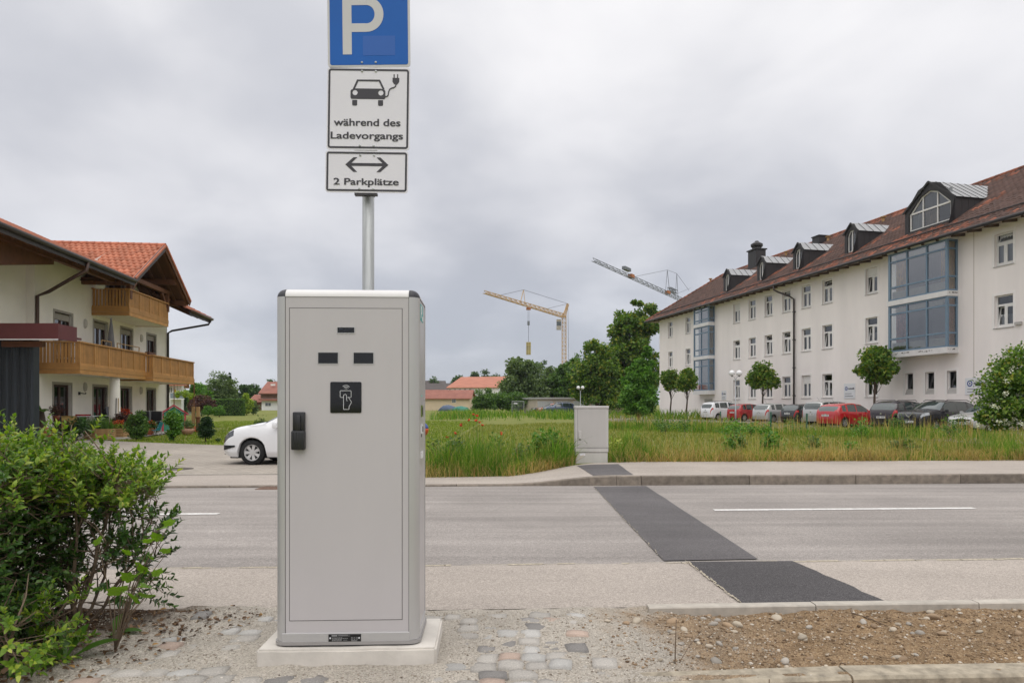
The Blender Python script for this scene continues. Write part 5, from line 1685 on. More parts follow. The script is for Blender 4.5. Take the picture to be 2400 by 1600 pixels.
# ---- balconies
def balcony(u0, u1, d, zb, zt, npan, side=True, dside=None):
 """railing in golden boards on a slab; near side of spaced boards"""
 b = obj("balcony", None, hs, loc=(u0, 0, zb))
 L = u1 - u0; H = zt - zb; fas = .36
 MB().box(.03, L - .03, -d + .03, -.002, .02, .22).build("slab", M_HWALL, b)
 for k, (a, c_) in enumerate(((0.0, .17), (.178, fas))):
  e_ = .012 * k
  MB().box(-.01 - e_, L + .01 + e_, -d - .015 - e_, -d + .02, a, c_).build("fascia_board", M_PINE, b)
  MB().box(-.01 - e_, .025, -d + .022, -.004, a, c_).build("fascia_board", M_PINE, b)
  MB().box(L - .025, L + .01 + e_, -d + .022, -.004, a, c_).build("fascia_board", M_PINE, b)
 zr0, zr1 = fas + .05, H
 def rail(x0, x1, y0, y1, z0, z1_): MB().box(x0, x1, y0, y1, z0, z1_).build("rail", M_PINE, b)
 rail(-.05, L + .05, -d - .05, -d + .07, zr1 - .06, zr1); rail(0, L, -d, -d + .05, zr0 - .05, zr0 + .05)
 rail(-.05, .07, -d + .072, -.01, zr1 - .06, zr1); rail(0, .05, -d + .052, -.01, zr0 - .05, zr0 + .05)
 rail(L - .07, L + .05, -d + .072, -.01, zr1 - .06, zr1)
 pw = L / npan
 post_me = MB().box(-.05, .05, -d - .012, -d + .06, zr0 - .05, zr1 - .062).mesh("post", M_PINE)
 for k in range(npan + 1):
  obj("post", post_me, b, loc=(min(max(k * pw, .05), L - .05), 0, 0))
 for k in range(npan):
  mb = MB(); x = k * pw + .056
  while x < (k + 1) * pw - .07:
   mb.box(x, x + .05, -d + .012, -d + .03, zr0 + .052, zr1 - .064); x += .066
  mb.box(k * pw + .055, (k + 1) * pw - .055, -d + .031, -d + .034, zr0 + .052, zr1 - .064)
  mb.build("slat_panel", M_PINE2, b, kind='stuff')
 n = max(2, int(d / .145)); me = MB().box(0.012, .034, -.052, .052, zr0 + .052, zr1 - .064).mesh("slat", M_PINE)
 for k in range(n):
  y = -d + .13 + (d - .22) * k / (n - 1)
  obj("slat", me, b, loc=(0, y, 0)); obj("slat", me, b, loc=(L - .046, y, 0))
 return b
uA0, uA1 = HU(90), HU(341, 1.6); uB1 = HU(453, 1.91)
balcony(uA0, uA1, 1.6, 2.48 - HG, 3.84 - HG, 5)
balcony(uA1 + .06, uB1, 1.93, 2.42 - HG, 3.76 - HG, 5)
balcony(HU(214.7), HU(394, 1.7), 1.7, 5.48 - HG, 6.78 - HG, 4)
# pillar
px, _ = z2(958, 0); u = HU(px, 1.3)
mb = MB(); mb.lathe([(.24, -.2), (.24, 1.2), (.22, 2.5), (.21, 2.76)], (u, -1.3, 0), 20); mb.build("pillar", M_HWALL, hs, smooth=True)
# ---- roofs
EZ, MS = 7.29, 0.446; EV = -2.4; RY = 5.0
UC, HWID, AZ = 6.94, 3.6, 9.69
CS = (AZ - 7.32) / HWID
YV = EV + (AZ - EZ) / MS                         # where the cross ridge meets the main slope
rf = obj("roof", None, hs)
def mz(y, dz=0.0): return EZ + (y - EV) * MS + dz
dk = MB()
dk.face((-13, EV, EZ), (UC - HWID, EV, EZ), (UC, YV, AZ), (UC, RY, mz(RY)), (-13, RY, mz(RY)))
FE = EZ - .42
dk.face((UC + HWID, EV, FE), (14.25, EV, FE), (14.25, RY, mz(RY)), (UC, RY, mz(RY)), (UC, YV, AZ))
dk.face((UC - HWID - .02, EV, 7.30), (UC, EV, AZ), (UC, YV, AZ)); dk.face((UC, EV, AZ), (UC + HWID, EV, 7.32), (UC, YV, AZ))
dk.face((-13, RY, mz(RY)), (14.25, RY, mz(RY)), (14.25, 12.4, EZ), (-13, 12.4, EZ))
dk.build("roof_deck", mat("clay_deck", (0.40, 0.13, 0.07), 0.85), rf)
sf = MB()
sf.face((-13, EV, EZ - .10), (-13, .0, mz(0, -.10)), (UC - HWID + 2, .0, mz(0, -.10)), (UC - HWID, EV, EZ - .10))
sf.face((UC + HWID, EV, FE - .10), (UC + HWID - 2, 0, mz(0, -.10)), (14.25, 0, mz(0, -.2)), (14.25, EV, FE - .10))
sf.face((UC - HWID, EV, 7.22), (UC - HWID, 0.0, 7.22), (UC, 0.0, AZ - .10), (UC, EV, AZ - .10)); sf.face((UC, EV, AZ - .10), (UC, 0.0, AZ - .10), (UC + HWID, 0.0, 7.22), (UC + HWID, EV, 7.22))
sf.build("soffit", M_SOFF, rf)
# rafters under the long eave
ra_me = MB().prism([(EV + .06, EZ - .30), (EV + .06, EZ - .11), (.0, mz(0, -.11)), (.0, mz(0, -.32))], 0, -.06, .06).mesh("rafter", M_BEAM)
u = -11.5
while u < UC - HWID - .2: obj("rafter", ra_me, rf, loc=(u, 0, 0)); u += .82
for u in (UC + HWID + .5, UC + HWID + 1.5, UC + HWID + 2.5, 14.0): obj("rafter", ra_me, rf, loc=(u, 0, -.40))
# eave purlin on brackets at the left
MB().box(-13, UC - HWID, -1.55, -1.33, mz(-1.45, -.55), mz(-1.45, -.31)).build("purlin", M_BEAM, rf)
up_ = HU(119, 1.2)
MB().prism([(up_ - 3.6, 6.55), (up_ - 3.3, 6.33), (up_, HZ(119, 620, 1.2)), (up_, HZ(119, 620, 1.2) + .50), (up_ - 3.7, HZ(119, 620, 1.2) + .50), (up_ - 3.75, 6.72)], 1, -1.32, -1.10).build("bracket_beam", M_BEAM, rf)
# gable timbers
for du, dz in ((0, -.12), (-1.9, -.12), (1.9, -.12), (-3.35, -.10), (3.35, -.10)):
 zz_ = AZ - abs(du) * CS + dz
 MB().box(UC + du - .11, UC + du + .11, EV + .12, -.001, zz_ - .30, zz_).build("purlin", M_BEAM, rf)
for k, y in enumerate((-2.28, -1.7, -1.1, -.5)):
 for s in (-1, 1):
  MB().bar((UC, y, AZ - .20), (UC + s * (HWID - .05), y, 7.32 - .14), .10, .14, up=(0, 1, 0)).build("rafter", M_BEAM, rf)
MB().box(UC - 2.6, UC + 2.6, -1.72, -1.52, 7.55, 7.77).build("tie_beam", M_BEAM, rf)
MB().box(UC + 2.2, UC + 2.42, -1.74, -1.50, 6.6, 7.54).build("post", M_BEAM, rf)
MB().box(UC - 2.42, UC - 2.2, -1.74, -1.50, 6.6, 7.54).build("post", M_BEAM, rf)
MB().bar((UC - 2.3, -1.62, 6.75), (UC - 1.6, -1.62, 7.54), .14, .14).build("brace", M_BEAM, rf); MB().bar((UC + 2.3, -1.62, 6.75), (UC + 1.6, -1.62, 7.54), .14, .14).build("brace", M_BEAM, rf)
for s in (-1, 1):
 MB().bar((UC, EV - .02, AZ - .06), (UC + s * (HWID + .03), EV - .02, 7.30 - .05), .05, .30, up=(0, 0, 1)).build("barge_board", M_FASC if s < 0 else M_BEAM, rf)
# tiles of the gable slopes and the long slope
def tile_rows(name, base, along, upv, nrm, nrow, ext, TWd=.28, TLn=.36, m_=M_CLAY, parent=rf):
 """base: foot origin; along: unit vector; upv: unit vector up the slope; ext(row) -> (a0, a1) range along"""
 prof = [(0, .0), (.055, .035), (.12, .05), (.185, .035), (.24, .0), (.28, .0)]
 VV = []; FF = []; i = 0
 for r_i in range(nrow):
  a0_, a1_ = ext(r_i)
  n = int((a1_ - a0_) / TWd)
  for k in range(n):
   o_ = base + along * (a1_ - (k + 1) * TWd) + upv * (r_i * TLn)
   lo = o_ + nrm * .05; hi = o_ + upv * (TLn * 1.08) + nrm * .012
   lo2 = o_ + nrm * .005
   VV += [lo + along * a + nrm * h for a, h in prof] + [hi + along * a + nrm * h for a, h in prof] + [lo2 + along * a for a, h in prof]
   FF += [(i + q, i + q + 1, i + 7 + q, i + 6 + q) for q in range(5)] + [(i + 12 + q, i + 13 + q, i + q + 1, i + q) for q in range(5)]
   i += 18
 o = obj(name, np_mesh(name, np.array([v[:] for v in VV]), np.array(FF), m_), parent, kind='stuff')
 return o
up_n = Vector((HWID, 0, AZ - 7.32)).normalized(); nr_n = Vector((-(AZ - 7.32), 0, HWID)).normalized()
SL = math.hypot(HWID, AZ - 7.32)
tile_rows("roof_tiles", Vector((UC - HWID - .05, EV - .03, 7.30)), Vector((0, 1, 0)), up_n, nr_n, int(SL / .36) + 1, lambda r: (0.0, .35 + (YV - EV) * min(1, (r + 1) * .36 / SL)))
up_f = Vector((-HWID, 0, AZ - 7.32)).normalized(); nr_f = Vector(((AZ - 7.32), 0, HWID)).normalized()
tile_rows("roof_tiles", Vector((UC + HWID + .05, EV - .03, 7.30)), Vector((0, 1, 0)), up_f, nr_f, int(SL / .36) + 1, lambda r: (0.0, .35 + (YV - EV) * min(1, (r + 1) * .36 / SL)))
up_m = Vector((0, 1, MS)).normalized(); nr_m = Vector((0, -MS, 1)).normalized(); SM = (RY - EV) * math.hypot(1, MS)
tile_rows("roof_tiles", Vector((0, EV - .03, EZ)), Vector((1, 0, 0)), up_m, nr_m, int(SM / .36), lambda r: (-10.0, min(UC, UC - HWID + HWID * (r * .36 / math.hypot(1, MS)) / (YV - EV))))
upf = Vector((0, RY - EV, mz(RY) - FE)).normalized()
tile_rows("roof_tiles", Vector((0, EV - .03, FE)), Vector((1, 0, 0)), upf, nr_m, int(SM / .36), lambda r: (max(UC, UC + HWID - HWID * (r * .36 / math.hypot(1, MS)) / (YV - EV)), 14.25))
cap_me = MB().lathe([(.135, 0), (.12, .42)], (0, 0, 0), 10, 1).mesh("ridge_cap", M_CLAY1, True)
y = EV - .05
while y < YV + .4: obj("ridge_cap", cap_me, rf, loc=(UC, y, AZ + .03)); y += .38
# verge tiles on the far edge of the gable
vt_me = MB().box(-.10, .10, -.10, .06, -.03, .07).mesh("verge_tile", M_CLAY1)
for s in (-1, 1):
 for k in range(12):
  f = (k + .5) / 12
  o = obj("verge_tile", vt_me, rf, loc=(UC + s * HWID * (1 - f), EV, 7.36 + (AZ - 7.34) * f)); o.rotation_euler = (0, s * math.atan(CS), 0); o.scale = (1.75, 1, 1)
# gutters and downpipes
g = MB(); g.tube([(-13, EV - .09, EZ - .03), (UC - HWID - .05, EV - .09, EZ - .05)], .09, 8); g.build("gutter", M_FASC, rf, smooth=True)
MB().box(-13, UC - HWID, EV - .02, EV + .02, EZ - .26, EZ - .02).build("fascia", M_FASC, rf)
g = MB(); g.tube([(UC + HWID, EV - .09, FE - .03), (14.25, EV - .09, FE - .05)], .09, 8); g.build("gutter", M_PIPE, rf, smooth=True)
MB().box(UC + HWID, 14.25, EV - .02, EV + .02, FE - .26, FE - .02).build("fascia", M_FASC, rf)
u0 = HU(z1(310, 0)[0], .08); ug = HU(z1(690, 0)[0], 2.3)
g = MB(); g.tube([(ug, EV - .09, EZ - .1), (ug, EV - .05, EZ - .45), (ug - .3, EV + .25, EZ - .75), (u0 + .35, -.35, EZ - 1.1), (u0, -.09, EZ - 1.35), (u0, -.09, .0)], .07, 10); g.build("downpipe", M_PIPE, hs, smooth=True)
u1_ = UEND - .1;
g = MB(); g.tube([(u1_ + .4, EV - .09, FE - .1), (u1_ + .35, EV + .05, FE - .4), (u1_ + .05, -.3, FE - .85), (u1_, -.09, FE - 1.0), (u1_, -.09, .0)], .065, 10); g.build("downpipe", mat("pipe_dark", (0.03, 0.022, 0.02), 0.4), hs, smooth=True)
# pale hanging lamp under the gable
px, py = z1(828, 590); u = HU(px, .6)
MB().lathe([(.22, HZ(px, py, .6) - .2), (.22, HZ(px, py, .6) + .2)], (u, -.6, 0), 14).build("hanging_lamp", mat("lamp_white", (0.75, 0.74, 0.72), 0.5), hs, smooth=True)

# ---- corrugated shed in front of the house's near end
M_CORR = mat("anthracite_corrugated", (0.030, 0.037, 0.045), 0.45, metal=.2, var=0.1, scale=2)
M_OXB = mat("oxblood_fascia", (0.115, 0.028, 0.030), 0.45, var=0.08, scale=2)
sh = thing("corrugated_shed", "dark grey corrugated shed with oxblood roof edge beside the house", "shed", (-17.53, 25.0, -.25), 0)
mb = MB(); V = []; F = []
n = 90
for k in range(n + 1):
 x = -4.6 + 4.6 * k / n; ph = (k % 6) / 6
 y = 0.0 if (k % 6) < 3 else -.045
 V += [(x, y, 0), (x, y, 3.82)]
for k in range(n): F.append((2 * k, 2 * k + 2, 2 * k + 3, 2 * k + 1))
mb.add(V, F); mb.build("front_wall", M_CORR, sh)
MB().box(-4.6, -.02, .02, .35, 0, 3.82).build("side_wall", M_CORR, sh)
MB().box(-5.2, 1.58, -1.0, .3, 3.83, 3.90).build("roof", M_OXB, sh)
MB().box(-5.2, 1.60, -1.03, -.97, 3.74, 4.30).build("fascia", M_OXB, sh)
MB().box(1.54, 1.60, -.968, .0, 3.74, 4.27).build("fascia", M_OXB, sh)
MB().box(-5.2, 1.60, -1.045, -1.031, 3.71, 3.75).build("drip_edge", M_CAP, sh)
MB().box(-.8, .65, -.5, -.3, 3.52, 3.72).build("beam", M_BEAM, sh)

# =================================================================== CARS
M_TYRE = mat("tyre_rubber", (0.012, 0.012, 0.012), 0.8, var=.2, scale=10)
M_RIM = mat("silver_rim", (0.50, 0.50, 0.50), 0.35, metal=.7, var=.05)
M_CARGL = mat("car_glass", (0.035, 0.05, 0.048), 0.03, var=.1, scale=1, spec=1.0, coat=.6)
M_LAMP = mat("headlamp", (0.42, 0.44, 0.46), 0.08, var=.25, scale=9, spec=.8, coat=.5)
M_LAMPD = mat("headlamp_dark", (0.06, 0.065, 0.075), 0.08, var=.25, scale=9, spec=.8, coat=.5)
M_TAIL = mat("tail_lamp", (0.42, 0.018, 0.014), 0.12, var=.2, scale=8, spec=.6, coat=.4)
M_UNDER = mat("underbody", (0.012, 0.012, 0.013), 0.85, var=.1)
M_NUM = mat("number_plate", (0.62, 0.62, 0.60), 0.5, var=.03); M_NUMT = mat("number_print", (0.06, 0.06, 0.07), 0.6)
M_CHROME = mat("chrome", (0.62, 0.62, 0.63), 0.12, metal=1.0, var=.02)
STY = {
 'hatch': ([(0, .36), (.004, .44), (.02, .535), (.05, .575), (.10, .60), (.18, .635), (.27, .665), (.36, .82), (.45, .955), (.58, 1.0), (.70, .995), (.82, .975), (.90, .93), (.945, .80), (.978, .66), (.992, .55), (1, .40)], .27, .455, .905, .978),
 'polo':  ([(0, .36), (.006, .42), (.03, .50), (.06, .565), (.103, .62), (.2, .68), (.27, .715), (.36, .84), (.45, .955), (.58, 1.0), (.70, .995), (.82, .975), (.90, .93), (.945, .80), (.978, .66), (.992, .55), (1, .40)], .27, .455, .905, .978),
 'suv':   ([(0, .42), (.004, .50), (.015, .575), (.04, .615), (.10, .645), (.18, .675), (.26, .70), (.34, .83), (.42, .955), (.55, 1.0), (.70, .995), (.83, .98), (.91, .93), (.95, .80), (.978, .68), (.992, .58), (1, .42)], .26, .425, .915, .978),
 'mpv':   ([(0, .38), (.004, .46), (.02, .53), (.05, .57), (.11, .605), (.22, .66), (.32, .82), (.42, .96), (.55, 1.0), (.70, 1.0), (.86, .985), (.93, .955), (.96, .82), (.985, .63), (.995, .54), (1, .40)], .22, .425, .935, .985),
 'sedan': ([(0, .36), (.004, .42), (.02, .50), (.05, .545), (.12, .59), (.22, .63), (.30, .66), (.39, .83), (.47, .96), (.58, 1.0), (.68, .98), (.75, .94), (.82, .82), (.89, .71), (.97, .665), (.992, .58), (1, .40)], .30, .475, .745, .89),
}
def car(name, label, paint, loc, head, L=4.0, W=1.72, H=1.47, style='hatch', r=.30, group=None, tail=True, grille=None, tail_hi=True, roofrails=False, rimmat=None, head_dark=False, plate=True):
 keys, ws0, ws1, rw0, rw1 = STY[style]
 t = thing(name, label, "car", loc, head, group)
 kx = np.array([k[0] for k in keys]) * L; kz = np.array([k[1] for k in keys]) * H
 xf, xr = .20 * L + .02, .835 * L                      # wheel centres from the nose
 S_ = sorted(set(np.round(np.concatenate([np.arange(0, L, .075), kx, [xf - r - .055, xf + r + .055, xr - r - .055, xr + r + .055], np.array([.004, .03, .08, .14]), L - np.array([.004, .03, .08, .14])]), 4)))
 S_ = [s for s in S_ if 0 <= s <= L]
 def beltz(s): return H * np.interp(s / L, [0, .25, .6, 1], [.60, .615, .635, .665])
 Ra = r + .055
 rows = []
 for s in S_:
  top = float(np.interp(s, kx, kz)); belt = float(min(beltz(s), top - .03 * H))
  e_ = min(s, L - s); wf = (1 - max(0, 1 - e_ / .42) ** 2.6 * (.34 if s < L / 2 else .24))
  w = W / 2 * wf * np.interp(s / L, [0, .3, .8, 1], [.985, 1, 1, .985])
  zb = .19 + .08 * max(0, 1 - e_ / .3)
  arch = 0
  for xc in (xf, xr):
   if abs(s - xc) < Ra: arch = max(arch, r + math.sqrt(Ra * Ra - (s - xc) ** 2))
  zb2 = max(zb, arch)
  g = max(0.0, top - belt - .04 * H)                 # greenhouse height here
  wr = w * (.965 - .20 * min(1, g / (.34 * H)))
  ring = [(w * .90, zb2), (w * .985, max(zb2 + .005, zb + .10)), (w * 1.0, max(zb2 + .02, .34)), (w * 1.0, max(zb2 + .035, belt - .36 * (belt - .3))), (w * .995, max(zb2 + .05, belt - .14)), (w * .965, belt)]
  if g > .02:
   ring += [(w * .955, belt + .015), (w * .955 + (wr - w * .955) * .5, belt + (top - belt) * .50), (wr, top - .055 * H), (wr * .90, top - .025 * H), (wr * .5, top - .004), (0, top)]
  else:
   m_ = top - belt
   ring += [(w * .95, belt + m_ * .25), (w * .90, belt + m_ * .55), (w * .84, belt + m_ * .8), (w * .72, top - .012), (w * .4, top - .003), (0, top)]
  rows.append(ring)
 n = len(S_); K = len(rows[0])
 V = []
 for s, ring in zip(S_, rows):
  x = L / 2 - s
  V += [(x, y, z) for y, z in ring] + [(x, -y, z) for y, z in ring]
 def vid(i, k, side): return i * 2 * K + (K if side else 0) + k
 cls = {'body': [], 'windscreen': [], 'rear_window': [], 'hl0': [], 'hl1': [], 'tl0': [], 'tl1': []}
 sidew = {}
 piv = [(.36, .575), (.60, .775), (.80, rw0 - .03)] if style != 'sedan' else [(.38, .575), (.60, .745)]
 for i in range(n - 1):
  sm = (S_[i] + S_[i + 1]) / 2; fr = sm / L
  gtop = float(np.interp(sm, kx, kz)); bl_ = float(beltz(sm))
  for k in range(K - 1):
   zc_ = sum(rows[a][b_][1] for a in (i, i + 1) for b_ in (k, k + 1)) / 4
   for side in (0, 1):
    f = (vid(i, k, side), vid(i + 1, k, side), vid(i + 1, k + 1, side), vid(i, k + 1, side))
    if not side: f = f[::-1]
    c = 'body'
    if k in (6, 7) and gtop - bl_ > .14 * H:
     for wi, (a, b_) in enumerate(piv):
      if a < fr < b_: c = ('w', wi, side)
    if k >= 8 + (1 if style == 'x' else 0):
     if ws0 + .01 < fr < ws1 - .005: c = 'windscreen'
     elif rw0 + .008 < fr < rw1 - .004 and k >= 9: c = 'rear_window'
    if k == 4 or (k == 5):
     if sm < .36 and k == 4 and sm > .035: c = 'hl%d' % side
    if tail and k in ((3, 4) if not tail_hi else (4, 5)) and sm > L - .26: c = 'tl%d' % side
    if isinstance(c, tuple): sidew.setdefault(c, []).append(f)
    else: cls[c].append(f)
 # nose and tail caps
 for i, flip in ((0, False), (n - 1, True)):
  for k in range(K - 1):
   f = (vid(i, k, 0), vid(i, k + 1, 0), vid(i, k + 1, 1), vid(i, k, 1))
   cls['body'].append(f[::-1] if flip else f)
 def sub(faces, nm, m_, par=t, sm=True):
  if not faces: return None
  ids = sorted({v for f in faces for v in f}); mp = {v: q for q, v in enumerate(ids)}
  mb = MB(); mb.v = [V[v] for v in ids]; mb.f = [tuple(dict.fromkeys(mp[v] for v in f)) for f in faces]
  o = mb.build(nm, m_, par)
  return autosmooth(o, 42)
 body = sub(cls['body'], "body", paint)
 sub(cls['windscreen'], "windscreen", M_CARGL); sub(cls['rear_window'], "rear_window", M_CARGL)
 for q in sidew.values(): sub(q, "side_window", M_CARGL)
 for q in ('hl0', 'hl1'): sub(cls[q], "headlight", M_LAMPD if head_dark else M_LAMP)
 for q in ('tl0', 'tl1'): sub(cls[q], "tail_light", M_TAIL)
 MB().box(-L / 2 + .25, L / 2 - .25, -W / 2 + .12, W / 2 - .12, .16, .60).build("underbody", M_UNDER, t)
 # wheels
 tw = .19
 ty = MB().lathe([(r * .66, -tw / 2), (r * .93, -tw / 2), (r, -tw / 2 + .03), (r, tw / 2 - .03), (r * .93, tw / 2), (r * .66, tw / 2)], (0, 0, 0), 28, 1, False).mesh("tyre", M_TYRE, True)
 rm = MB()
 rm.lathe([(r * .67, -.01), (r * .67, .075), (r * .60, .075), (r * .58, .045), (.02, .04)], (0, 0, 0), 28, 1, False)
 hubd = MB().lathe([(r * .57, .046), (.03, .047)], (0, 0, 0), 24, 1).mesh("hub_shade", M_UNDER)
 sp = MB()
 for k in range(7):
  a = 2 * math.pi * k / 7; ca, sa = math.cos(a), math.sin(a)
  p0, p1 = .05, r * .60; w0, w1 = .028, .042
  sp.add([(p0 * ca - w0 * sa, .062, p0 * sa + w0 * ca), (p0 * ca + w0 * sa, .062, p0 * sa - w0 * ca), (p1 * ca + w1 * sa, .07, p1 * sa - w1 * ca), (p1 * ca - w1 * sa, .07, p1 * sa + w1 * ca)], [(0, 1, 2, 3)])
 sp.lathe([(.055, .05), (.055, .072), (.01, .074)], (0, 0, 0), 14, 1)
 rmm = rm.mesh("rim", rimmat or M_RIM); spm = sp.mesh("spokes", rimmat or M_RIM)
 for s in (xf, xr):
  for sd in (1, -1):
   wq = obj("wheel", None, t, loc=(L / 2 - s, sd * (W / 2 - .12), r))
   if sd < 0: wq.rotation_euler = (0, 0, math.pi)
   obj("tyre", ty, wq); obj("rim", rmm, wq); obj("hub_shade", hubd, wq); obj("spokes", spm, wq)
 # mirrors, handles, plates
 zb_ = float(beltz(L * .37))
 for sd in (1, -1):
  m_ = MB().bbox(L / 2 - L * .375, L / 2 - L * .375 + .13, sd * (W / 2 + .10) - .10, sd * (W / 2 + .10) + .05, zb_ - .02, zb_ + .13, .03).build("mirror", paint, t); autosmooth(m_, 40)
  for q in (.52, .74):
   MB().box(L / 2 - L * q - .09, L / 2 - L * q + .09, sd * (W / 2 * .993), sd * (W / 2 * .993 + .03) if sd > 0 else sd * (W / 2 * .993) - .0, zb_ - .11, zb_ - .075).build("door_handle", paint, t) if sd > 0 else MB().box(L / 2 - L * q - .09, L / 2 - L * q + .09, -(W / 2 * .993 + .03), -(W / 2 * .993), zb_ - .11, zb_ - .075).build("door_handle", paint, t)
 if plate:
  for xe, zz_ in ((L / 2 + .004, .42), (-L / 2 - .016, .68 if style != 'suv' else .62)):
   pp = MB().box(xe, xe + .012, -.26, .26, zz_, zz_ + .11).build("number_plate", M_NUM, t)
   mb = MB()
   xo = xe + .0125 if xe > 0 else xe - .0015
   for k in range(7):
    if k == 3: continue
    mb.box(xo, xo + .001, -.20 + k * .06, -.165 + k * .06, zz_ + .03, zz_ + .085)
   mb.build("print", M_NUMT, pp)
 gr = grille or 'plain'
 g = MB(); g.box(L / 2 - .01, L / 2 + .012, -W * .27, W * .27, .235, .36); g.build("lower_grille", M_UNDER, t)
 if gr != 'none':
  MB().box(L / 2 - .02, L / 2 + .008, -W * .24, W * .24, H * .405, H * .445).build("grille", M_UNDER, t)
 if gr == 'v':
  mb = MB(); z0_ = .74 * H * .70
  for sd in (-1, 1): mb.bar((L / 2 + .03, sd * .04, z0_ - .10), (L / 2 + .02, sd * .26, z0_ + .13), .05, .03)
  mb.build("grille_bar", M_CHROME, t)
 if gr == 'oval':
  MB().bbox(L / 2 - .02, L / 2 + .02, -.24, .24, .50, .68, .03).build("grille_frame", M_UNDER, t)
 # badge front and rear
 MB().lathe([(.05, L / 2 + .0), (.05, L / 2 + .012)], (0, 0, H * .455), 12, 0).build("badge", M_CHROME, t)
 MB().lathe([(.05, -L / 2 - .012), (.05, -L / 2 + .02)], (0, 0, H * .545), 12, 0).build("badge", M_CHROME, t)
 if roofrails:
  for sd in (1, -1):
   MB().tube([(L / 2 - L * .45, sd * W * .34, H - .03), (L / 2 - L * .50, sd * W * .345, H + .035), (L / 2 - L * .84, sd * W * .345, H + .015), (L / 2 - L * .89, sd * W * .34, H - .05)], .018, 6).build("roof_rail", M_UNDER, t, smooth=True)
 else:
  MB().tube([(-L * .30, 0, H - .02), (-L * .36, 0, H + .22)], .006, 4).build("aerial", M_UNDER, t)
 return t
def paint(name, col, metal=.0, rough=.25): return mat(name, col, rough, metal=metal, var=.03, scale=2, spec=.5, coat=.7)
P_WHITE = paint("paint_white", (0.74, 0.74, 0.75)); P_RED = paint("paint_red", (0.42, 0.012, 0.016)); P_RED2 = paint("paint_dark_red", (0.36, 0.02, 0.022))
P_SILV = paint("paint_silver", (0.42, 0.42, 0.41), .5, .3); P_SILV2 = paint("paint_pale_silver", (0.50, 0.50, 0.49), .45, .3)
P_BLK = paint("paint_black", (0.012, 0.012, 0.015)); P_BLUE = paint("paint_blue_grey", (0.075, 0.10, 0.17), .3); P_BLK2 = paint("paint_black_plum", (0.022, 0.014, 0.018))
def park(px, D, head, L, W, **kw):
 """place a car so that its leftmost corner stands at the survey column px, its centre D metres off"""
 h = rad(head); X = (px - 1200) / 1600 * D + 1.5
 for _ in range(12):
  best = 1e9
  for a in (-1, 1):
   for b_ in (-1, 1):
    x = X + a * L / 2 * math.cos(h) - b_ * W / 2 * .92 * math.sin(h); y = D + a * L / 2 * math.sin(h) + b_ * W / 2 * .92 * math.cos(h)
    best = min(best, 1200 + x / y * 1600)
  X += (px - best) / 1600 * D * .9
 return (X, D, float(gz(X, D)))
def pcar(px, D, head, name, label, pnt, L, W, H, style, **kw):
 return car(name, label, pnt, park(px, D, head, L, W), rad(head), L, W, H, style, **kw)
GP = "cars parked in front of the white building"
pcar(1639, 61.5, 24, "parked_car", "white people carrier with big red tail lamp, leftmost of the parked row", P_WHITE, 4.5, 1.75, 1.66, 'mpv', group=GP, tail_hi=True, roofrails=True)
pcar(1701, 57.5, 24, "parked_car", "small red hatchback behind the lamp post, between white and silver cars", P_RED2, 3.7, 1.65, 1.48, 'hatch', group=GP)
pcar(1760, 53, 24, "parked_car", "silver hatchback right of the small red car behind tall grass", P_SILV2, 4.2, 1.75, 1.50, 'hatch', group=GP)
pcar(1826, 50.5, 24, "parked_car", "black hatchback with glowing red tail lamp between two silver cars", P_BLK, 3.9, 1.68, 1.45, 'hatch', group=GP)
pcar(1877, 46.5, 24, "parked_car", "tall silver people carrier left of the bright red hatchback", P_SILV, 4.3, 1.74, 1.64, 'mpv', group=GP)
pcar(1909, 41.5, 24, "parked_car", "bright red hatchback in the middle of the parked row", P_RED, 4.0, 1.73, 1.47, 'hatch', group=GP)
pcar(2033, 39.0, 27, "parked_car", "black high roofed hatchback with round red tail lamps right of red car", P_BLK2, 4.2, 1.76, 1.60, 'suv', group=GP, roofrails=True)
pcar(2097, 37.0, 203, "parked_car", "black sport utility car facing the street with chrome grille", P_BLK, 4.38, 1.81, 1.60, 'suv', group=GP, grille='v', roofrails=True)
pcar(2215, 34.5, 203, "parked_car", "silver car facing the street half hidden by the white flowering bush", P_SILV2, 4.3, 1.74, 1.46, 'sedan', group=GP, grille='oval')
GF = "cars parked by the garages"
pcar(1271, 96, 185, "parked_car", "blue grey sport utility car in side view before the garages", P_BLUE, 4.5, 1.85, 1.66, 'suv', group=GF, roofrails=True)
pcar(1256, 99.5, 190, "parked_car", "white and red car half hidden behind the blue grey one", paint("paint_orange_red", (0.5, 0.16, 0.12)), 4.1, 1.7, 1.48, 'hatch', group=GF)
pcar(1243, 103, 190, "parked_car", "dark car at the left end before the garages", P_BLK2, 4.2, 1.7, 1.45, 'hatch', group=GF)
# the white hatchback behind the charging station: nose to the left
pc = car("parked_car", "white hatchback on the paved drive partly hidden by the charging cabinet", P_WHITE, (0, 0, 0), rad(180 - 2), 3.97, 1.68, 1.46, 'polo', r=.300, head_dark=True, rimmat=mat("wheel_cover", (0.52, 0.51, 0.50), .45, metal=.2))
D_ = 16.3 + .84
X_ = (535 - 1200) / 1600 * 16.9 + 3.97 / 2
pc.location = (X_, D_, float(gz(X_, D_)) + .012)
# front bumper insert of the white car
for sd in (-1, 1):
 q = [(s_, .84 * (1 - max(0, 1 - s_ / .42) ** 2.6 * .34) * .989 + .020) for s_ in (.07, .16, .26, .36, .42)]
 mb = MB(); n_ = len(q)
 mb.add([(3.97 / 2 - a, sd * b_, .475) for a, b_ in q] + [(3.97 / 2 - a, sd * b_, .33 + .11 * (a / .42)) for a, b_ in q], [(k, k + 1, n_ + k + 1, n_ + k) for k in range(n_ - 1)])
 mb.build("bumper_insert", M_UNDER, pc)

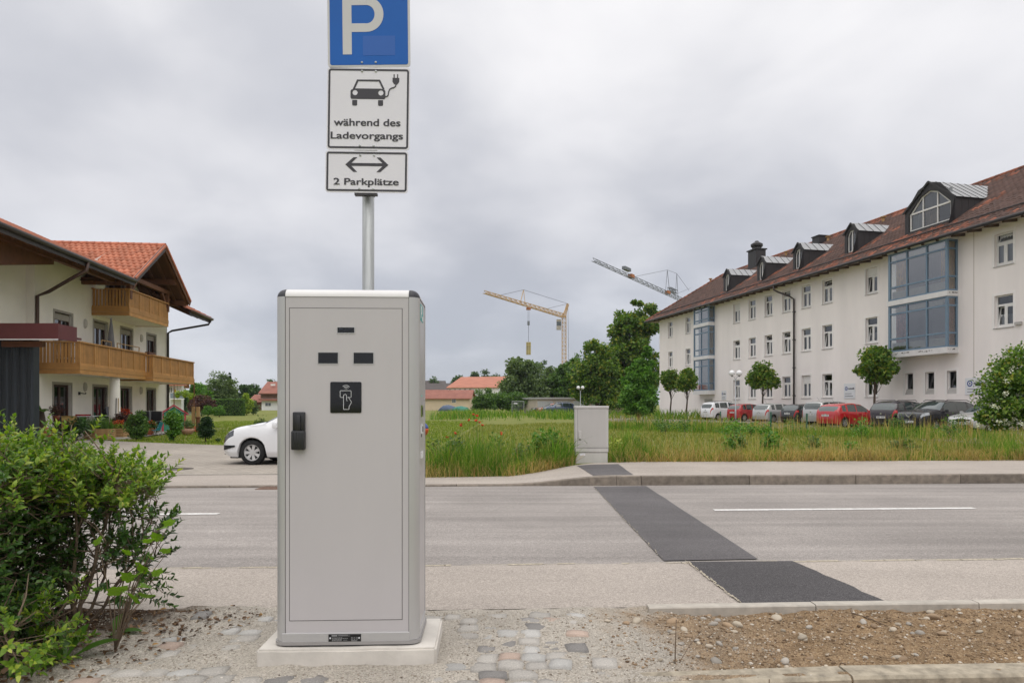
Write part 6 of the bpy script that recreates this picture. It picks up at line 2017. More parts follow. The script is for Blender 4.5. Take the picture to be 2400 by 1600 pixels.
# striped ball on the meadow, peeping out from behind the cabinet
bx, by = (1002 - 1200) / 1600 * 29.5 - .28, 29.5
t = thing("ball", "blue and orange ball in the meadow peeping out behind the cabinet", "ball", (bx, by, float(gz(bx, by))))
m_a, m_b = mat("ball_blue", (0.05, 0.09, 0.30), .4), mat("ball_orange", (0.55, 0.10, 0.03), .4)
MB().lathe([(.33 * math.cos(a), .42 + .33 * math.sin(a)) for a in np.linspace(-1.5, .12, 9)], (0, 0, 0), 18).build("lower_half", m_b, t, smooth=True)
MB().lathe([(.33 * math.cos(a), .42 + .33 * math.sin(a)) for a in np.linspace(.12, 1.5, 9)], (0, 0, 0), 18).build("upper_half", m_a, t, smooth=True)

# =================================================================== PLANTS
LM = {
 'maple': leafmat("leaf_maple", [(0, (0.043, 0.099, 0.016)), (.45, (0.099, 0.186, 0.028)), (.8, (0.186, 0.294, 0.043)), (1, (0.352, 0.313, 0.059))]),
 'bright': leafmat("leaf_bright", [(0, (0.049, 0.130, 0.019)), (.5, (0.097, 0.227, 0.032)), (1, (0.194, 0.356, 0.056))]),
 'dark': leafmat("leaf_dark", [(0, (0.018, 0.046, 0.012)), (.6, (0.046, 0.099, 0.023)), (1, (0.096, 0.176, 0.039))]),
 'mid': leafmat("leaf_mid", [(0, (0.039, 0.096, 0.021)), (.6, (0.088, 0.172, 0.035)), (1, (0.176, 0.281, 0.061))]),
 'grey': leafmat("leaf_grey_green", [(0, (0.070, 0.116, 0.047)), (.6, (0.124, 0.186, 0.070)), (1, (0.217, 0.279, 0.109))]),
 'purple': leafmat("leaf_purple", [(0, (0.047, 0.016, 0.019)), (.6, (0.101, 0.041, 0.041)), (1, (0.162, 0.095, 0.061))]),
 'far': leafmat("leaf_far", [(0, (0.047, 0.088, 0.041)), (.6, (0.081, 0.135, 0.054)), (1, (0.121, 0.182, 0.074))]),
 'spruce': leafmat("leaf_spruce", [(0, (0.014, 0.041, 0.016)), (.6, (0.027, 0.068, 0.024)), (1, (0.061, 0.108, 0.034))]),
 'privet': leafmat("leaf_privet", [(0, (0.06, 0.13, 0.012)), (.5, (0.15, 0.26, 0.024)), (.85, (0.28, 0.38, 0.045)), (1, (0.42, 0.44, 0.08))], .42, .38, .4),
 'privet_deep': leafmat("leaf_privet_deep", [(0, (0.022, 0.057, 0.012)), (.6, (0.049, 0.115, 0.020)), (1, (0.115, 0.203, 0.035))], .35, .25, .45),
 'yellow': leafmat("leaf_yellow_green", [(0, (0.135, 0.230, 0.027)), (.5, (0.243, 0.351, 0.041)), (1, (0.432, 0.486, 0.081))]),
 'pelarg': leafmat("leaf_pot_plant", [(0, (0.027, 0.074, 0.016)), (.6, (0.068, 0.135, 0.027)), (1, (0.135, 0.216, 0.054))]),
 'white': leafmat("petal_white", [(0, (0.55, 0.55, 0.45)), (1, (0.75, 0.75, 0.68))], .6, .2),
}
M_BARK = mat("bark", (0.085, 0.062, 0.045), 0.9, var=.35, scale=9, bump=.5, bscale=30)
M_BARK2 = mat("privet_bark", (0.16, 0.115, 0.078), 0.85, var=.35, scale=25, bump=.4, bscale=90)
def unit(v): return v / (np.linalg.norm(v, axis=-1, keepdims=True) + 1e-9)
def leaf_faces(P, Dr, Nr, ln, wd, fold=.25):
 """diamond leaves: base P, pointing along Dr, blade normal Nr"""
 S_ = unit(np.cross(Dr, Nr)); Nn = unit(np.cross(S_, Dr))
 ln = ln[:, None]; wd = wd[:, None]
 b = P; t = P + Dr * ln
 m = P + Dr * ln * .45
 l = m + S_ * wd * .5 + Nn * wd * fold; r = m - S_ * wd * .5 + Nn * wd * fold
 V = np.stack([b, r, t, l], 1).reshape(-1, 3)
 n = len(P); i = np.arange(n)[:, None] * 4
 F = np.concatenate([np.concatenate([i, i + 1, i + 2], 1), np.concatenate([i, i + 2, i + 3], 1)])
 return V, F
def crown_leaves(lobes, n, size, seed, clump=.16, nclump=70, flat=.35):
 """leaf clumps spread through the crown's lobes; lobes = (x, y, z, rx, ry, rz)"""
 g = np.random.default_rng(seed)
 lb = np.array(lobes, float); vol = lb[:, 3] * lb[:, 4] * lb[:, 5]
 k = g.choice(len(lb), nclump, p=vol / vol.sum())
 d = unit(g.normal(size=(nclump, 3))); rr = (.30 + .70 * g.random(nclump) ** .6)
 d[:, 2] = np.where(d[:, 2] < -.55, d[:, 2] * .5, d[:, 2])
 C = lb[k, :3] + d * lb[k, 3:] * rr[:, None] * .9
 cs = (lb[k, 3:].mean(1)) * clump * g.uniform(.7, 1.5, nclump)
 ci = g.integers(0, nclump, n)
 o = unit(g.normal(size=(n, 3))) * (g.random(n) ** .45)[:, None]
 o[:, 2] *= .75
 P = C[ci] + o * cs[ci][:, None] * 1.6
 out = unit(P - (C[ci] - np.array([0, 0, .5]) * cs[ci][:, None]))
 Dr = unit(out * .6 + g.normal(size=(n, 3)) * .7 + np.array([0, 0, -.25]))
 Nr = unit(out * .7 + np.array([0, 0, flat]) + g.normal(size=(n, 3)) * .55)
 ln = size * g.uniform(.7, 1.35, n)
 V, F = leaf_faces(P, Dr, Nr, ln, ln * .75)
 return V, F, C, cs
def plant(name, label, cat, x, y, lobes, n, size, lm, seed, trunk=None, clump=.16, nclump=70, group=None, z=None, parts=("trunk", "crown")):
 """tree or bush: trunk with limbs and a crown of small leaves"""
 z = float(gz(x, y)) if z is None else z
 t = thing(name, label, cat, (x, y, z), 0, group)
 V, F, C, cs = crown_leaves(lobes, n, size, seed, clump, nclump)
 obj(parts[1], np_mesh(parts[1], V, F, LM[lm]), t)
 tr = trunk or .1
 mb = MB(); rn = random.Random(seed)
 lb = lobes[0]; top = lb[2]
 bend = [(rn.uniform(-.04, .04) * top, rn.uniform(-.04, .04) * top) for _ in range(5)]
 pts = [(bend[k][0] * k / 4 + lb[0] * (k / 4) ** 2, bend[k][1] * k / 4 + lb[1] * (k / 4) ** 2, -.1 + (top + .1) * k / 4) for k in range(5)]
 mb.tube(pts, [tr * 1.2, tr, tr * .85, tr * .65, tr * .35], 8)
 for q in rn.sample(range(len(C)), min(14, len(C))):
  c = C[q]; f = rn.uniform(.45, .85); k = min(3, int(f * 4)); a = Vector(pts[k]).lerp(Vector(pts[k + 1]), f * 4 - k)
  m_ = a.lerp(Vector(c), .5) + Vector((0, 0, -.05 * top))
  mb.tube([a, m_, Vector(c)], [tr * .38, tr * .22, tr * .07], 5, False)
 mb.build(parts[0], M_BARK, t, smooth=True)
 return t
def px_xy(px, D): return (px - 1200) / 1600 * D, D

# ---- trees behind the field
def T(name, label, px, D, top_y, halfw_px, lm, n, size, seed, lobes=None, group="trees beyond the field", cat="tree", low=.12, trunk=.22, clump=.16, nclump=90):
 x, y = px_xy(px, D); z = float(gz(x, y))
 H = CAMZ + (950 - top_y) / 1600 * D - z; w = halfw_px / 1600 * D
 if lobes is None:
  lobes = [(0, 0, H * .56, w * .95, w * .85, H * .44), (-w * .4, 0, H * .38, w * .75, w * .6, H * .36), (w * .4, .3, H * .38, w * .75, w * .6, H * .36), (0, -w * .2, H * .82, w * .55, w * .5, H * .22), (w * .1, -w * .2, H * .2, w * .9, w * .6, H * .2)]
 else:
  lobes = [(a * w, b_ * w, c * H, d * w, e_ * w, f * H) for a, b_, c, d, e_, f in lobes]
 return plant(name, label, cat, x, y, lobes, n, size, LM and lm, seed, trunk, clump, nclump, group)
T("broadleaf_tree", "tall maple rising beside the white building's far corner", 1482, 96, 706, 84, 'maple', 26000, .42, 1,
 [(.0, 0, .62, .62, .6, .24), (.35, 0, .80, .50, .5, .18), (-.25, 0, .80, .50, .5, .17), (-.5, 0, .55, .5, .5, .22), (.2, 0, .38, .7, .6, .25), (-.55, 0, .33, .5, .5, .2), (.1, -.2, .95, .25, .25, .06)], trunk=.35, nclump=190)
T("broadleaf_tree", "yellowish maple left of the tall maple, above the garage roof", 1400, 92, 795, 62, 'maple', 16000, .36, 2, trunk=.25, nclump=140)
T("broadleaf_tree", "dark round tree in the middle of the tree row behind garages", 1338, 116, 838, 58, 'mid', 13000, .42, 3, trunk=.25)
T("broadleaf_tree", "mid green tree with brownish lower twigs behind the garages", 1283, 118, 868, 52, 'grey', 11000, .40, 4, trunk=.2)
T("broadleaf_tree", "pale grey green willow like tree at the left of the row", 1222, 112, 836, 60, 'grey', 14000, .40, 5, trunk=.25, nclump=120)
T("bush", "round green bush in front of the willow like tree", 1140, 104, 906, 36, 'mid', 6500, .24, 6, lobes=[(0, 0, .5, .8, .8, .5), (.5, 0, .4, .5, .6, .4), (-.5, 0, .35, .5, .6, .35)], group="bushes along the field edge", cat="bush", trunk=.08)
T("bush", "low dark bush between the round bush and the garages", 1200, 106, 915, 52, 'mid', 8000, .32, 7, lobes=[(0, 0, .5, .9, .8, .5), (.5, 0, .4, .5, .6, .4)], group="bushes along the field edge", cat="bush", trunk=.08)
T("bush", "dark bushy undergrowth right behind the garage roofs", 1430, 108, 890, 70, 'mid', 11000, .36, 8, lobes=[(0, 0, .5, 1, .8, .5), (.5, 0, .5, .6, .6, .45), (-.5, 0, .5, .6, .6, .42)], group="bushes along the field edge", cat="bush", trunk=.1)
T("bush", "tall bright green feathery shrub before the building's far corner", 1497, 60, 800, 48, 'bright', 18000, .22, 9,
 [(.05, 0, .20, .95, .9, .22), (0, 0, .40, .85, .8, .25), (.25, 0, .62, .55, .55, .22), (-.4, 0, .55, .4, .45, .2), (.35, 0, .86, .26, .28, .14)], group="bushes along the field edge", cat="shrub", trunk=.12, nclump=130)
T("young_conifer_tree", "slender tree top peeping over the row behind the crane mast", 1350, 130, 822, 18, 'mid', 2500, .3, 10, group="trees beyond the field")
for k, (px, D, ty, hw_, lab) in enumerate([(1272, 330, 836, 22, "hazy tree on the hill just above the willow like tree"), (1236, 310, 838, 20, "hazy round tree on the hill left of the crane load"), (1070, 300, 874, 16, "hazy round tree above the dark roofs beside the cabinet"),
  (1112, 320, 870, 14, "hazy tree behind the orange roof, left of two"), (1140, 330, 865, 17, "hazy tree behind the orange roof, right of two"), (1160, 340, 872, 14, "small hazy tree at the right end of the orange roof"),
  (1020, 240, 886, 30, "low hazy grove just right of the charging cabinet"), (1300, 350, 850, 30, "hazy low trees along the hill crest"), (1185, 340, 876, 22, "hazy scrub on the hill crest behind the willow like tree")]):
 T("hill_tree", lab, px, D, ty, hw_, 'far', 2600, .9, 20 + k, group="trees on the far hill", trunk=.3, nclump=40, clump=.24)
# far left
T("broadleaf_tree", "loose pale green tree behind the purple bush in the left garden", 515, 98, 872, 44, 'grey', 9000, .26, 40, trunk=.2, nclump=110, group="trees behind the left garden")
T("broadleaf_tree", "bright green tree beside the white neighbour house", 465, 92, 893, 34, 'bright', 7000, .24, 41, trunk=.18, group="trees behind the left garden")
T("conifer_tree", "pointed dark conifer top rising from the garden trees", 538, 108, 868, 12, 'spruce', 3000, .25, 42, lobes=[(0, 0, .3, 1, 1, .3), (0, 0, .6, .6, .6, .25), (0, 0, .85, .3, .3, .15)], group="trees behind the left garden")
T("broadleaf_tree", "far dark wood edge left of the red roofed house", 585, 160, 902, 40, 'dark', 5000, .5, 43, group="trees behind the left garden")
T("broadleaf_tree", "far tree crown right above the red roofed house", 640, 230, 886, 22, 'dark', 3000, .6, 44, group="trees behind the left garden")
T("bush", "purple leaved bush in the left garden behind the fence", 473, 84, 923, 34, 'purple', 6500, .19, 45, lobes=[(0, 0, .5, .9, .8, .48), (.5, 0, .4, .5, .6, .4), (-.5, 0, .4, .5, .6, .38)], group="garden bushes", cat="bush", trunk=.08)
T("columnar_conifer", "slim dark column shaped conifer beside the hanging flower pots", 428, 74, 905, 9, 'spruce', 4000, .14, 46, lobes=[(0, 0, .5, .9, .9, .5)], group="garden bushes", cat="conifer", trunk=.08)
T("bush", "yellow green bush at the hedge's right end with pale blossoms", 578, 92, 921, 14, 'yellow', 3500, .18, 47, group="garden bushes", cat="bush", trunk=.06)
T("bush", "pale flowering bush right of the clipped hedge", 594, 96, 936, 12, 'grey', 2500, .18, 48, group="garden bushes", cat="bush", trunk=.06)
for k, px in enumerate((488, 514)):
 T("bush", "low round clipped green bush by the wire fence, " + ("left" if k == 0 else "right") + " of two", px, 80, 950, 13, 'bright', 2600, .12, 50 + k, lobes=[(0, 0, .5, 1, 1, .5)], group="garden bushes", cat="bush", trunk=.05)
T("bush", "dense shadowy shrubs under the neighbour's balcony", 410, 80, 946, 26, 'dark', 4000, .18, 53, lobes=[(0, 0, .5, 1, 1, .5), (.5, 0, .4, .5, .6, .4)], group="garden bushes", cat="bush", trunk=.05)
# clipped hedge
x, y = px_xy(538, 88); z = float(gz(x, y))
t = thing("clipped_hedge", "box cut green hedge in the left garden beyond the fence", "hedge", (x, y, z), rad(8))
g = np.random.default_rng(61); n = 9000
hx, hy, hz = 1.75, .5, 2.1
P_ = g.uniform(-1, 1, (n, 3)); ax = g.integers(0, 3, n); sg_ = np.where(g.random(n) < .5, -1, 1)
P_[np.arange(n), ax] = sg_ * g.uniform(.92, 1.04, n); Nn_ = np.zeros((n, 3)); Nn_[np.arange(n), ax] = sg_
P_ = P_ * np.array([hx, hy, hz / 2]) + np.array([0, 0, hz / 2])
V, F = leaf_faces(P_, unit(g.normal(size=(n, 3))), unit(Nn_ + g.normal(size=(n, 3)) * .4), np.full(n, .13), np.full(n, .1))
obj("foliage", np_mesh("foliage", V, F, LM['mid']), t)
MB().bbox(-hx * .93, hx * .93, -hy * .9, hy * .9, 0, hz * .96, .05).build("branches", mat("hedge_inside", (0.012, 0.02, 0.007), .9), t)  # solid block, no real twigs: near-black colour paints the shade inside the hedge

# ---- standard trees in front of the building
def standard(px, D, cy_y, hw_px, hh_px, lm, label, seed, n=5200):
 x, y = px_xy(px, D); z = float(gz(x, y)); zc_ = CAMZ + (950 - cy_y) / 1600 * D - z; w = hw_px / 1600 * D; h = hh_px / 1600 * D
 lobes = [(0, 0, zc_, w * .8, w * .8, h * .85), (-w * .4, 0, zc_ - h * .25, w * .55, w * .6, h * .5), (w * .4, .1, zc_ - h * .2, w * .55, w * .6, h * .5), (w * .1, 0, zc_ + h * .5, w * .45, w * .5, h * .42)]
 return plant("standard_tree", label, "tree", x, y, lobes, n, .20, lm, seed, .085, .27, 38, "round young trees along the building")
standard(1571, 68, 893, 24, 36, 'maple', "young round tree in front of the far bay, left of two", 70, 4200)
standard(1610, 66, 893, 28, 38, 'maple', "young round tree in front of the far bay, right of two", 71, 4600)
standard(1787, 56, 886, 36, 42, 'maple', "young round tree behind the silver and red cars, near the downpipe", 72)
standard(2049, 45, 863, 52, 58, 'maple', "largest young round tree, behind the red car, left of glazed bay", 73, 8000)

# ---- flowering bush at the right edge
x, y = 16.1, 21.2; z = float(gz(x, y))
t = plant("flowering_bush", "big bush with white flower heads at the right edge of the verge", "bush", x, y,
   [(0, 0, 1.7, 1.3, 1.2, 1.5), (-.75, -.1, 1.1, .8, .9, 1.0), (.9, 0, 1.6, 1.2, 1.1, 1.4), (-.5, -.2, 2.2, .7, .7, .8), (-1.3, -.3, .9, .5, .6, .55)], 20000, .10, 'maple', 80, .06, .2, 150)
g = np.random.default_rng(81)
V, F, C, cs = crown_leaves([(0, 0, 1.7, 1.36, 1.25, 1.55), (-.8, -.1, 1.1, .85, .95, 1.0), (.9, 0, 1.6, 1.25, 1.1, 1.45), (-1.3, -.3, .9, .55, .6, .6)], 5200, .06, 82, .05, 320)
obj("blossom", np_mesh("blossom", V, F, LM['white']), t)

# ---- grasses
def grassmat(name, stops):
 return leafmat(name, stops, .6, .35, .2)
GR_G = grassmat("grass_green", [(0, (0.05, 0.13, 0.012)), (.5, (0.11, 0.23, 0.02)), (.85, (0.21, 0.29, 0.04)), (1, (0.37, 0.31, 0.11))])
GR_B = grassmat("grass_bright", [(0, (0.087, 0.174, 0.017)), (.6, (0.160, 0.261, 0.029)), (1, (0.275, 0.348, 0.058))])
GR_S = grassmat("grass_straw", [(0, (0.203, 0.174, 0.051)), (.4, (0.362, 0.275, 0.102)), (.8, (0.522, 0.392, 0.160)), (1, (0.348, 0.174, 0.072))])
GR_M = grassmat("grass_meadow", [(0, (0.123, 0.167, 0.029)), (.6, (0.203, 0.232, 0.043)), (1, (0.319, 0.290, 0.087))])
GR_L = grassmat("grass_lawn", [(0, (0.102, 0.174, 0.017)), (.6, (0.167, 0.239, 0.023)), (1, (0.261, 0.290, 0.043))])
def blades(name, X, Y, h, w, m_, seed, label=None, cat=None, lean=.6, zoff=0.0):
 g = np.random.default_rng(seed); n = len(X)
 Z = gz(X, Y) + zoff
 a = g.uniform(0, 2 * np.pi, n); ld = np.stack([np.cos(a), np.sin(a)], -1) * (np.abs(g.normal(0, lean, n)) * h)[:, None]
 b = g.uniform(0, np.pi, n); wv = np.stack([np.cos(b), np.sin(b) * .4], -1) * (w / 2)[:, None]
 B = np.stack([X, Y], -1)
 def p3(xy, z): return np.concatenate([xy, z[:, None]], 1)
 v0 = p3(B - wv, Z); v1 = p3(B + wv, Z); mid = B + ld * .35
 v2 = p3(mid - wv * .8, Z + h * .55); v3 = p3(mid + wv * .8, Z + h * .55); v4 = p3(B + ld, Z + h * (1 - .25 * np.minimum(1, np.hypot(*ld.T) / h)))
 V = np.stack([v0, v1, v2, v3, v4], 1).reshape(-1, 3); i = np.arange(n)[:, None] * 5
 F = np.concatenate([np.concatenate([i, i + 1, i + 3], 1), np.concatenate([i, i + 3, i + 2], 1), np.concatenate([i + 2, i + 3, i + 4], 1)])
 return obj(name, np_mesh(name, V, F, m_), None, label, cat, None, 'stuff')
g = np.random.default_rng(90)
def strip_pts(n, x0, x1, d0, d1, dens=None):
 x = g.uniform(x0, x1, n); t_ = far_back_t(x) + .03 + g.uniform(d0, d1, n) * 1.0
 k = ~((x > 1.34) & (x < 2.24) & (t_ < 15.45)); x, t_ = x[k], t_[k]; n = len(x)
 y = t_ + TAN_R * x
 if dens is not None:
  k = g.random(n) < dens(x, y); x, y = x[k], y[k]
 return x, y
clump_d = lambda s, lo, sd: (lambda x, y: np.clip(.5 + 1.6 * vnoise(x, y, s, sd), lo, 1))
# tall verge left of the utility box (taller, greener), right of it (lower, yellower)
x, y = strip_pts(19000, -1.9, 3.1, 0, 1.9, clump_d(1.2, .1, 11))
hh_ = (.30 + .62 * g.random(len(x)) ** 1.3) * np.clip(.8 + 1.5 * vnoise(x, y, 1.1, 12) + .8 * vnoise(x, y, 3.1, 19), .3, 1.35) * np.interp(road_t(x, y) - far_back_t(x), [0, .35, 1.9], [.55, 1.0, 1.0]) * np.interp(x, [-1.9, -.9, 3.1], [.75, 1, .95])
blades("verge_grass", x, y, hh_, .010 + .008 * g.random(len(x)), GR_G, 91, "tall green grass on the verge between cabinet and utility box", "grass")
x, y = strip_pts(24000, 3.0, 20.5, 0, 1.5, clump_d(.8, .12, 13))
hh_ = (.20 + .34 * g.random(len(x))) * np.clip(.8 + 1.4 * vnoise(x, y, .5, 14) + .9 * vnoise(x, y, 2.3, 20), .3, 1.4)
blades("verge_grass", x, y, hh_, .011 + .009 * g.random(len(x)), GR_G, 92, "tall yellow green grass on the verge right of the utility box", "grass")
x, y = strip_pts(20000, -1.9, 20.5, -.13, .45, clump_d(1.6, .25, 15))
blades("dry_grass", x, y, .12 + .30 * g.random(len(x)), .008 + .007 * g.random(len(x)), GR_S, 93, "dry straw coloured grass along the back edge of the footpath", "grass", lean=1.0)
x, y = strip_pts(2600, -1.9, 20.5, 0.1, 1.6, None)
blades("seed_stalks", x, y, .35 + .5 * g.random(len(x)), .005 + .005 * g.random(len(x)), GR_S, 94, "thin pale seed stalks standing above the verge grass", "grass", lean=.35)
# meadow, short
x = g.uniform(-2.4, 34, 60000); y = 16 + (g.random(60000) ** 1.3) * 34
k = (np.abs(x / y) < .8) & (road_t(x, y) > far_back_t(x) + .2) & ((x > -1.7) | (y > 23)); x, y = x[k], y[k]
blades("meadow_grass", x, y, .07 + .12 * g.random(len(x)), .02 + .016 * g.random(len(x)), GR_M, 95, "short mown grass covering the meadow", "grass", lean=.5)
# unmown band before the parked cars
x = g.uniform(4, 30, 26000); off = g.uniform(0, 1, 26000)
yb = np.interp(x, [4, 9, 13, 17, 21, 25, 30], [44, 38, 33.5, 29.5, 27.0, 26, 26])
y = yb - 5.5 * off
k = (g.random(len(x)) < np.clip(.55 + 1.5 * vnoise(x, y, .55, 16), .1, 1)) & (np.abs(x / y) < .8); x, y = x[k], y[k]
blades("unmown_grass", x, y, (.30 + .50 * g.random(len(x))) * np.clip(.8 + 1.0 * vnoise(x, y, .4, 17), .4, 1.3), .018 + .014 * g.random(len(x)), GR_G, 96, "unmown tall grass in front of the parked cars", "grass")
x = g.uniform(4, 30, 1500); y = np.interp(x, [4, 9, 13, 17, 21, 25, 30], [44, 38, 33.5, 29.5, 27.0, 26, 26]) - 5 * g.random(1500)
blades("seed_stalks", x, y, .7 + .4 * g.random(len(x)), .014 + .01 * g.random(len(x)), GR_S, 97, "pale seed stalks in front of the parked cars", "grass", lean=.15)
# weeds before the garages and along the far field edge
x = g.uniform(-8, 30, 14000); y = g.uniform(62, 92, 14000) ; k = (np.abs(x / y) < .35) & (g.random(len(x)) < np.clip(.4 + 1.6 * vnoise(x, y, .2, 18), .05, 1)); x, y = x[k], y[k]
blades("field_edge_weeds", x, y, .5 + .7 * g.random(len(x)), .05 + .04 * g.random(len(x)), GR_G, 98, "rough weeds along the far edge of the field", "weeds")
# lawn of the house
x = g.uniform(-26, -2.6, 60000); y = 22 + (g.random(60000) ** 1.5) * 40
lim = np.interp(x, ex[:9], ey[:9]); k = (y > lim + .12) & (x / y > -.75); x, y = x[k], y[k]
inh = (x < -16.4 - .112 * y + 3.4) & (y < 43)
x, y = x[~inh], y[~inh]
blades("lawn_grass", x, y, .05 + .06 * g.random(len(x)), .02 + .02 * g.random(len(x)), GR_L, 99, "short green lawn grass beside the house", "grass", lean=.6)
LAWN_V = []
# leafy weeds standing in the verge
def weed(px, D, h, seed, label, lm='mid', n=260, w=.16):
 x, y = px_xy(px, D)
 return plant("leafy_weed", label, "weed", x, y, [(0, 0, h * .55, w, w, h * .45)], n, .075, lm, seed, .008, .35, 26, "leafy weeds in the verge", parts=("stem", "leaves"))
weed(1262, 15.0, .95, 110, "tall dark dock weed left of the utility box", 'bright', 240, .16)
weed(1292, 15.1, .85, 111, "tall weed close to the utility box's left side", 'bright', 180, .13)
weed(1068, 14.3, .8, 112, "feathery pale weed near the poppies", 'grey', 300, .2)
weed(1440, 16.0, .55, 113, "yellow flowering weed right of the utility box", 'yellow', 200, .2)
rn = random.Random(44)
for k in range(16):
 r_ = k < 9
 weed(rn.uniform(1460, 2330) if r_ else rn.uniform(1010, 1330), rn.uniform(16.2, 17.6) if r_ else rn.uniform(14.3, 16), rn.uniform(.4, .7) if r_ else rn.uniform(.5, .9), 120 + k, "leafy green weed clump among the verge grass " + ("right" if r_ else "left") + " of the utility box", rn.choice(['bright', 'mid', 'grey']), 170, rn.uniform(.12, .26))
for k in range(14):
 D = rn.uniform(24, 33); weed(rn.uniform(1500, 2300), D, rn.uniform(.6, 1.0), 150 + k, "dark leafy weed clump in the unmown grass before the parked cars", rn.choice(['bright', 'mid']), 200, rn.uniform(.25, .5))
# poppies
M_POP = mat("poppy_petal", (0.62, 0.07, 0.02), .55, var=.15, scale=30, rand=.12); M_POPC = mat("poppy_centre", (0.02, 0.018, 0.02), .8); M_STEM = mat("poppy_stem", (0.09, 0.13, 0.03), .7)
def poppy_head():
 mb = MB(); n = 14
 V = []; F = []
 for j, (rr_, z_) in enumerate(((.006, 0), (.022, .006), (.036, .022), (.040, .034))):
  for k in range(n):
   a = 2 * math.pi * k / n; q = rr_ * (1 + (.12 if (k % 4) else -.15) * (j == 3)); V.append((q * math.cos(a), q * math.sin(a), z_ + (.004 if k % 2 else 0) * j))
 for j in range(3):
  for k in range(n): F.append((j * n + k, j * n + (k + 1) % n, (j + 1) * n + (k + 1) % n, (j + 1) * n + k))
 return mb.add(V, F).mesh("petals", M_POP, True)
ph = poppy_head(); pc_me = MB().lathe([(.004, .0), (.010, .012), (.008, .02)], (0, 0, 0), 8).mesh("seed_head", M_POPC)
rn = random.Random(5)
pl = [(430, 1445), (490, 1410), (460, 1400), (510, 1465), (535, 1490), (486, 1452), (365, 1480), (305, 1555), (690, 1550), (240, 1590), (352, 1492), (700, 1562)]
words = ["tallest poppy at the top of the poppy group", "upper right poppy of the poppy group", "poppy just left of the topmost ones", "wide open poppy in the middle of the group", "lowest right poppy of the group", "small poppy between the middle ones",
   "orange poppy left of the group", "low poppy left below the group beside the cabinet", "single poppy right below the group", "poppy lowest and nearest the charging cabinet", "small orange poppy left of the group", "faded poppy beside the single right one"]
for (zx, zy), wd in zip(pl, words):
 px, py = 980 + zx / 3.5636, 580 + zy / 3.5636
 D = 14.05 + rn.uniform(0, .5); X, Y, Z = at(px, py, D); z0 = float(gz(X, Y))
 t = thing("poppy", "red " + wd if "poppy" in wd and "orange" not in wd else wd, "poppy", (X, Y, z0), rn.uniform(0, 6), "poppies in the verge")
 H_ = Z - z0
 MB().tube([(0, 0, 0), (.03, .01, H_ * .5), (0, 0, H_)], .003, 5).build("stem", M_STEM, t)
 o = obj("petals", ph, t, loc=(0, 0, H_)); s = rn.uniform(.6, .95); o.scale = (s, s, s); o.rotation_euler = (rn.uniform(.2, .9), rn.uniform(-.4, .4), 0)
 obj("seed_head", pc_me, t, loc=(0, 0, H_ + .004)).rotation_euler = o.rotation_euler

# =================================================================== UTILITY BOX
M_UB = mat("utility_box_grp", (0.52, 0.495, 0.47), .7, var=.05, scale=3, stretch=(3, 3, .4), bump=.15, bscale=60)
M_UBD = mat("utility_box_seam", (0.10, 0.095, 0.09), .8)
D_ = 15.15
x0, x1 = (1348.5 - 1200) / 1600 * D_, (1426 - 1200) / 1600 * D_
xc = (x0 + x1) / 2; w = (x1 - x0) / 2; zg = float(gz(xc, D_))
def zpx(py, D): return CAMZ - (py - 950) / 1600 * D
t = thing("utility_cabinet", "pale grey roadside utility cabinet at the end of the asphalt patch", "utility cabinet", (xc, D_, zg))
H_ = zpx(953, D_) - zg; zs1 = zpx(1060, D_) - zg; zs2 = zpx(1049, D_) - zg
MB().bbox(-w + .015, w - .015, .01, .30, -.1, zs1 - .006, .006).build("plinth", M_UB, t)
MB().box(-w + .02, w - .02, .016, .29, zs1 - .008, zs1 + .008).build("joint", M_UBD, t)
MB().bbox(-w, w, 0, .31, zs1 + .006, H_ - .035, .008).build("body", M_UB, t)
MB().bbox(-w - .012, w + .012, -.018, .33, H_ - .04, H_ + .02, .016).build("lid", M_UB, t)
MB().box(-w + .03, w - .004, -.0035, .002, zs2 - .004, zs2 + .004).build("door_seam", M_UBD, t)
rib = MB().box(-.010, .010, -.007, .003, zs2 + .03, H_ - .07).mesh("rib", M_UB)
for k in range(16): obj("rib", rib, t, loc=(-w + .10 + (2 * w - .16) * k / 15, 0, 0))
MB().box(-w + .05, -w + .053, -.008, .002, zs2 + .01, H_ - .05).build("door_seam", M_UBD, t)
lk = MB().bbox(-w + .075, -w + .125, -.02, .0, .52, .70, .008).build("handle", M_UB, t)
MB().box(-w + .075, -w + .125, -.024, -.019, .50, .515).build("lock", M_UBD, lk)
MB().box(-w + .1, -w + .22, .0085, .0102, .15, .20).build("worn_sticker", M_SIGNW, t)

